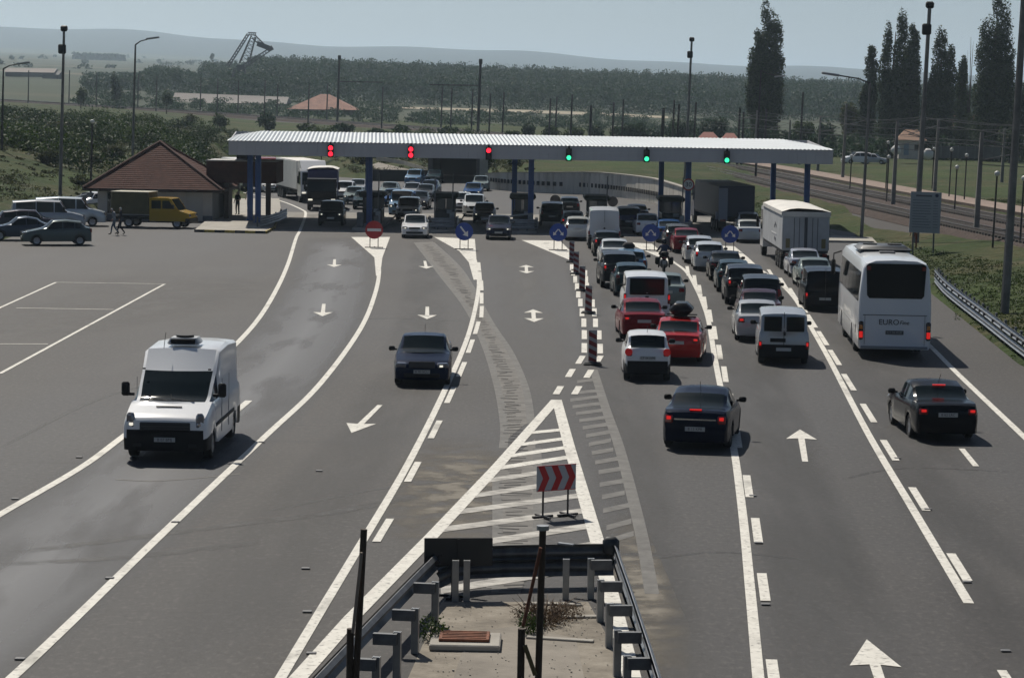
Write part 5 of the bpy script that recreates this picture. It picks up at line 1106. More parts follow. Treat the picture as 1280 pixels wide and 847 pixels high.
# left kerbed pavement and porch
sd_ = [tuple(q) for q in P2([(243, 290), (332, 292), (343, 286), (351, 262), (349, 250), (285, 250), (256, 279)])]
tag(MB().prism(sd_, -.02, .14).build('pavement', CONC), 'raised concrete pavement beside the toll house', kind='structure')
kt = thing('striped_kerb', 'yellow and black striped kerb round the pavement by the toll house', 'kerb', (sd_[0][0], sd_[0][1], 0))
kl = P2([(243, 290), (332, 292), (343, 286), (347, 275)]); n = 0
for (ax, ay), (bx, by) in zip(kl, kl[1:]):
    l = math.hypot(bx-ax, by-ay); q = max(1, round(l/.7))
    for j in range(q):
        u = (j+.5)/q; o = MB().box((0, 0, 0), (l/q-.01, .14, .17)).build('kerb_stone', YEL if n % 2 else mat('kerb_black', (.03, .03, .03), .7), kt)
        o.location = (ax+(bx-ax)*u-kt.location.x, ay+(by-ay)*u-kt.location.y-.0, .085); o.rotation_euler = (0, 0, math.atan2(by-ay, bx-ax)); n += 1
gr = thing('pavement_guardrail', 'steel guardrail slanting along the pavement edge by the leftmost column', 'guardrail', (-17.2, 160, .14))
mb = MB(); wbeam(mb, [(.2, .3), (.45, 3), (.7, 8), (.7, 14)], .5, -1); mb.build('rail_beam', GALV, gr)
mb = MB(); wbeam(mb, [(.2, .3), (.45, 3), (.7, 8), (.7, 14)], .18, -1); mb.build('rail_beam', GALV, gr)
for a, b in ((.12, .6), (.4, 4), (.62, 8), (.62, 12)): MB().box((a-.08, b, .33), (.1, .1, .7)).build('post', GALVD, gr)
# ------------------------------------------------------------------ toll house
th = thing('toll_house', 'cream toll house with a brown hipped tile roof', 'building', (-25.3, 172, 0))
def relh(o): o.matrix_parent_inverse = Matrix.Translation(-th.location); return o
x0, x1, y0, y1 = -29.4, -21.3, 169.5, 177.5
wl = relh(MB().box(((x0+x1)/2, (y0+y1)/2, 1.15), (x1-x0, y1-y0, 2.3)).build('wall', WALLW, th))
relh(MB().box(((x0+x1)/2, y0-.01, .2), (x1-x0+.04, .05, .4)).build('plinth', mat('plinth_grey', (.12, .13, .15), .8), th))
ex0, ex1, ey0, ey1 = -30.3, -20.5, 168.6, 178.4; pk_ = (-25.6, 173.6, 5.45)
rb_ = [(ex0, ey0, 2.25), (ex1, ey0, 2.25), (ex1, ey1, 2.25), (ex0, ey1, 2.25)]
# tile courses: each slope is stepped like lapped rows of tiles
mb = MB()
for a, b in zip(rb_, rb_[1:]+rb_[:1]):
    a = Vector(a); b = Vector(b); p_ = Vector(pk_); N = 24
    for k in range(N):
        t0, t1 = k/N, (k+1)/N
        q0, q1, q2, q3 = a.lerp(p_, t0), b.lerp(p_, t0), b.lerp(p_, t1), a.lerp(p_, t1); u = Vector((0, 0, .022))
        mb.add([q0+u, q1+u, q2, q3, q0, q1], [(0, 1, 2, 3), (4, 5, 1, 0)])
relh(mb.build('roof', BROOF, th))
hc = MB()
for a in rb_: hc.tube([Vector(a)+Vector((0, 0, .06)), Vector(pk_)+Vector((0, 0, .08))], .09, 6)
relh(hc.build('hip_caps', mat('hip_cap', (.09, .04, .03), .85, var=.2), th))
relh(MB().box(((ex0+ex1)/2, ey0, 2.17), (ex1-ex0, .06, .2)).box((ex1, (ey0+ey1)/2, 2.17), (.06, ey1-ey0, .2)).box((ex0, (ey0+ey1)/2, 2.17), (.06, ey1-ey0, .2)).build('eaves_board', mat('eaves_dark', (.03, .016, .012), .7), th))
relh(MB().add([(ex0, ey0, 2.15), (ex1, ey0, 2.15), (ex1, ey1, 2.15), (ex0, ey1, 2.15)], [(0, 1, 2, 3)]).build('soffit', mat('eaves_dark', (.03, .016, .012), .7), th))
for xx, ww, hh, zz in ((-28.3, .8, 1.5, 1.25), (-26.3, 1.6, 1.1, 1.35), (-22.6, 1.1, 2.0, 1.05)):
    fr = relh(MB().box((xx, y0-.02, zz), (ww+.14, .08, hh+.14)).build('window' if hh < 1.9 else 'door', mat('frame_white', (.45, .44, .42), .6), th))
    o = MB().box((xx, y0-.06, zz), (ww, .03, hh)).build('pane' if hh < 1.9 else 'leaf', GLASS if hh < 1.9 else mat('door_pale', (.42, .41, .38), .6), fr)
    if hh < 1.9: MB().box((xx, y0-.08, zz), (.05, .03, hh)).build('glazing_bar', mat('frame_white', (.45, .44, .42), .6), fr)
relh(MB().box((-19.3-.2, 174.2, 3.45), (5.0, 5.2, 1.55)).build('porch_roof', BROOF, th))
relh(MB().box((-19.5, 171.5, 4.25), (5.1, .12, .08)).box((-19.5, 174.2, 4.245), (5.1, 5.2, .05)).build('porch_coping', mat('coping', (.30, .29, .28), .6), th))
for xx, yy in ((-17.6, 171.9), (-20.6, 171.9)): relh(MB().box((xx, yy, 1.4), (.35, .3, 2.6)).build('porch_pillar', mat('pillar_brown', (.07, .05, .045), .8), th))
relh(MB().box((-20.9, 175.5, 1.3), (.2, 3.6, 2.4)).build('porch_back_wall', mat('pillar_brown', (.07, .05, .045), .8), th))
tk = thing('roof_tank', 'small dark tank standing behind the porch roof', 'tank', (-19.9, 178.0, 0)); MB().box((0, 0, 4.3), (1.3, .9, .7), bev=.08).build('tank_body', BLACK, tk, 40)
for s in (-.5, .5): MB().box((s, 0, 1.98), (.1, .1, 3.96)).build('leg', GALVD, tk)
# ------------------------------------------------------------------ round signs, chevron sign, delineators
def disc(mb, x, y, z, r, n=28, th=.03): return mb.tube([(x, y, z), (x, y+th, z)], r, n)
def round_sign(px, row, kind, label):
    p = at(px, row); t = thing('round_sign', label, 'road sign', (p.x, p.y, .012), 0, None if kind in ('no_entry', 'right') else 'blue signs with two diverging arrows')
    for s in (-1, 1):
        MB().tube([(s*.24, 0, .02), (s*.24, 0, .75)], .025, 8).build('leg', mat('leg_dark', (.04, .035, .035), .6), t)
    MB().box((0, 0, .03), (1.1, .06, .05)).box((0, .35, .03), (.06, .8, .04)).build('foot_frame', mat('leg_dark', (.04, .035, .035), .6), t)
    z = 1.06; R0 = .53
    m1, m2 = (RED, SWHITE) if kind == 'no_entry' else (SBLUE, SWHITE)
    d_ = disc(MB(), 0, -.03, z, R0).build('sign_disc', m1, t)
    if kind == 'no_entry': MB().box((0, -.042, z), (.82, .02, .17), bev=.005).build('white_bar', m2, d_)
    else:
        ar = [(-.04, -.30), (.04, -.30), (.04, .08), (.16, .08), (0, .30), (-.16, .08), (-.04, .08)]
        for sgn in ((1,) if kind == 'right' else (-1, 1)):
            a = R(180-sgn*38); k = 1.25 if kind == 'right' else .80; ox = 0 if kind == 'right' else sgn*.16
            pl = [((x*math.cos(a)+y*math.sin(a))*k+ox, (-x*math.sin(a)+y*math.cos(a))*k-.0) for x, y in ar]
            MB().extr(pl, (0, -.034, z), (1, 0, 0), (0, 0, 1), (0, -1, 0), .012).build('arrow', m2, d_)
        rg = MB()
    return t
round_sign(467.5, 310, 'no_entry', 'red round no entry sign with a white bar before the leftmost booth')
round_sign(580, 312, 'right', 'blue round sign with a single arrow pointing down to the right')
round_sign(697.5, 313, 'split', 'blue round sign with two diverging arrows, right of the dark compact car')
round_sign(813, 313.5, 'split', 'blue round sign with two diverging arrows, between the two left queues')
round_sign(912, 315, 'split', 'blue round sign with two diverging arrows, rightmost, above the middle queue')
ls = thing('speed_limit_sign', 'round white speed limit sign with a red rim fixed to a canopy column', 'road sign', (12.0, 165.75, 3.25))
disc(MB(), 0, 0, 0, .42).build('rim', RED, ls); disc(MB(), 0, -.012, 0, .33).build('face', SWHITE, ls)
text_mesh('30', .46, INK, ls, (0, -.018, 0), (1, 0, 0), (0, 0, 1), 'numerals')
for px, row, lb in ((694, 250, 'left one, over the black off-roader'), (766, 252, 'right one, beside the fourth booth')):
    q = atY(px, row, 186); t = thing('reversed_round_sign', 'dark back of a round sign, ' + lb, 'road sign', (q.x, q.y, 0))
    disc(MB(), 0, 0, q.z, .40).build('sign_disc', mat('sign_back_grey', (.06, .06, .065), .6), t); MB().tube([(0, .06, 0), (0, .06, q.z+.3)], .03, 8).build('pole', GALVD, t)
# chevron board
a = at(677.4, 649.7); b = at(711.4, 642.6); mid = (a+b)/2; dx = (b-a); ang = math.atan2(dx.y, dx.x)*.55
cs = thing('chevron_board', 'red and white chevron board on two legs inside the painted gore', 'road sign', (mid.x, mid.y, .012), ang)
w_, z0, z1 = .94, .56, 1.10
bd = MB().box((0, 0, (z0+z1)/2), (w_, .03, z1-z0), bev=.008).build('board', SGREY, cs)
MB().box((0, -.018, (z0+z1)/2), (w_-.02, .006, z1-z0-.02)).build('white_face', mat('chevron_white', (.36, .38, .41), .5), bd)
st = .30; ch = .15
for k in range(3):
    ox = -w_/2+.02+k*.315; Hh = (z1-z0)-.03
    P_ = [(ox, 0), (ox+ch, 0), (ox+ch+.12, Hh/2), (ox+ch, Hh), (ox, Hh), (ox+.12, Hh/2)]
    MB().extr(P_, (0, -.0225, z0+.015), (1, 0, 0), (0, 0, 1), (0, -1, 0), .005).build('red_chevron', RED, bd)
MB().box((0, -.02, z0+.007), (w_, .012, .014)).box((0, -.02, z1-.007), (w_, .012, .014)).build('red_rim', RED, bd)
for s in (-1, 1):
    MB().tube([(s*.30, .02, .02), (s*.30, .02, .62)], .022, 8).build('leg', mat('leg_dark', (.04, .035, .035), .6), cs)
    MB().box((s*.30, .02, .025), (.50, .06, .04), rz=R(5)).box((s*.30, .02, .025), (.06, .6, .035)).build('foot', mat('leg_dark', (.04, .035, .035), .6), cs)
DL = [(714.5, 328, 'farthest of the row'), (720, 343, 'second farthest'), (727.5, 364, 'third, beside the charcoal off-roader'), (735.5, 392, 'fourth, beside the white minibus'), (740.5, 456, 'nearest, beside the small white hatchback')]
red_d = mat('delineator_red', (.16, .012, .015), .5); wh_d = mat('delineator_white', (.30, .30, .31), .5)
for px, row, lb in DL:
    p = at(px, row); t = thing('striped_delineator', 'red and white striped lane delineator board, ' + lb, 'delineator', (p.x, p.y, .012), R(rnd.uniform(-6, 6)), 'striped delineators along the dashed lane')
    MB().box((0, 0, .05), (.62, .42, .09), bev=.03, top=(.9, .9)).build('rubber_foot', mat('foot_grey', (.05, .05, .05), .8), t, 40)
    bd = MB().box((0, 0, .62), (.28, .035, 1.08), bev=.01).build('board', wh_d, t)
    for k in range(4):
        z = .14+k*.275
        MB().extr([(-.135, max(.09, z)), (.135, max(.09, z-.13)), (.135, z+.02), (-.135, z+.15)], (0, -.019, 0), (1, 0, 0), (0, 0, 1), (0, -1, 0), .005).build('red_stripe', red_d, bd)
    MB().box((.0, -.02, .62), (.02, .012, 1.04)).build('centre_rib', mat('rib_grey', (.12, .11, .11), .5), bd) if False else None
# ------------------------------------------------------------------ foreground crash barrier
fb = thing('crash_barrier', 'steel crash barrier closing the gore in the foreground', 'guardrail', (0, 40, 0))
def relf(o): o.matrix_parent_inverse = Matrix.Translation(-fb.location); return o
def topat(px, py, z): q = at(px, py, z); return (q.x, q.y)
LR = [topat(549, 695, .62), topat(520, 724, .62), topat(488, 757, .62), topat(455, 791, .62), topat(420, 828, .62), topat(388, 862, .62)]
RRl = [topat(765, 686, .62), topat(775, 716, .62), topat(786, 748, .62), topat(797, 782, .62), topat(808, 816, .62), topat(822, 862, .62)]
mb = MB(); wbeam(mb, LR, .60, 1); relf(mb.build('left_beam', GALVD, fb))
mb = MB(); wbeam(mb, RRl, .60, 1); relf(mb.build('right_beam', GALV, fb))
XR = [topat(551, 712, .5), topat(566, 705, .5), topat(590, 701, .5), topat(640, 699, .5), topat(700, 698, .5), topat(768, 697, .5)]
mb = MB(); wbeam(mb, XR, .34, 1); relf(mb.build('cross_beam', GALVD, fb))
mb = MB(); wbeam(mb, [(x, y+.03) for x, y in XR], .60, 1); relf(mb.build('upper_cross_beam', GALVD, fb))
post = MB().box((0, 0, .36), (.10, .055, .72)).box((.05, 0, .36), (.012, .11, .72)).box((-.05, 0, .36), (.012, .11, .72)).mesh('post', GALV)
blk = MB().box((0, 0, 0), (.36, .10, .17)).mesh('spacer', GALVD)
def bpost(px, row, side, rz):
    p = at(px, row); o = link('post', post, fb, (0, 0, 0)); relf(o); o.location = (p.x, p.y, 0); o.rotation_euler = (0, 0, rz)
    if side: q = link('spacer', blk, o, (side*.17, -.08, .62))
for px, row in ((543.7, 780), (518.6, 816), (496, 848), (470, 882)): bpost(px, row, -1, R(-8))
for px, row in ((738, 748), (750, 777), (761, 809), (771, 845), (783, 880)): bpost(px, row, 1, R(6))
for px, row in ((569, 751), (583, 751), (707, 749)): bpost(px, row, 0, 0)
for px in (580, 707): 
    q = topat(px, 697, .6); o = relf(MB().box((q[0], q[1]-.05, .86), (.30, .09, .03), rz=R(-30)).build('clamp', GALV, fb))
q = topat(760, 690, .6); relf(MB().box((q[0]+.05, q[1]-.02, .72), (.30, .16, .34), bev=.07).build('end_cap', mat('cap_dark', (.03, .033, .035), .5), fb, 50))
# back of a dark sign panel behind the barrier
p = at(572, 748); sp_ = thing('sign_panel_back', 'dark back of a sign panel standing behind the barrier', 'sign', (p.x, p.y+.15, 0), R(6))
MB().box((0, 0, .80), (1.20, .03, .50), bev=.01).box((0, -.025, .80), (.04, .02, .46)).build('panel', mat('panel_back', (.012, .013, .014), .5), sp_)
MB().tube([(-.1, .03, .0), (-.1, .03, .95)], .02, 8).build('leg', GALVD, sp_); MB().box((-.1, .03, .02), (.6, .06, .04), rz=R(-20)).box((-.1, .03, .02), (.06, .6, .04), rz=R(-20)).build('foot', BLACK, sp_)
# leaning poles
def pole_set(label, pts, name='post_frame'):
    x, y = pts[0][0][0], pts[0][0][1]
    t = thing(name, label, 'post', (x, y, 0))
    for (a, b, r, m_, nm) in pts: MB().tube([Vector(a)-Vector((x, y, 0)), Vector(b)-Vector((x, y, 0))], r, 10).build(nm, m_, t, 40)
    return t
def pp(px, py, Y): q = atY(px, py, Y); return (q.x, q.y, q.z)
YP = 31.5
def gz(v): return (v[0], v[1], max(0, v[2]))
def down(v): return (v[0], v[1], 0)
a_ = pp(455, 661, YP); b_ = pp(446, 790, YP)
pole_set('dark weathered post with a short stub and pale brace, on the left of the barrier', [((b_[0]-.045, YP, 0), a_, .045, WOOD, 'tall_post'), (down(pp(437, 785, YP)), pp(438, 785, YP), .048, WOOD, 'short_post'), (pp(452, 690, YP-.1), pp(441, 790, YP-.1), .022, mat('brace_pale', (.25, .2, .16), .7, .2, var=.4), 'brace')])
a_ = pp(678.5, 661, YP)
t = pole_set('tarred post with a grey cap and rusty brace, on the right of the barrier', [((a_[0]-.04, YP, 0), a_, .047, WOOD, 'tall_post'), (down(pp(651.5, 785, YP)), pp(652, 785, YP), .05, WOOD, 'short_post'), (pp(676, 684, YP-.1), pp(654, 782, YP-.1), .024, RUST, 'brace'), (pp(656, 806, YP-.1), pp(669, 843, YP-.1), .03, mat('ochre_wood', (.12, .09, .03), .8, var=.4), 'lower_brace')])
MB().tube([(0.04, 0, a_[2]-.01), (0.04, 0, a_[2]+.05)], .085, 12).build('cap', GALV, t, 40)
rr2 = random.Random(21); st_ = MB()
for k in range(260):
    u, v = rr2.uniform(540, 760), rr2.uniform(752, 860); p = at(u, v); s_ = rr2.uniform(.006, .02)*(1.8 if rr2.random() < .06 else 1)
    st_.box((p.x, p.y, .014+s_*.3), (s_*rr2.uniform(.8, 1.6), s_, s_*.7), rz=rr2.uniform(0, 3))
tag(st_.build('loose_stones', CONC), 'loose stones and grit scattered inside the barrier', kind='stuff')
# island inside the barrier: broken concrete, drain cover, dry bush
sheet('island_surface', P2([(552, 752), (735, 752), (762, 800), (785, 870), (500, 870)]), .006, DIRT, label='dusty broken concrete inside the barrier')
sheet('island_surface', P2([(585, 790), (650, 782), (720, 798), (735, 870), (560, 870)]), .010, CONCD, label='cracked concrete slab inside the barrier')
dc = thing('drain_cover', 'rusty brown drain cover in a pale concrete frame inside the barrier', 'drain cover', tuple(at(582, 806)[:2])+(.01,), R(-1))
MB().box((0, 0, .05), (1.12, .96, .10), bev=.02).build('frame', CONC, dc); MB().box((-.02, .05, .125), (.80, .62, .05), bev=.01).build('cover', RUST, dc)
for k in range(5): MB().box((-.02, -.18+k*.115, .155), (.70, .02, .012)).build('rib', RUST, dc)
for k, (px, py, l, rz, rl) in enumerate(((700, 800, 1.1, -12, 'below the dry bush'), (722, 772, .8, 8, 'right of the dry bush'), (690, 756, 1.0, -3, 'behind the dry bush'))):
    p = at(px, py); tag(MB().box((0, 0, .015), (l, .14, .035), bev=.01, rz=R(rz)).build('rubble_strip', CONC), 'broken pale concrete strip inside the barrier, ' + rl, 'rubble', 'rubble inside the barrier').location = (p.x, p.y, .01)
# ------------------------------------------------------------------ retaining wall with marker openings
WP = P2([(606, 236), (640, 239), (685, 241.5), (730, 243), (775, 247), (815, 253), (858, 262.5)])
WP = [(v.x, v.y) for v in smooth_line(WP, 6)]
wt = thing('retaining_wall', 'long curved concrete retaining wall with a row of dark square openings', 'wall', (WP[0][0], WP[0][1], 0))
def relw(o): o.matrix_parent_inverse = Matrix.Translation(-wt.location); return o
cum = [0]
for a, b in zip(WP, WP[1:]): cum.append(cum[-1]+math.hypot(b[0]-a[0], b[1]-a[1]))
TOT = cum[-1]
def wpt(s):
    for i in range(len(WP)-1):
        if s <= cum[i+1]: t = (s-cum[i])/(cum[i+1]-cum[i]); return (WP[i][0]+(WP[i+1][0]-WP[i][0])*t, WP[i][1]+(WP[i+1][1]-WP[i][1])*t, math.atan2(WP[i+1][1]-WP[i][1], WP[i+1][0]-WP[i][0]))
    return (WP[-1][0], WP[-1][1], math.atan2(WP[-1][1]-WP[-2][1], WP[-1][0]-WP[-2][0]))
WT = [(0, 1.5), (.12, 1.8), (.35, 2.15), (.7, 2.1), (1, 1.75)]
npn = 16
wallm = mixmat('wall_concrete', [(.3, (.45, .42, .36)), (.7, (.66, .63, .56))], scale=.6, rough=.95, bump=.2, bscale=6, dist=.02, stretch=(1, 1, .25), second=[((.16, .145, .12), 1.5, .55, .75, .7, (1, 1, .12))])
for k in range(npn):
    s0, s1 = TOT*k/npn+.03, TOT*(k+1)/npn-.03; x0, y0, _ = wpt(s0); x1, y1, _ = wpt(s1); h0, h1 = pw(s0/TOT, WT), pw(s1/TOT, WT)
    dx, dy = x1-x0, y1-y0; l = math.hypot(dx, dy); nx, ny = -dy/l*.3, dx/l*.3
    v = [(x0, y0, -.1), (x1, y1, -.1), (x1+nx, y1+ny, -.1), (x0+nx, y0+ny, -.1), (x0, y0, h0), (x1, y1, h1), (x1+nx, y1+ny, h1), (x0+nx, y0+ny, h0)]
    relw(MB().add(v, [(3, 2, 1, 0), (4, 5, 6, 7), (0, 1, 5, 4), (1, 2, 6, 5), (2, 3, 7, 6), (3, 0, 4, 7)]).build('panel', wallm, wt))
    v = [(x0-nx*.3, y0-ny*.3, h0+.002), (x1-nx*.3, y1-ny*.3, h1+.002), (x1+nx*1.3, y1+ny*1.3, h1+.002), (x0+nx*1.3, y0+ny*1.3, h0+.002)]
    relw(MB().add(v+[(a, b, c+.09) for a, b, c in v], [(3, 2, 1, 0), (4, 5, 6, 7), (0, 1, 5, 4), (1, 2, 6, 5), (2, 3, 7, 6), (3, 0, 4, 7)]).build('coping', CONC, wt))
mk = MB().box((0, 0, 0), (.34, .05, .40)).mesh('marker', mat('marker_dark', (.02, .02, .022), .8))
s = 1.6
while s < TOT*.80:
    x, y, a = wpt(s); o = link('dark_square', mk, wt); relw(o); o.location = (x+math.sin(a)*.07, y-math.cos(a)*.07, .98-.2*s/TOT); o.rotation_euler = (0, 0, a); s += .66
# low apron wall and kerb in front of it
tag(MB().box((7, 224, 0), (.1, .1, .1)).build('x', CONC), 'x', 'x') and bpy.data.objects.remove(bpy.data.objects['x'])
# ------------------------------------------------------------------ underpass and ramp
up = thing('underpass', 'dark road underpass beneath the railway embankment', 'bridge', (-6.5, 262, 0))
def relu(o): o.matrix_parent_inverse = Matrix.Translation(-up.location); return o
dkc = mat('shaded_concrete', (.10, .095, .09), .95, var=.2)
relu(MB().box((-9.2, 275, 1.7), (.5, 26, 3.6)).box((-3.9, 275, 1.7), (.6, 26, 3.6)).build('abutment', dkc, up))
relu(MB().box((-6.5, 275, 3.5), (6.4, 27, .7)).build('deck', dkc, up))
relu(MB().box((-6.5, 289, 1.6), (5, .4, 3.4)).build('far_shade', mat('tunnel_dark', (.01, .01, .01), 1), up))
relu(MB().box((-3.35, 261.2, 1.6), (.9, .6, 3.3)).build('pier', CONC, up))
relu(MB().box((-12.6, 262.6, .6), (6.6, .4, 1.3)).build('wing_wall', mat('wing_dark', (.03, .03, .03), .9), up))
rp = P2([(470, 216), (535, 228)], 0)
rm_ = thing('ramp', 'pale concrete ramp road with a low parapet climbing left of the underpass', 'ramp', (-14, 268, 0))
def relr(o): o.matrix_parent_inverse = Matrix.Translation(-rm_.location); return o
q = [atY(473, 203, 285), atY(532, 216.5, 268), atY(487, 217.5, 266), atY(462, 207, 285)]
relr(MB().add([tuple(v) for v in q]+[(v.x, v.y, -.5) for v in q], [(0, 1, 2, 3), (0, 4, 5, 1), (1, 5, 6, 2), (2, 6, 7, 3), (3, 7, 4, 0)]).build('deck', CONCD, rm_))
q0, q1, q2 = atY(470, 200, 290), atY(505, 206, 280), atY(534, 215, 269)
mb = MB()
for a, b in ((q0, q1), (q1, q2)):
    mb.add([tuple(a), tuple(b), (b.x, b.y, b.z+.45), (a.x, a.y, a.z+.45), (a.x, a.y+.3, a.z), (b.x, b.y+.3, b.z), (b.x, b.y+.3, b.z+.45), (a.x, a.y+.3, a.z+.45)], [(0, 1, 2, 3), (3, 2, 6, 7), (7, 6, 5, 4), (0, 3, 7, 4), (1, 5, 6, 2)])
relr(mb.build('parapet', CONC, rm_))
# ------------------------------------------------------------------ railway
RAILC = [(44, 20, .95), (39, 60, .95), (35.5, 110, .95), (32.5, 160, .95), (29.5, 220, .95), (26.5, 290, 1.0), (20, 345, 1.35), (9, 405, 2.0), (-8, 465, 2.9), (-34, 530, 3.6), (-72, 590, 4.9), (-120, 640, 6.6), (-180, 690, 8.6)]
rc = [Vector(p) for p in RAILC]; RC = []
for i in range(len(rc)-1):
    p0 = rc[max(i-1, 0)]; p1 = rc[i]; p2 = rc[i+1]; p3 = rc[min(i+2, len(rc)-1)]
    for k in range(8):
        t = k/8; RC.append(.5*((2*p1)+(p2-p0)*t+(2*p0-5*p1+4*p2-p3)*t*t+(3*p1-p0-3*p2+p3)*t**3))
RC.append(rc[-1])
def roff(i, o):
    d = RC[min(i+1, len(RC)-1)]-RC[max(i-1, 0)]; d.z = 0; d.normalize(); return Vector((RC[i].x+d.y*o, RC[i].y-d.x*o, RC[i].z))
def rail_strip(mb, o0, o1, z0, z1=None, i1=None):
    vs = []; fs = []; n = i1 or len(RC)
    for i in range(n): a = roff(i, o0); b = roff(i, o1); vs += [(a.x, a.y, a.z+z0), (b.x, b.y, b.z+(z0 if z1 is None else z1))]
    for i in range(n-1): fs.append((2*i, 2*i+1, 2*i+3, 2*i+2))
    return mb.add(vs, fs)
mb = MB(); rail_strip(mb, -5.1, -4.6, -.3, .12); rail_strip(mb, -4.6, 4.6, .12); rail_strip(mb, 4.6, 6.6, .12, -.9)
tag(mb.build('railway_bed', BALLAST), 'brown ballast bed of the railway', kind='structure')
mb = MB(); rail_strip(mb, -6.4, -4.95, -.75, -.28); tag(mb.build('rail_bank_shade', mat('bank_shadow_colour', (.03, .026, .024), .9), ), 'bank coloured dark as shade along the near side of the railway', kind='structure')  # bank strip coloured dark to stand for the shadow beside the track
mb = MB(); rail_strip(mb, 5.6, 8.8, .30, .30, 60); rail_strip(mb, 5.6, 5.5, -.2, .30, 60); tag(mb.build('platform', mixmat('platform_paving', [(.3, (.16, .12, .10)), (.7, (.30, .23, .19))], scale=2, bump=.2)), 'pinkish paved railway platform', kind='structure')
trk = thing('railway_track', 'near railway track running behind the information board', 'railway track', (33, 150, 1)); trk2 = thing('railway_track', 'far railway track beside the paved platform', 'railway track', (37, 150, 1))
steel = mat('rail_steel', (.20, .17, .16), .35, .8); slm = mat('sleeper', (.10, .09, .08), .9)
for t_, oc in ((trk, -3.3), (trk2, 1.8)):
    for s in (-.75, .75):
        mb = MB(); vs = []; fs = []
        for i in range(len(RC)):
            a = roff(i, oc+s-.04); b = roff(i, oc+s+.04); vs += [(a.x, a.y, a.z+.24), (a.x, a.y, a.z+.38), (b.x, b.y, b.z+.38), (b.x, b.y, b.z+.24)]
        for i in range(len(RC)-1):
            for k in range(3): fs.append((4*i+k, 4*i+k+1, 4*i+5+k, 4*i+4+k))
        o = mb.add(vs, fs).build('rail', steel, t_); o.matrix_parent_inverse = Matrix.Translation(-t_.location)
    mb = MB(); acc = 0
    for i in range(2, 44):
        a, b = roff(i, oc), roff(i+1, oc); l = (b-a).length; n = int(l/.7); ang = math.atan2(b.y-a.y, b.x-a.x)
        for k in range(n): c = a.lerp(b, k/n); mb.box((c.x, c.y, c.z+.19), (.24, 2.4, .14), rz=ang)
    o = mb.build('sleepers', slm, t_); o.matrix_parent_inverse = Matrix.Translation(-t_.location); o['kind'] = 'stuff'
# ------------------------------------------------------------------ poles
LEAN = Vector((math.tan(R(1.5)), 0, 1)).normalized()
def pole_thing(name, label, cat, px, rowb, Y, rowt, r0, r1, m, group=None, head=None):
    q = atY(px, rowb, Y); zg = min(q.z, tz(q.x, Y)) if q.z > tz(q.x, Y) else q.z
    base = Vector((q.x, Y, tz(q.x, Y)-.2)) if abs(q.z-tz(q.x, Y)) < 4 else Vector((q.x, Y, q.z))
    top = atY(px, rowt, Y); h = top.z-base.z
    t = thing(name, label, cat, base, 0, group)
    MB().tube([(0, 0, 0), tuple(LEAN*h)], [r0, r1], 8).build('pole', m, t, 40)
    if head: head(t, LEAN*h, h)
    return t, base, h
def flood(t, tp, h):
    MB().box(tuple(tp+Vector((0, 0, -.1))), (.5, .35, .4), rx=R(20), bev=.08).build('floodlight', BLACK, t); MB().box(tuple(tp+Vector((-.15, 0, -1.6))), (.55, .4, .7), bev=.08).build('floodlight', BLACK, t)
    MB().box(tuple(tp+Vector((.0, 0, -.9))), (.12, .12, 1.5)).build('head_mast', POLED, t)
def arm(dx, dz=.6, lamp=True):
    def f(t, tp, h):
        e = tp+Vector((dx, -.5, dz)); MB().tube([tuple(tp), tuple(tp+Vector((dx*.3, -.1, dz*.55))), tuple(e)], [.06, .05, .04], 6).build('arm', POLED, t)
        if lamp: MB().box(tuple(e), (1.2, .35, .16), bev=.05, ry=R(-8 if dx > 0 else 8)).build('lamp_head', mat('lamp_grey', (.30, .31, .32), .5), t, 40)
    return f
pole_thing('floodlight_mast', 'tall slender floodlight mast at the left above the parked minibuses', 'light mast', 75, 247, 178, 34, .14, .09, POLEC, head=flood)
pole_thing('floodlight_mast', 'tall floodlight mast rising behind the canopy right of the middle', 'light mast', 857, 190, 240, 48, .16, .10, POLEC, head=flood)
pole_thing('floodlight_mast', 'tall floodlight mast rising behind the information board', 'light mast', 1146, 268, 150, 4, .19, .11, POLEC, head=flood)
pole_thing('floodlight_mast', 'thick floodlight mast nearest the right picture edge', 'light mast', 1256, 380, 100, -60, .19, .13, POLEC, head=flood)
pole_thing('street_lamp', 'tall street lamp with an arm to the right behind the toll house', 'street lamp', 165, 195, 215, 56, .13, .08, POLEC, head=arm(1.6))
pole_thing('street_lamp', 'street lamp with a long arm to the left, right of the white truck', 'street lamp', 1077, 284, 160, 104, .12, .07, POLEC, head=arm(-2.7, .55))
pole_thing('street_lamp', 'street lamp in front of the lone poplar, with a short arm', 'street lamp', 945, 195, 260, 88, .13, .07, POLED, head=arm(2.0, -.6))
pole_thing('street_lamp', 'street lamp at the left picture edge with an arm to the right', 'street lamp', 2, 175, 210, 86, .12, .07, POLED, head=arm(1.8, .5))
def globe(t, tp, h): MB().tube([tuple(tp+Vector((0, 0, z))) for z in (-.16, -.11, 0, .11, .16)], [.04, .13, .17, .13, .04], 10).build('globe', mat('globe_white', (.62, .62, .58), .3), t, 60)
pole_thing('globe_lamp', 'dark lamp post with a white globe on the hillside behind the toll house', 'street lamp', 113, 240, 182, 152, .09, .07, POLED, head=globe)
PLL = ['ahead of the grey poplars', 'left of the pale shed', 'right of the pale shed', 'by the concrete fence', 'far right by the platform', 'in front of the board']
k = 0
PLN = ['leftmost of all', 'low one left of the pale shed', 'taller one behind the low one', 'high one right of the board', 'low one right of the board', 'second from the right', 'rightmost of all', 'behind the right hand masts', 'just above the board']
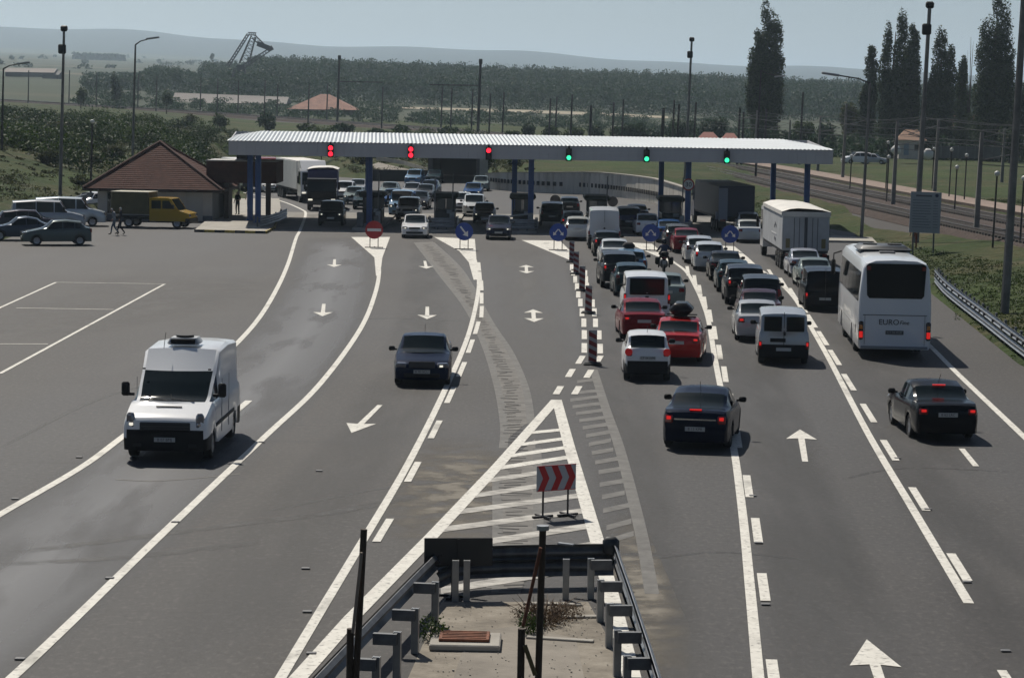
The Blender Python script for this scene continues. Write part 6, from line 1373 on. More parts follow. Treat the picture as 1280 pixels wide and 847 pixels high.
for k, (px, rb, rt) in enumerate(((1062, 238, 195), (1108, 250, 196), (1107, 236, 178), (1186, 246, 187), (1193, 262, 209), (1241, 300, 217), (1275, 300, 223), (1205, 250, 194), (1165, 232, 186))):
    z = 1.2; b = at(px, rb, z)
    pole_thing('platform_lamp', 'slim platform lamp with white globe, ' + PLN[k], 'street lamp', px, rb, b.y, rt, .06, .05, POLED, 'platform lamps along the railway', globe)
GM = 'catenary masts along the railway'
masts = [(35, 123, 88), (86, 126, 88), (120, 135, 92), (172, 138, 92), (195, 140, 96), (250, 148, 97), (271, 148, 98), (297, 150, 100), (330, 148, 100), (346, 150, 105), (385, 137, 105), (408, 152, 105), (477, 145, 108), (551, 166, 109), (563, 152, 109), (589, 170, 111), (611, 170, 117), (628, 157, 115), (686, 170, 123), (694, 172, 121), (713, 166, 118), (737, 175, 132), (765, 174, 128), (777, 174, 124), (827, 176, 135), (840, 178, 125), (846, 178, 130), (867, 178, 128), (922, 180, 135), (927, 182, 140), (955, 182, 136), (1000, 170, 115)]
def Yrail(px):
    best = min(RC, key=lambda v: abs(640+3000*v.x/v.y-px)); return best.y
for i, (px, rb, rt) in enumerate(masts):
    Y = Yrail(min(px, 868)) + (18 if i % 2 else -10) if px < 868 else 300+(px-868)*.2
    thick = 1.6 if px in (737, 827) else 1
    t, b, h = pole_thing('catenary_mast', 'slender dark catenary mast on the distant railway, number %d counted from the left' % (i+1), 'mast', px, rb, Y, rt, .17*thick, .13*thick, POLED, GM)
for (px, rb, rt, lb) in ((421, 166, 72, 'tall catenary mast with a crossbeam to the right, above the left part of the canopy'), (597, 170, 77, 'tall catenary mast with a crossbeam to the left, near the middle of the canopy')):
    Y = Yrail(px); q = atY(px, rb, Y); top = atY(px, rt, Y); t = thing('portal_mast', lb, 'mast', (q.x, Y, q.z-.5)); h = top.z-q.z+.5
    MB().tube([(0, 0, 0), tuple(LEAN*h)], [.28, .24], 8).build('pole', POLED, t, 40); MB().box(tuple(LEAN*h), (.7, .5, 1.0), bev=.1).build('head', BLACK, t)
    e = atY(px+(58 if px < 500 else -60), 103 if px < 500 else 106, Y); zb_ = e.z-(q.z-.5)
    MB().box(((e.x-q.x)/2, 0, zb_), (abs(e.x-q.x), .25, .25)).build('crossbeam', POLED, t)
near = [(1053, 225, 130, .95), (1116, 257, 152, .95), (1220, 291, 165, .95), (1168, 242, 150, 1.0), (1148, 220, 143, 1.0), (1022, 214, 146, .95), (943, 205, 138, 1.0), (1252, 228, 160, 1.0), (985, 205, 150, 1.0)]
nlab = ['in front of the clustered poplars', 'left of the pale shed', 'right of the information board, nearest', 'behind the information board', 'dark one just left of the board mast', 'just right of the canopy end', 'behind the canopy by the lone poplar', 'on the far side at the right edge', 'rising over the right part of the canopy']
wires = []
for (px, rb, rt, z), lb in zip(near, nlab):
    q = at(px, rb, z); top = atY(px, rt, q.y); h = top.z-z; t = thing('concrete_mast', 'grey concrete catenary mast ' + lb, 'mast', (q.x, q.y, z), 0, 'concrete catenary masts beside the tracks')
    MB().box(tuple(LEAN*h*.5), (.34, .30, h), ry=R(1.5), top=(.62, .62)).build('pole', POLEC, t)
    s = 1 if px in (1053, 1116, 1220, 1022) else -1
    MB().tube([(LEAN*h*.93).to_tuple(), (s*2.6, 0, h*.80)], .035, 6).tube([(LEAN*h*.72).to_tuple(), (s*2.6, 0, h*.80)], .035, 6).tube([(LEAN*h*.68).to_tuple(), (s*3.2, 0, h*.66)], .03, 6).build('bracket_arm', GALVD, t)
    wires.append((q.x+s*2.6, q.y, z+h*.8))
ow = thing('overhead_wires', 'overhead contact wires strung above the railway tracks', 'wires', (35, 150, 6))
def reo(o): o.matrix_parent_inverse = Matrix.Translation(-ow.location); return o
wm_ = mat('wire', (.03, .03, .03), .6)
for oc, hh in ((-3.3, 5.5), (-3.3, 6.6), (1.8, 5.5), (1.8, 6.6), (-5.6, 7.2), (6.2, 7.0)):
    pts = []
    for i in range(1, 50):
        a = roff(i, oc); sag = 0 if hh == 5.5 else -.35*math.sin((i % 6)/6*math.pi); pts.append((a.x, a.y, a.z+hh+sag))
    reo(MB().tube(pts, .022, 4).build('wire', wm_, ow))
# ------------------------------------------------------------------ right guardrail, information board
rg = thing('roadside_guardrail', 'long twin rail steel guardrail along the right verge', 'guardrail', (18, 90, 0))
def reg(o): o.matrix_parent_inverse = Matrix.Translation(-rg.location); return o
GP = [(15.6, 45), (16.6, 62), (17.55, 80), (18.7, 95), (19.9, 110), (20.9, 119)]
GPs = [(v.x, v.y) for v in smooth_line(GP, 5)]
for z in (.68, .32): mb = MB(); wbeam(mb, GPs, z, -1) ; reg(mb.build('rail_beam', GALV, rg))
pm_ = MB().box((0, 0, .42), (.08, .14, .95)).mesh('post', GALVD); d_ = 0
for (ax, ay), (bx, by) in zip(GPs, GPs[1:]):
    l = math.hypot(bx-ax, by-ay); n = max(1, round(l/2))
    for k in range(n): o = link('post', pm_, rg); reg(o); o.location = (ax+(bx-ax)*k/n+.16, ay+(by-ay)*k/n, 0); q = link('spacer', MATS.setdefault('_sp', MB().box((-.09, 0, .6), (.16, .12, .14)).mesh('spacer', GALVD)), o)
p = at(1155, 316, .35); ib = thing('information_board', 'white lined information board on two posts in the grass', 'information board', (p.x, p.y, tz(p.x, p.y)-.1), R(-4))
k_ = p.y/3000; zb_ = atY(1155, 291, p.y).z-(tz(p.x, p.y)-.1); zt = atY(1155, 240, p.y).z-(tz(p.x, p.y)-.1); W_ = 38*k_
bd = MB().box((0, 0, (zb_+zt)/2), (W_, .06, zt-zb_), ry=R(1.3)).build('board', mat('board_white', (.30, .32, .35), .5), ib)
il = mat('board_line', (.10, .105, .12), .6)
MB().box((-.1, -.034, zt-.22), (W_*.52, .01, .10), ry=R(1.3)).build('title_bar', il, bd)
MB().tube([(W_*.36, -.03, zt-.2), (W_*.36, -.045, zt-.2)], .10, 16).build('round_emblem', mat('emblem_blue', (.01, .015, .06), .5), bd)
r9 = random.Random(5)
for k in range(11):
    z = zt-.48-k*(zt-zb_-.65)/11; l = W_*r9.uniform(.45, .62)
    MB().box((-W_*.42+l/2, -.034, z), (l, .01, .028), ry=R(1.3)).build('text_line', il, bd); MB().box((W_*.33, -.034, z), (W_*.16, .01, .028), ry=R(1.3)).build('text_line', il, bd)
for x in (-W_*.37, W_*.3): MB().tube([(x, .06, 0), (x, .06, zt)], .05, 8).build('post', GALVD, ib)
p = at(1143, 310, .35); person('person in a rust coloured top standing under the information board', (p.x, p.y, tz(p.x, p.y)-.05), R(150), (.25, .07, .04), (.22, .07, .04), dict(lh=(-.2, .2, 1.05), lf=(-.12, .25, 1.08)))
for k, (px, rw, l) in enumerate(((1160, 271, 3.0),)):
    pass
# kerbed apron slab to the right of the truck
tag(MB().prism(P2([(1036, 297), (1090, 299), (1104, 315), (1092, 304), (1036, 303)]), 0, .14).build('apron_kerb', CONC), 'pale kerb of the side apron right of the truck', kind='structure')
# ------------------------------------------------------------------ foliage
LEAFM = {}
def leafmat(name, c1, c2, c3):
    if name in LEAFM: return LEAFM[name]
    M = bpy.data.materials.new(name); M.use_nodes = True; n = M.node_tree; b = n.nodes['Principled BSDF']; b.inputs['Roughness'].default_value = .65; b.inputs['Specular IOR Level'].default_value = .3
    tr = n.nodes.new('ShaderNodeBsdfTranslucent'); ms = n.nodes.new('ShaderNodeMixShader'); ms.inputs[0].default_value = .2 if 'poplar' in name else .32; mo = n.nodes['Material Output']
    n.links.new(b.outputs[0], ms.inputs[1]); n.links.new(tr.outputs[0], ms.inputs[2]); n.links.new(ms.outputs[0], mo.inputs['Surface'])
    g = n.nodes.new('ShaderNodeNewGeometry'); r = n.nodes.new('ShaderNodeValToRGB'); e = r.color_ramp.elements; e.new(.5)
    for k, (p, c) in enumerate(((0, c1), (.5, c2), (1, c3))): e[k].position = p; e[k].color = (*c, 1)
    n.links.new(g.outputs['Random Per Island'], r.inputs[0]); n.links.new(r.outputs[0], b.inputs['Base Color']); n.links.new(r.outputs[0], tr.inputs['Color'])
    LEAFM[name] = M; return M
LPOP = leafmat('poplar_leaves', (.012, .027, .006), (.022, .044, .010), (.042, .072, .016))
LBUSH = leafmat('bush_leaves', (.016, .034, .006), (.030, .056, .010), (.055, .086, .018))
LOLIVE = leafmat('olive_leaves', (.030, .040, .014), (.050, .060, .020), (.080, .084, .034))
LFOR = leafmat('forest_leaves', (.012, .034, .013), (.020, .046, .017), (.032, .062, .022))
LDRY = leafmat('dry_twigs', (.06, .04, .025), (.09, .06, .035), (.12, .085, .05))
def leaves(rng, centers, radii, n, size, dens='shell', flat=1.0):
    """n leaf quads in ellipsoid lumps"""
    centers = np.array(centers, float); radii = np.array(radii, float); w_ = (radii[:, 0]*radii[:, 1]*radii[:, 2])**(2/3); w_ /= w_.sum()
    idx = rng.choice(len(centers), n, p=w_); u = rng.normal(size=(n, 3)); u /= np.linalg.norm(u, axis=1)[:, None]
    r = rng.uniform(.25, 1, n)**.45; r *= 1+.12*rng.normal(size=n)
    P = centers[idx]+u*r[:, None]*radii[idx]
    a = rng.normal(size=(n, 3)); a /= np.linalg.norm(a, axis=1)[:, None]; b = np.cross(a, u+.6*rng.normal(size=(n, 3))); b /= np.linalg.norm(b, axis=1)[:, None]+1e-9
    s = size*rng.uniform(.6, 1.3, n)[:, None]; a *= s; b *= s*.6
    V_ = np.stack([P-a, P-b*.9, P+a, P+b*.9], 1).reshape(-1, 3); return V_
def leafmesh(name, V_, m):
    n = len(V_)//4; me = bpy.data.meshes.new(name); me.vertices.add(len(V_)); me.vertices.foreach_set('co', V_.astype(np.float32).ravel())
    me.loops.add(n*4); me.loops.foreach_set('vertex_index', np.arange(n*4, dtype=np.int32)); me.polygons.add(n); me.polygons.foreach_set('loop_start', np.arange(0, n*4, 4, dtype=np.int32))
    try: me.polygons.foreach_set('loop_total', np.full(n, 4, dtype=np.int32))
    except Exception: pass
    me.materials.append(m); me.update(calc_edges=True); me.validate(); return me
BARK = mat('bark', (.06, .05, .04), .95, var=.3, vscale=3)
def poplar(px, rowt, wpx, rowb, Y, label, spind, seed, m=LPOP, dead=False, slim=1.0):
    rng = np.random.default_rng(seed); b = atY(px, rowb, Y); top = atY(px, rowt, Y); H = top.z-b.z; W_ = wpx*Y/3000/2
    zg = tz(b.x, Y); t = thing('poplar_tree', label, 'tree', (b.x, Y, min(zg, b.z)-.2)); H = top.z-t.location.z
    C = []; Rr = []; tr = MB(); tr.tube([(0, 0, 0), (.1, 0, H*.4), (LEAN.x*H*.9, 0, H*.9)], [.45, .3, .06], 8)
    for (ox, hh, ww, z0) in spind:
        n = 26
        for k in range(n):
            f = k/(n-1); z = H*(z0+(hh-z0)*f); prof = min(1, (f*3.2+.15))**.6*max(.30, 1-max(0, f-.55)**2*2.6)**.7; rr_ = W_*ww*prof*1.05
            x = ox*W_*min(1, f*1.6+.25)+LEAN.x*z
            for q in range(2):
                an = rng.uniform(0, 2*math.pi); C.append((x+math.cos(an)*rr_*.5, math.sin(an)*rr_*.42, z+rng.uniform(-.5, .5))); Rr.append((rr_*rng.uniform(.5, .75), rr_*rng.uniform(.5, .75), H*.055*rng.uniform(.8, 1.5)))
        tr.tube([(0, 0, H*.12), (ox*W_*.6, 0, H*.3), (ox*W_, 0, H*hh*.85)], [.2, .14, .03], 6)
    tr.build('trunk', BARK, t, 40)
    o = link('crown', leafmesh('crown', leaves(rng, C, Rr, int(14000*len(spind)**.7), .20), m), t)
    if dead:
        mb = MB()
        for k in range(9): x = -W_*.95+rng.uniform(-.3, .3); mb.tube([(x, 0, H*.3), (x+rng.uniform(-.4, .4), 0, H*rng.uniform(.6, .80))], [.07, .01], 5)
        mb.build('dead_branch', BARK, t)
poplar(953, 12, 47, 172, 400, 'lone tall dark poplar rising behind the canopy', [(-.45, .84, .55, .06), (-.05, 1.0, .55, .05), (.45, .88, .5, .1), (.1, .7, .8, .04), (-.62, .62, .35, .15)], 1)
poplar(1083, 62, 22, 190, 410, 'short slim poplar at the left of the poplar cluster', [(0, 1.0, .75, .02), (-.5, .62, .8, 0)], 2)
poplar(1111, 22, 44, 190, 400, 'tallest poplar of the cluster with two tips', [(.35, 1.0, .42, .03), (-.45, .90, .4, .05), (0, .62, .8, 0)], 3)
poplar(1132, 37, 30, 190, 405, 'right hand poplar of the cluster', [(.1, 1.0, .7, .03), (.35, .7, .55, 0), (-.4, .8, .4, .1)], 4)
poplar(1170, 42, 44, 190, 400, 'broad poplar behind the floodlight mast', [(-.1, 1.0, .5, .03), (.55, .86, .38, .1), (.1, .66, .8, 0), (-.6, .6, .4, .1)], 5)
poplar(1198, 78, 24, 190, 410, 'thin light green poplar between the two big ones', [(-.1, 1.0, .6, .05), (.5, .65, .5, .1)], 6, LBUSH)
poplar(1236, -4, 56, 190, 385, 'tallest thick poplar at the right, with a bare dead side branch', [(.15, 1.0, .55, .04), (-.3, .82, .55, .05), (.7, .62, .3, .2), (.05, .6, .95, 0), (.2, .8, .7, .1)], 7, dead=True)
def roundtree(name, px, rowt, rowb, wpx, Y, label, seed, m=LFOR, group=None, n=2500, ls=.3):
    rng = np.random.default_rng(seed); b = atY(px, rowb, Y); top = atY(px, rowt, Y); zg = min(tz(b.x, Y), b.z) if b.z-tz(b.x, Y) < 6 else b.z
    H = top.z-zg; W_ = wpx*Y/3000/2; t = thing(name, label, 'tree' if 'tree' in name else 'shrub', (b.x, Y, zg-.1), 0, group)
    C = []; Rr = []
    for k in range(10):
        an = rng.uniform(0, 6.28); q = rng.uniform(0, .6); C.append((math.cos(an)*W_*q, math.sin(an)*W_*q, H*rng.uniform(.38, .78))); Rr.append((W_*rng.uniform(.3, .55), W_*rng.uniform(.3, .55), H*rng.uniform(.18, .3)))
    if 'shrub' in name: C = [(x, y, z*.75) for x, y, z in C]
    link('crown', leafmesh('crown', leaves(rng, C, Rr, n, ls), m), t)
    MB().tube([(0, 0, -.2), (0, 0, H*.6)], [max(.08, .03*H), .04], 6).build('trunk', BARK, t)
    return t
roundtree('round_tree', 1272, 103, 190, 46, 390, 'dark round tree at the right picture edge beside the tallest poplar', 11, LPOP)
roundtree('round_tree', 1060, 128, 185, 34, 420, 'greyish leafy tree left of the poplar cluster', 12, LOLIVE)
roundtree('round_tree', 1212, 140, 190, 50, 420, 'bushy tree hiding the red roof between the poplars', 13, LBUSH)
roundtree('round_tree', 1150, 150, 190, 36, 440, 'dark low tree behind the pale shed', 14, LPOP)
roundtree('round_tree', 1262, 150, 196, 44, 370, 'dark low tree beside the concrete fence at the right', 25, LPOP)
roundtree('round_tree', 1092, 150, 190, 60, 430, 'dark mass of low trees behind the parked cars', 26, LPOP)
roundtree('round_tree', 895, 145, 180, 44, 420, 'low dark tree left of the lone poplar', 15, LFOR)
roundtree('round_tree', 1000, 150, 185, 40, 430, 'low leafy tree right of the lone poplar', 16, LBUSH)
roundtree('round_tree', 1030, 152, 186, 34, 410, 'low dark tree over the canopy end', 27, LFOR)
roundtree('round_tree', 790, 152, 176, 40, 430, 'low dark tree above the canopy beside the masts', 17, LFOR)
roundtree('round_tree', 850, 150, 178, 50, 440, 'broad low tree above the canopy', 18, LFOR)
roundtree('round_tree', 146, 88, 122, 18, 620, 'dark round crowned tree standing on the railway line at the left', 19, mat('x1', (.03, .02, .016), .9) if False else LPOP, n=1600)
roundtree('round_tree', 101, 105, 124, 18, 560, 'small green tree beside the railway at the far left', 20, LBUSH, n=1200)
roundtree('round_tree', 208, 113, 140, 24, 560, 'small dark tree beside the railway behind the toll house', 21, LBUSH, n=1300)
roundtree('round_tree', 250, 84, 100, 12, 1100, 'small distant tree on the plain left of the crane', 22, n=700, ls=.5)
roundtree('round_tree', 265, 66, 76, 8, 2400, 'tiny lone tree far out on the hazy plain', 23, n=300, ls=.9)
# hillside shrubs: individuals over scrub
HS = 'shrubs on the brown hillside behind the toll house'
rs = random.Random(11); k = 0
rows_ = sorted([(30, 160, 26), (80, 172, 32), (120, 205, 28), (60, 205, 26), (98, 232, 20), (235, 152, 22), (270, 150, 20), (150, 200, 30), (345, 200, 20), (380, 182, 22), (405, 195, 24), (432, 184, 22), (450, 204, 22), (520, 190, 16), (612, 208, 20), (640, 206, 16)])
for (px, rw, w_) in rows_:
    px += rs.uniform(-5, 5); Y = rowY(px, rw, 175, 420); 
    if inpoly((px-640)/3000*Y, Y, ROADP): continue
    hp_ = w_*rs.uniform(.65, .95); mm = LOLIVE if rw > 190 and px < 200 else rs.choice([LBUSH, LBUSH, LPOP, LOLIVE])
    roundtree('shrub', px, rw-hp_, rw+1, w_*1.45, Y, 'leafy green shrub on the hillside, number %d counted from the left' % (k+1), 100+k, mm, HS, 900, .2); k += 1
RAILB = 'dark bushes beside the distant railway'
for kb, (px, rw, w_, hh) in enumerate(sorted(((430, 163, 40, 14), (470, 168, 40, 10), (500, 160, 30, 9), (385, 158, 26, 10), (660, 162, 26, 12), (690, 166, 30, 14), (720, 172, 40, 18), (745, 172, 30, 22), (770, 174, 34, 20), (870, 178, 30, 16), (560, 162, 30, 8), (335, 146, 30, 12), (640, 168, 24, 8), (810, 176, 34, 20)))):
    Y = 430; roundtree('shrub', px, rw-hh, rw, w_, Y, 'low dark bush beside the distant railway, number %d counted from the left' % (kb+1), 200+px, rs.choice([LFOR, LBUSH, LFOR]), RAILB, 900, .3)
for mm, nm, cn, sd in ((LBUSH, 'green_thicket', 150, 31), (LPOP, 'dark_thicket', 110, 32)):
    rng = np.random.default_rng(sd); Vs = []; c_ = 0
    while c_ < cn:
        px = rng.uniform(-40, 300) if rng.uniform() < .75 else rng.uniform(320, 640); Y = rng.uniform(205, 400) if px < 300 else rng.uniform(290, 400); x = (px-640)/3000*Y
        if math.sin(px*.045+Y*.02)+math.sin(Y*.06-px*.02) < -.5 or dpoly(x, Y, ROADP) < 4 or inpoly(x, Y, ROADP): continue
        r = rng.uniform(.8, 2.4); z = tz(x, Y); C = []; Rr = []
        for q in range(5): C.append((x+rng.normal()*r*.7, Y+rng.normal()*r*.7, z+r*rng.uniform(.1, .55))); Rr.append((r*rng.uniform(.5, .9), r*rng.uniform(.5, .9), r*rng.uniform(.35, .6)))
        Vs.append(leaves(rng, C, Rr, int(420*r), .16)); c_ += 1
    tag(link(nm, leafmesh(nm, np.concatenate(Vs), mm)), 'thicket of bushes run together on the hillside', kind='stuff')
# scrub and rough grass tufts (uncountable)
rng = np.random.default_rng(5); Vs = []
def ok(x, y): return not inpoly(x, y, ROADP) and dpoly(x, y, ROADP) > 1.2
cnt = 0
while cnt < 2200:
    px = rng.uniform(-60, 660); Y = rng.uniform(165, 420); x = (px-640)/3000*Y
    if not ok(x, Y) or (-31 < x < -18 and Y < 182): continue
    z = tz(x, Y); r = rng.uniform(.25, 1.0)*(1 if math.sin(x*.21+1)*math.sin(Y*.07)+.5*math.sin(x*.6+Y*.2) > -.1 else .45); Vs.append(leaves(rng, [(x, Y, z+r*.15)], [(r*1.3, r*1.3, r*.45)], int(26+60*r), .11)); cnt += 1
tag(link('hillside_scrub', leafmesh('hillside_scrub', np.concatenate(Vs), LOLIVE)), 'low scrub covering the hillside', kind='stuff')
Vs = []; cnt = 0
while cnt < 3800:
    px = rng.uniform(560, 1420); Y = 60+rng.uniform(0, 1)**.9*150; x = (px-640)/3000*Y
    if not ok(x, Y) or x < 0 or any(abs(x-pw(Y, [(20, 44), (60, 39), (110, 35.5), (160, 32.5), (220, 29.5), (290, 26.5), (345, 20), (405, 9)])) < q for q in (8.6,)): continue
    if Y > 240 or x > 17:
        z = tz(x, Y); r = rng.uniform(.10, .30); Vs.append(leaves(rng, [(x, Y, z+r*.1)], [(r*1.4, r*1.4, r*.4)], 16, .05)); 
        cnt += 1
tag(link('verge_grass', leafmesh('verge_grass', np.concatenate(Vs), leafmat('grass_blades', (.018, .036, .004), (.030, .052, .008), (.052, .066, .016)))), 'rough grass tufts on the verge', kind='stuff')
# weeds along the guardrail (in its shadow)
Vs = []
for k in range(500):
    i = rng.integers(0, len(GPs)-1); t = rng.uniform(); x = GPs[i][0]*(1-t)+GPs[i+1][0]*t+rng.normal()*.35+.1; y = GPs[i][1]*(1-t)+GPs[i+1][1]*t
    Vs.append(leaves(rng, [(x+.45, y, .08)], [(.16, .16, .10)], 12, .05))
tag(link('guardrail_weeds', leafmesh('guardrail_weeds', np.concatenate(Vs), LBUSH)), 'weeds growing under the right guardrail', kind='stuff')
# dry bush and small plants inside the barrier
p = at(682, 775); t = thing('dry_bush', 'flat brown dry bush sprawling inside the barrier', 'bush', (p.x, p.y, 0))
mb = MB()
for k in range(150):
    a = rs.uniform(0, 6.28); r = rs.uniform(.1, .75); x0, y0 = math.cos(a)*r*.35, math.sin(a)*r*.9
    mb.tube([(x0, y0, .02), (x0+math.cos(a)*.2, y0+math.sin(a)*.2, rs.uniform(.1, .25)), (x0+math.cos(a)*r*.6, y0+math.sin(a)*r*.6, rs.uniform(.05, .34))], [.009, .006, .003], 3, cap=False)
mb.build('twigs', mat('twig', (.10, .065, .04), .95), t)
link('dry_leaves', leafmesh('dl', leaves(rng, [(-.2, 0, .10), (.3, .2, .10), (0, -.5, .08), (.1, .6, .08)], [(.4, .5, .10), (.35, .5, .12), (.4, .4, .08), (.4, .4, .08)], 1500, .022), LDRY), t)
for px, py, lb, s in ((538, 800, 'small flowering weed left of the rusty drain cover', .22), (660, 792, 'small green weed at the foot of the short post', .2)):
    p = at(px, py); t = thing('weed', lb, 'weed', (p.x, p.y, .01)); link('leaves', leafmesh('leaves', leaves(rng, [(0, 0, s*.8), (s*.6, .1, s*.6)], [(s, s, s), (s*.7, s*.7, s*.6)], 350, .03), LBUSH), t)
    mb = MB(); 
    for k in range(8): mb.tube([(0, 0, 0), (rs.uniform(-s, s), rs.uniform(-s, s), s*1.7)], [.006, .003], 3, cap=False)
    mb.build('stems', BARK, t)
# ------------------------------------------------------------------ forest and far trees
def forest(name, label, spec, seed, m=LFOR, ls=.55, nl=430):
    rng = np.random.default_rng(seed); base = []
    for v in range(4):
        C = []; Rr = []
        for k in range(7): an = rng.uniform(0, 6.28); q = rng.uniform(0, .55); C.append((math.cos(an)*q, math.sin(an)*q, rng.uniform(.45, .85))); Rr.append((rng.uniform(.35, .6), rng.uniform(.35, .6), rng.uniform(.12, .26)))
        C.append((0, 0, .35)); Rr.append((.8, .8, .35)); C.append((0, 0, .12)); Rr.append((.9, .9, .2)); base.append(leaves(rng, C, Rr, nl, 1.0)*1.0)
    out = []
    for (x, Y, z, w_, h) in spec:
        rngs = rng.integers(0, 4); V_ = base[rngs].reshape(-1, 4, 3); c = V_.mean(1, keepdims=True); d = (V_-c)*ls; a = rng.uniform(0, 6.28); ca, sa = math.cos(a), math.sin(a)
        cc = c.copy(); cc[..., 0] = (c[..., 0]*ca-c[..., 1]*sa)*w_/2+x; cc[..., 1] = (c[..., 0]*sa+c[..., 1]*ca)*w_/2+Y; cc[..., 2] = c[..., 2]*h+z; out.append((cc+d).reshape(-1, 3))
    return tag(link(name, leafmesh(name, np.concatenate(out), m)), label, kind='stuff')
rng = np.random.default_rng(9); sp = []
for r_, Y0 in enumerate(np.linspace(860, 1500, 15)):
    px = -60
    while px < 1500:
        Y = Y0+rng.normal()*9; x = (px-640)/3000*Y; w_ = rng.uniform(9, 14)
        lo = pw(px, [(-60, 1), (300, 1), (312, 0)])
        keep = px > 255
        if keep:
            z = tz(x, Y); h = rng.uniform(12.5, 16) if r_ < 5 else rng.uniform(14.5, 17.5)
            if r_ < 3: h = rng.uniform(8.5, 12.5)
            if px < 310: h *= .7
            sp.append((x, Y, z-.5, w_, h))
        px += w_*.62*3000/Y0
forest('forest', 'broad dark forest belt across the plain', sp, 3)
sp = []
for Y0 in np.linspace(900, 1150, 7):
    px = 112
    while px < 345:
        Y = Y0+rng.normal()*8; w_ = rng.uniform(9, 13); x = (px-640)/3000*Y; top = pw(px, [(112, 96), (150, 92), (172, 90), (180, 80), (222, 80), (240, 92), (258, 100), (270, 92), (285, 84), (345, 82)]); z = tz(x, Y)
        tr_ = 8.6-(top-(130+.0157*(px-640)))*Y/3000; h = max(5, (tr_-z)*rng.uniform(.82, 1.02))
        sp.append((x, Y, z-.5, w_, h)); px += w_*.6*3000/Y0
forest('woodland', 'dark woodland patch behind the railway at the left', sp, 4)
sp = []
for k in range(46):
    px = rng.uniform(90, 146); px = px if not 118 < px < 120 else 112; Y = 3300+rng.uniform(-60, 60); x = (px-640)/3000*Y; z = tz(x, Y); sp.append((x, Y, z-1, rng.uniform(9, 14), rng.uniform(8, 11)))
for k in range(3): x = (151-640)/3000*3300+rng.uniform(-3, 3); sp.append((x, 3300, tz(x, 3300)-1, 8, 9))
forest('far_tree_row', 'hazy row of trees far out on the plain', sp, 5, ls=1.6, nl=160)
sp = []
for k in range(110):
    px = rng.uniform(-60, 1350); Y = rng.uniform(1600, 5200); x = (px-640)/3000*Y; 
    if px > 300 and Y < 2400: continue
    sp.append((x, Y, tz(x, Y)-1, rng.uniform(7, 20), rng.uniform(4, 8)))
forest('far_hedges', 'scattered hazy hedges and trees on the plain', sp, 6, ls=1.6, nl=60)
sp = []
rng = np.random.default_rng(77)
for k in range(420):
    px = rng.uniform(90, 960); Y = rng.uniform(600, 830); x = (px-640)/3000*Y
    if 470 < px < 840 and Y > 770: continue
    sp.append((x, Y, tz(x, Y)-.3, rng.uniform(4, 10), rng.uniform(1.2, 3.4)))
for k in range(170):
    px = rng.uniform(925, 1330); Y = rng.uniform(385, 460); x = (px-640)/3000*Y; sp.append((x, Y, tz(x, Y)-.3, rng.uniform(4, 7), rng.uniform(2.0, 4.6)))
forest('plain_scrub', 'dark scrub and low trees beyond the railway', sp, 8, LFOR, ls=.32, nl=170)
# light strip (road / dry field) below the forest
def band(name, label, pts, m, dz=.15):
    vs = []; fs = []
    for (px, r0, r1) in pts:
        for r in (r0, r1):
            Y = rowY(px, r, 640, 900); x = (px-640)/3000*Y; vs.append((x, Y, tz(x, Y)+dz))
    for i in range(len(pts)-1): fs.append((2*i, 2*i+1, 2*i+3, 2*i+2))
    me = MB().add(vs, fs).build(name, m); return tag(me, label, kind='structure')
band('pale_field', 'pale dry strip of field before the forest', [(460, 133, 134.5), (520, 134.5, 137), (640, 137.5, 141), (740, 141, 144.5), (830, 146, 148.5)], mat('dry_field', (.30, .26, .19), 1))
# ------------------------------------------------------------------ far buildings and crane
def placeY(px, row, Y): q = atY(px, row, Y); return q
Y = 700; q = atY(405, 136.5, Y); hh = thing('tiled_hall', 'low building with a broad orange pyramid roof beyond the railway', 'building', (q.x, Y, q.z-2)); w_ = 86*Y/3000
MB().box((0, 0, 1), (w_*.88, 14, 2.4)).build('wall', mat('dark_wall', (.06, .055, .05), .9), hh)
pt = (118-136.5); zr = 2-pt*Y/3000
MB().add([(-w_/2, -9, 1.9), (w_/2, -9, 1.9), (w_/2, 9, 1.9), (-w_/2, 9, 1.9), (-1, 0, zr), (1.5, 0, zr)], [(0, 1, 5, 4), (1, 2, 5), (2, 3, 4, 5), (3, 0, 4), (3, 2, 1, 0)]).build('roof', OROOF, hh)
Y = 760; q = atY(290, 131, Y); hh = thing('long_shed', 'long low shed with a pale grey roof beyond the railway', 'building', (q.x, Y, q.z-1.5)); w_ = 138*Y/3000
MB().box((0, 0, .8), (w_, 16, 2.4)).build('wall', mat('shed_dark', (.05, .05, .055), .9), hh)
MB().add([(-w_/2-.5, -9, 2), (w_/2+.5, -9, 2), (w_/2+.5, 9, 2), (-w_/2-.5, 9, 2), (-w_/2-.5, 0, 5), (w_/2+.5, 0, 4.2)], [(0, 1, 5, 4), (2, 3, 4, 5), (1, 2, 5), (3, 0, 4)]).build('roof', mat('shed_roof', (.13, .115, .105), .8), hh)
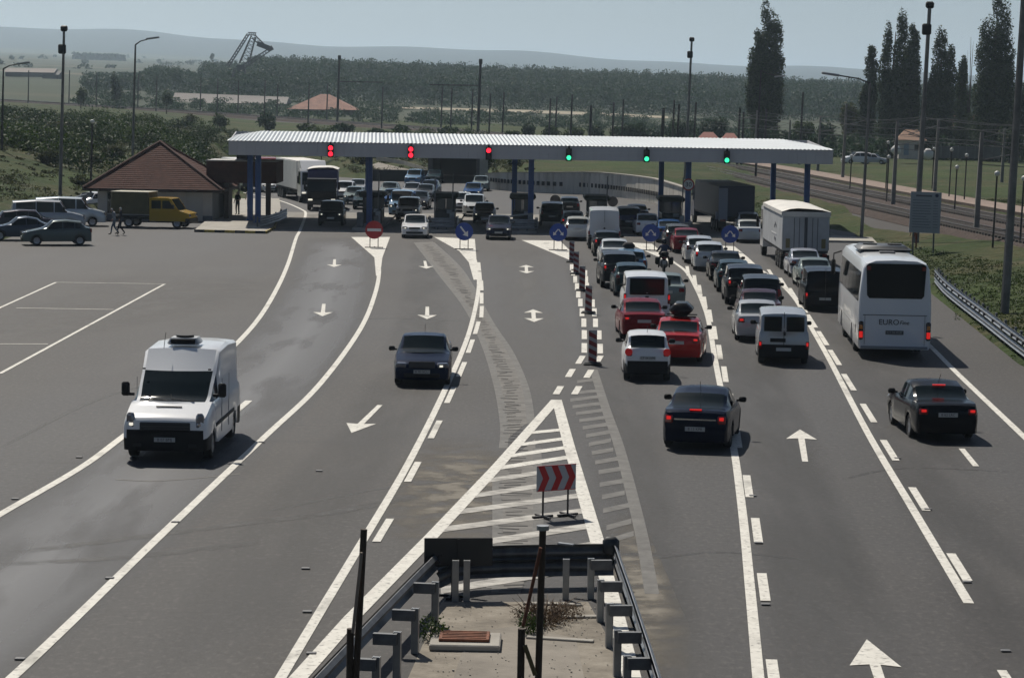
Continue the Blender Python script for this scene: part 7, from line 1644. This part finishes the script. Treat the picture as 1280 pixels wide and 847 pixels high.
for px, row, wp, hp_, lb, c in ((40, 96, 60, 4, 'long dark low barn with a pale roof on the plain at the left', (.15, .12, .105)), (66, 99, 20, 4, 'small dark shed beside the long barn at the left', (.05, .05, .05))):
    Y = 1150; q = atY(px, row, Y); t = thing('barn', lb, 'building', (q.x, Y, q.z)); w_ = wp*Y/3000; MB().box((0, 0, 1), (w_, 12, 2.2)).build('wall', mat('shed_dark', (.05, .05, .055), .9), t)
    MB().add([(-w_/2-.5, -7, 2), (w_/2+.5, -7, 2), (w_/2+.5, 7, 2), (-w_/2-.5, 7, 2), (-w_/2-.5, 0, 4), (w_/2+.5, 0, 4)], [(0, 1, 5, 4), (2, 3, 4, 5), (1, 2, 5), (3, 0, 4)]).build('roof', mat('barn_roof%d' % px, c, .8), t)
Yc = 900
cr = thing('harbour_crane', 'big lattice jib crane rising above the woodland', 'crane', tuple(atY(297, 118, Yc)))
cmx = mat('crane_grey', (.02, .024, .028), .7)
def cpt(px, py): return atY(px, py, Yc)-cr.location
def lattice(mb, a, b, w0, w1, n=10):
    a = Vector(a); b = Vector(b); d = (b-a).normalized(); s = Vector((d.z, 0, -d.x)); y_ = Vector((0, 1, 0)); prev = None
    for k in range(n+1):
        f = k/n; c = a.lerp(b, f); w_ = w0+(w1-w0)*f; cs_ = [c+s*w_/2+y_*w_/2, c-s*w_/2+y_*w_/2, c-s*w_/2-y_*w_/2, c+s*w_/2-y_*w_/2]
        if prev:
            for i in range(4): mb.tube([prev[i], cs_[i]], .22, 4, cap=False); mb.tube([prev[i], cs_[(i+1) % 4]], .11, 4, cap=False)
        prev = cs_
z8 = lambda a, b: cpt(260+a/8.47, 30+b/8.47)
mb = MB(); lattice(mb, z8(380, 430), z8(480, 135), 3.4, 1.6, 8); mb.build('mast', cmx, cr)
mb = MB(); lattice(mb, z8(210, 450), z8(425, 110), .9, .8, 12); mb.build('back_stay', cmx, cr)
mb = MB(); lattice(mb, z8(425, 105), z8(510, 108), .9, .9, 4); lattice(mb, z8(480, 135), z8(580, 225), 1.6, 1.3, 5); mb.build('jib_head', cmx, cr)
MB().box(tuple(z8(590, 235)), (5, 2, 1.8), ry=R(20)).build('counterweight', cmx, cr)
mb = MB(); lattice(mb, z8(380, 450), z8(650, 275), 1.3, 1.0, 10); mb.build('boom', cmx, cr); MB().tube([z8(640, 275), z8(685, 250)], .9, 6).build('boom_tip', cmx, cr)
MB().box(tuple(z8(350, 470)), (3, 3, 2.4)).build('cabin', cmx, cr); mb = MB(); lattice(mb, z8(300, 700), z8(340, 480), 5, 4, 5); mb.build('tower', cmx, cr)
for s in (0,): MB().tube([z8(280, 510), z8(280, 700)], .8, 6).build('leg', cmx, cr)
# houses beyond the platform
def house(px, row, Y, w_, h, rh, dpt, wc, rc_, label, name='cottage'):
    q = atY(px, row, Y); z = min(q.z, q.z); t = thing(name, label, 'building', (q.x, Y, q.z-.4), R(-6))
    MB().box((0, 0, h/2+.2), (w_, dpt, h+.4)).build('wall', wc, t); e = .4
    MB().add([(-w_/2-e, -dpt/2-e, h+.3), (w_/2+e, -dpt/2-e, h+.3), (w_/2+e, dpt/2+e, h+.3), (-w_/2-e, dpt/2+e, h+.3), (-w_/4, 0, h+.3+rh), (w_/4, 0, h+.3+rh)], [(0, 1, 5, 4), (1, 2, 5), (2, 3, 4, 5), (3, 0, 4), (3, 2, 1, 0)]).build('roof', rc_, t)
    MB().box((-w_*.2, -dpt/2-.01, h*.5+.2), (w_*.2, .05, h*.7)).build('door', mat('door_blue_grey', (.22, .28, .34), .6), t); MB().box((w_*.22, -dpt/2-.01, h*.6+.2), (w_*.2, .05, h*.35)).build('window', GLASS, t)
house(1138, 195, 350, 3.6, 2.4, 1.5, 3.5, WALLW, mat('light_tile', (.34, .20, .13), .8), 'small pale shed with a light tiled roof among the poplars', 'garden_shed')
house(1203, 178, 430, 9, 2.6, 2.4, 7, WALLW, mat('red_tile', (.20, .07, .05), .8), 'cottage with a dull red roof half hidden by trees')
house(885, 184, 400, 3.2, 1.3, 1.3, 4, WALLW, mat('bright_red_tile', (.24, .07, .05), .8), 'cottage with a bright red roof peeping over the canopy, left one')
house(912, 184, 410, 2.6, 1.3, 1.2, 4, WALLW, mat('bright_red_tile', (.24, .07, .05), .8), 'cottage with a bright red roof peeping over the canopy, right one')
q = atY(1208, 196, 340); t = thing('panel_fence', 'grey concrete panel fence beyond the railway at the right', 'fence', (q.x, 340, q.z-.3))
for k in range(8):
    MB().box((-4.2+k*1.2, 0, .9), (1.12, .06, 1.7)).build('panel', mat('fence_grey', (.13, .125, .12), .9, var=.2), t); MB().box((-4.8+k*1.2, 0, .95), (.1, .12, 1.9)).build('post', POLEC, t)
for kd, px, row, f_, pn, lb in (('mpv', 1068, 196, (-.95, -.3), WHT, 'white car parked below the poplar cluster beyond the railway'), ('hatch', 1090, 197, (.9, -.4), SILV, 'silver car parked right of the white one below the poplars')):
    Y = 340; q = atY(px, row, Y); v = vehicle(kd, px, row, f_, 0, *pn, lb, Y=Y, lights=False); v.location.z = tz(v.location.x, Y)+.0 if abs(tz(v.location.x, Y)-q.z) < 2 else q.z
for px, row, s in ((1160, 193, 1.0), (1120, 187, .9)):
    q = atY(px, row, 330); t = tag(MB().box((0, 0, .8*s), (1.5*s, 1.3*s, 1.6*s), bev=.5).build('white_tank', mat('tank_white', (.6, .6, .58), .6), None, 60), 'rounded white tank in the gardens ' + ('left' if px == 1120 else 'right') + ' of the pale shed', 'tank'); t.location = (q.x, 330, q.z-.8)
q = atY(1158, 210, 290); 
# dark metal fence left of the parked minibuses
fe = thing('parking_fence', 'dark blue metal barrier rising behind the parked minibuses', 'fence', (-32, 150, 0))
def ref(o): o.matrix_parent_inverse = Matrix.Translation(-fe.location); return o
fp = [atY(-20, 300, 146), atY(38, 272, 158), atY(60, 254, 168), atY(108, 243, 178)]
for a, b in zip(fp, fp[1:]):
    n = 3
    for k in range(n):
        u = a.lerp(b, k/n); v = a.lerp(b, (k+1)/n); z0 = -1.2
        ref(MB().add([(u.x, u.y, u.z-1.1), (v.x, v.y, v.z-1.1), (v.x, v.y, v.z), (u.x, u.y, u.z), (u.x, u.y+.05, u.z-1.1), (v.x, v.y+.05, v.z-1.1), (v.x, v.y+.05, v.z), (u.x, u.y+.05, u.z)], [(0, 1, 2, 3), (3, 2, 6, 7), (7, 6, 5, 4), (0, 3, 7, 4), (1, 5, 6, 2), (0, 4, 5, 1)]).build('panel', mat('fence_blue', (.035, .055, .07), .6), fe))
        ref(MB().tube([(u.x, u.y, u.z-1.6), (u.x, u.y, u.z+.04)], .05, 6).build('post', GALVD, fe)); ref(MB().tube([tuple(u), tuple(v)], .04, 6).build('top_rail', GALV, fe))
# ------------------------------------------------------------------ haze
if True:
    me = MB().box((0, 14850, 150), (40000, 30500, 460)).mesh('haze', [])
    hz = link('haze', me); hz['kind'] = 'stuff'; hz.location = (0, 0, 0)
    M = bpy.data.materials.new('haze_air'); M.use_nodes = True; n = M.node_tree; n.nodes.clear(); o_ = n.nodes.new('ShaderNodeOutputMaterial'); pv = n.nodes.new('ShaderNodeVolumePrincipled')
    pv.inputs['Color'].default_value = (.68, .84, .99, 1); pv.inputs['Density'].default_value = .00012; pv.inputs['Anisotropy'].default_value = .45
    n.links.new(pv.outputs[0], o_.inputs['Volume']); me.materials.append(M); hz.display_type = 'WIRE'
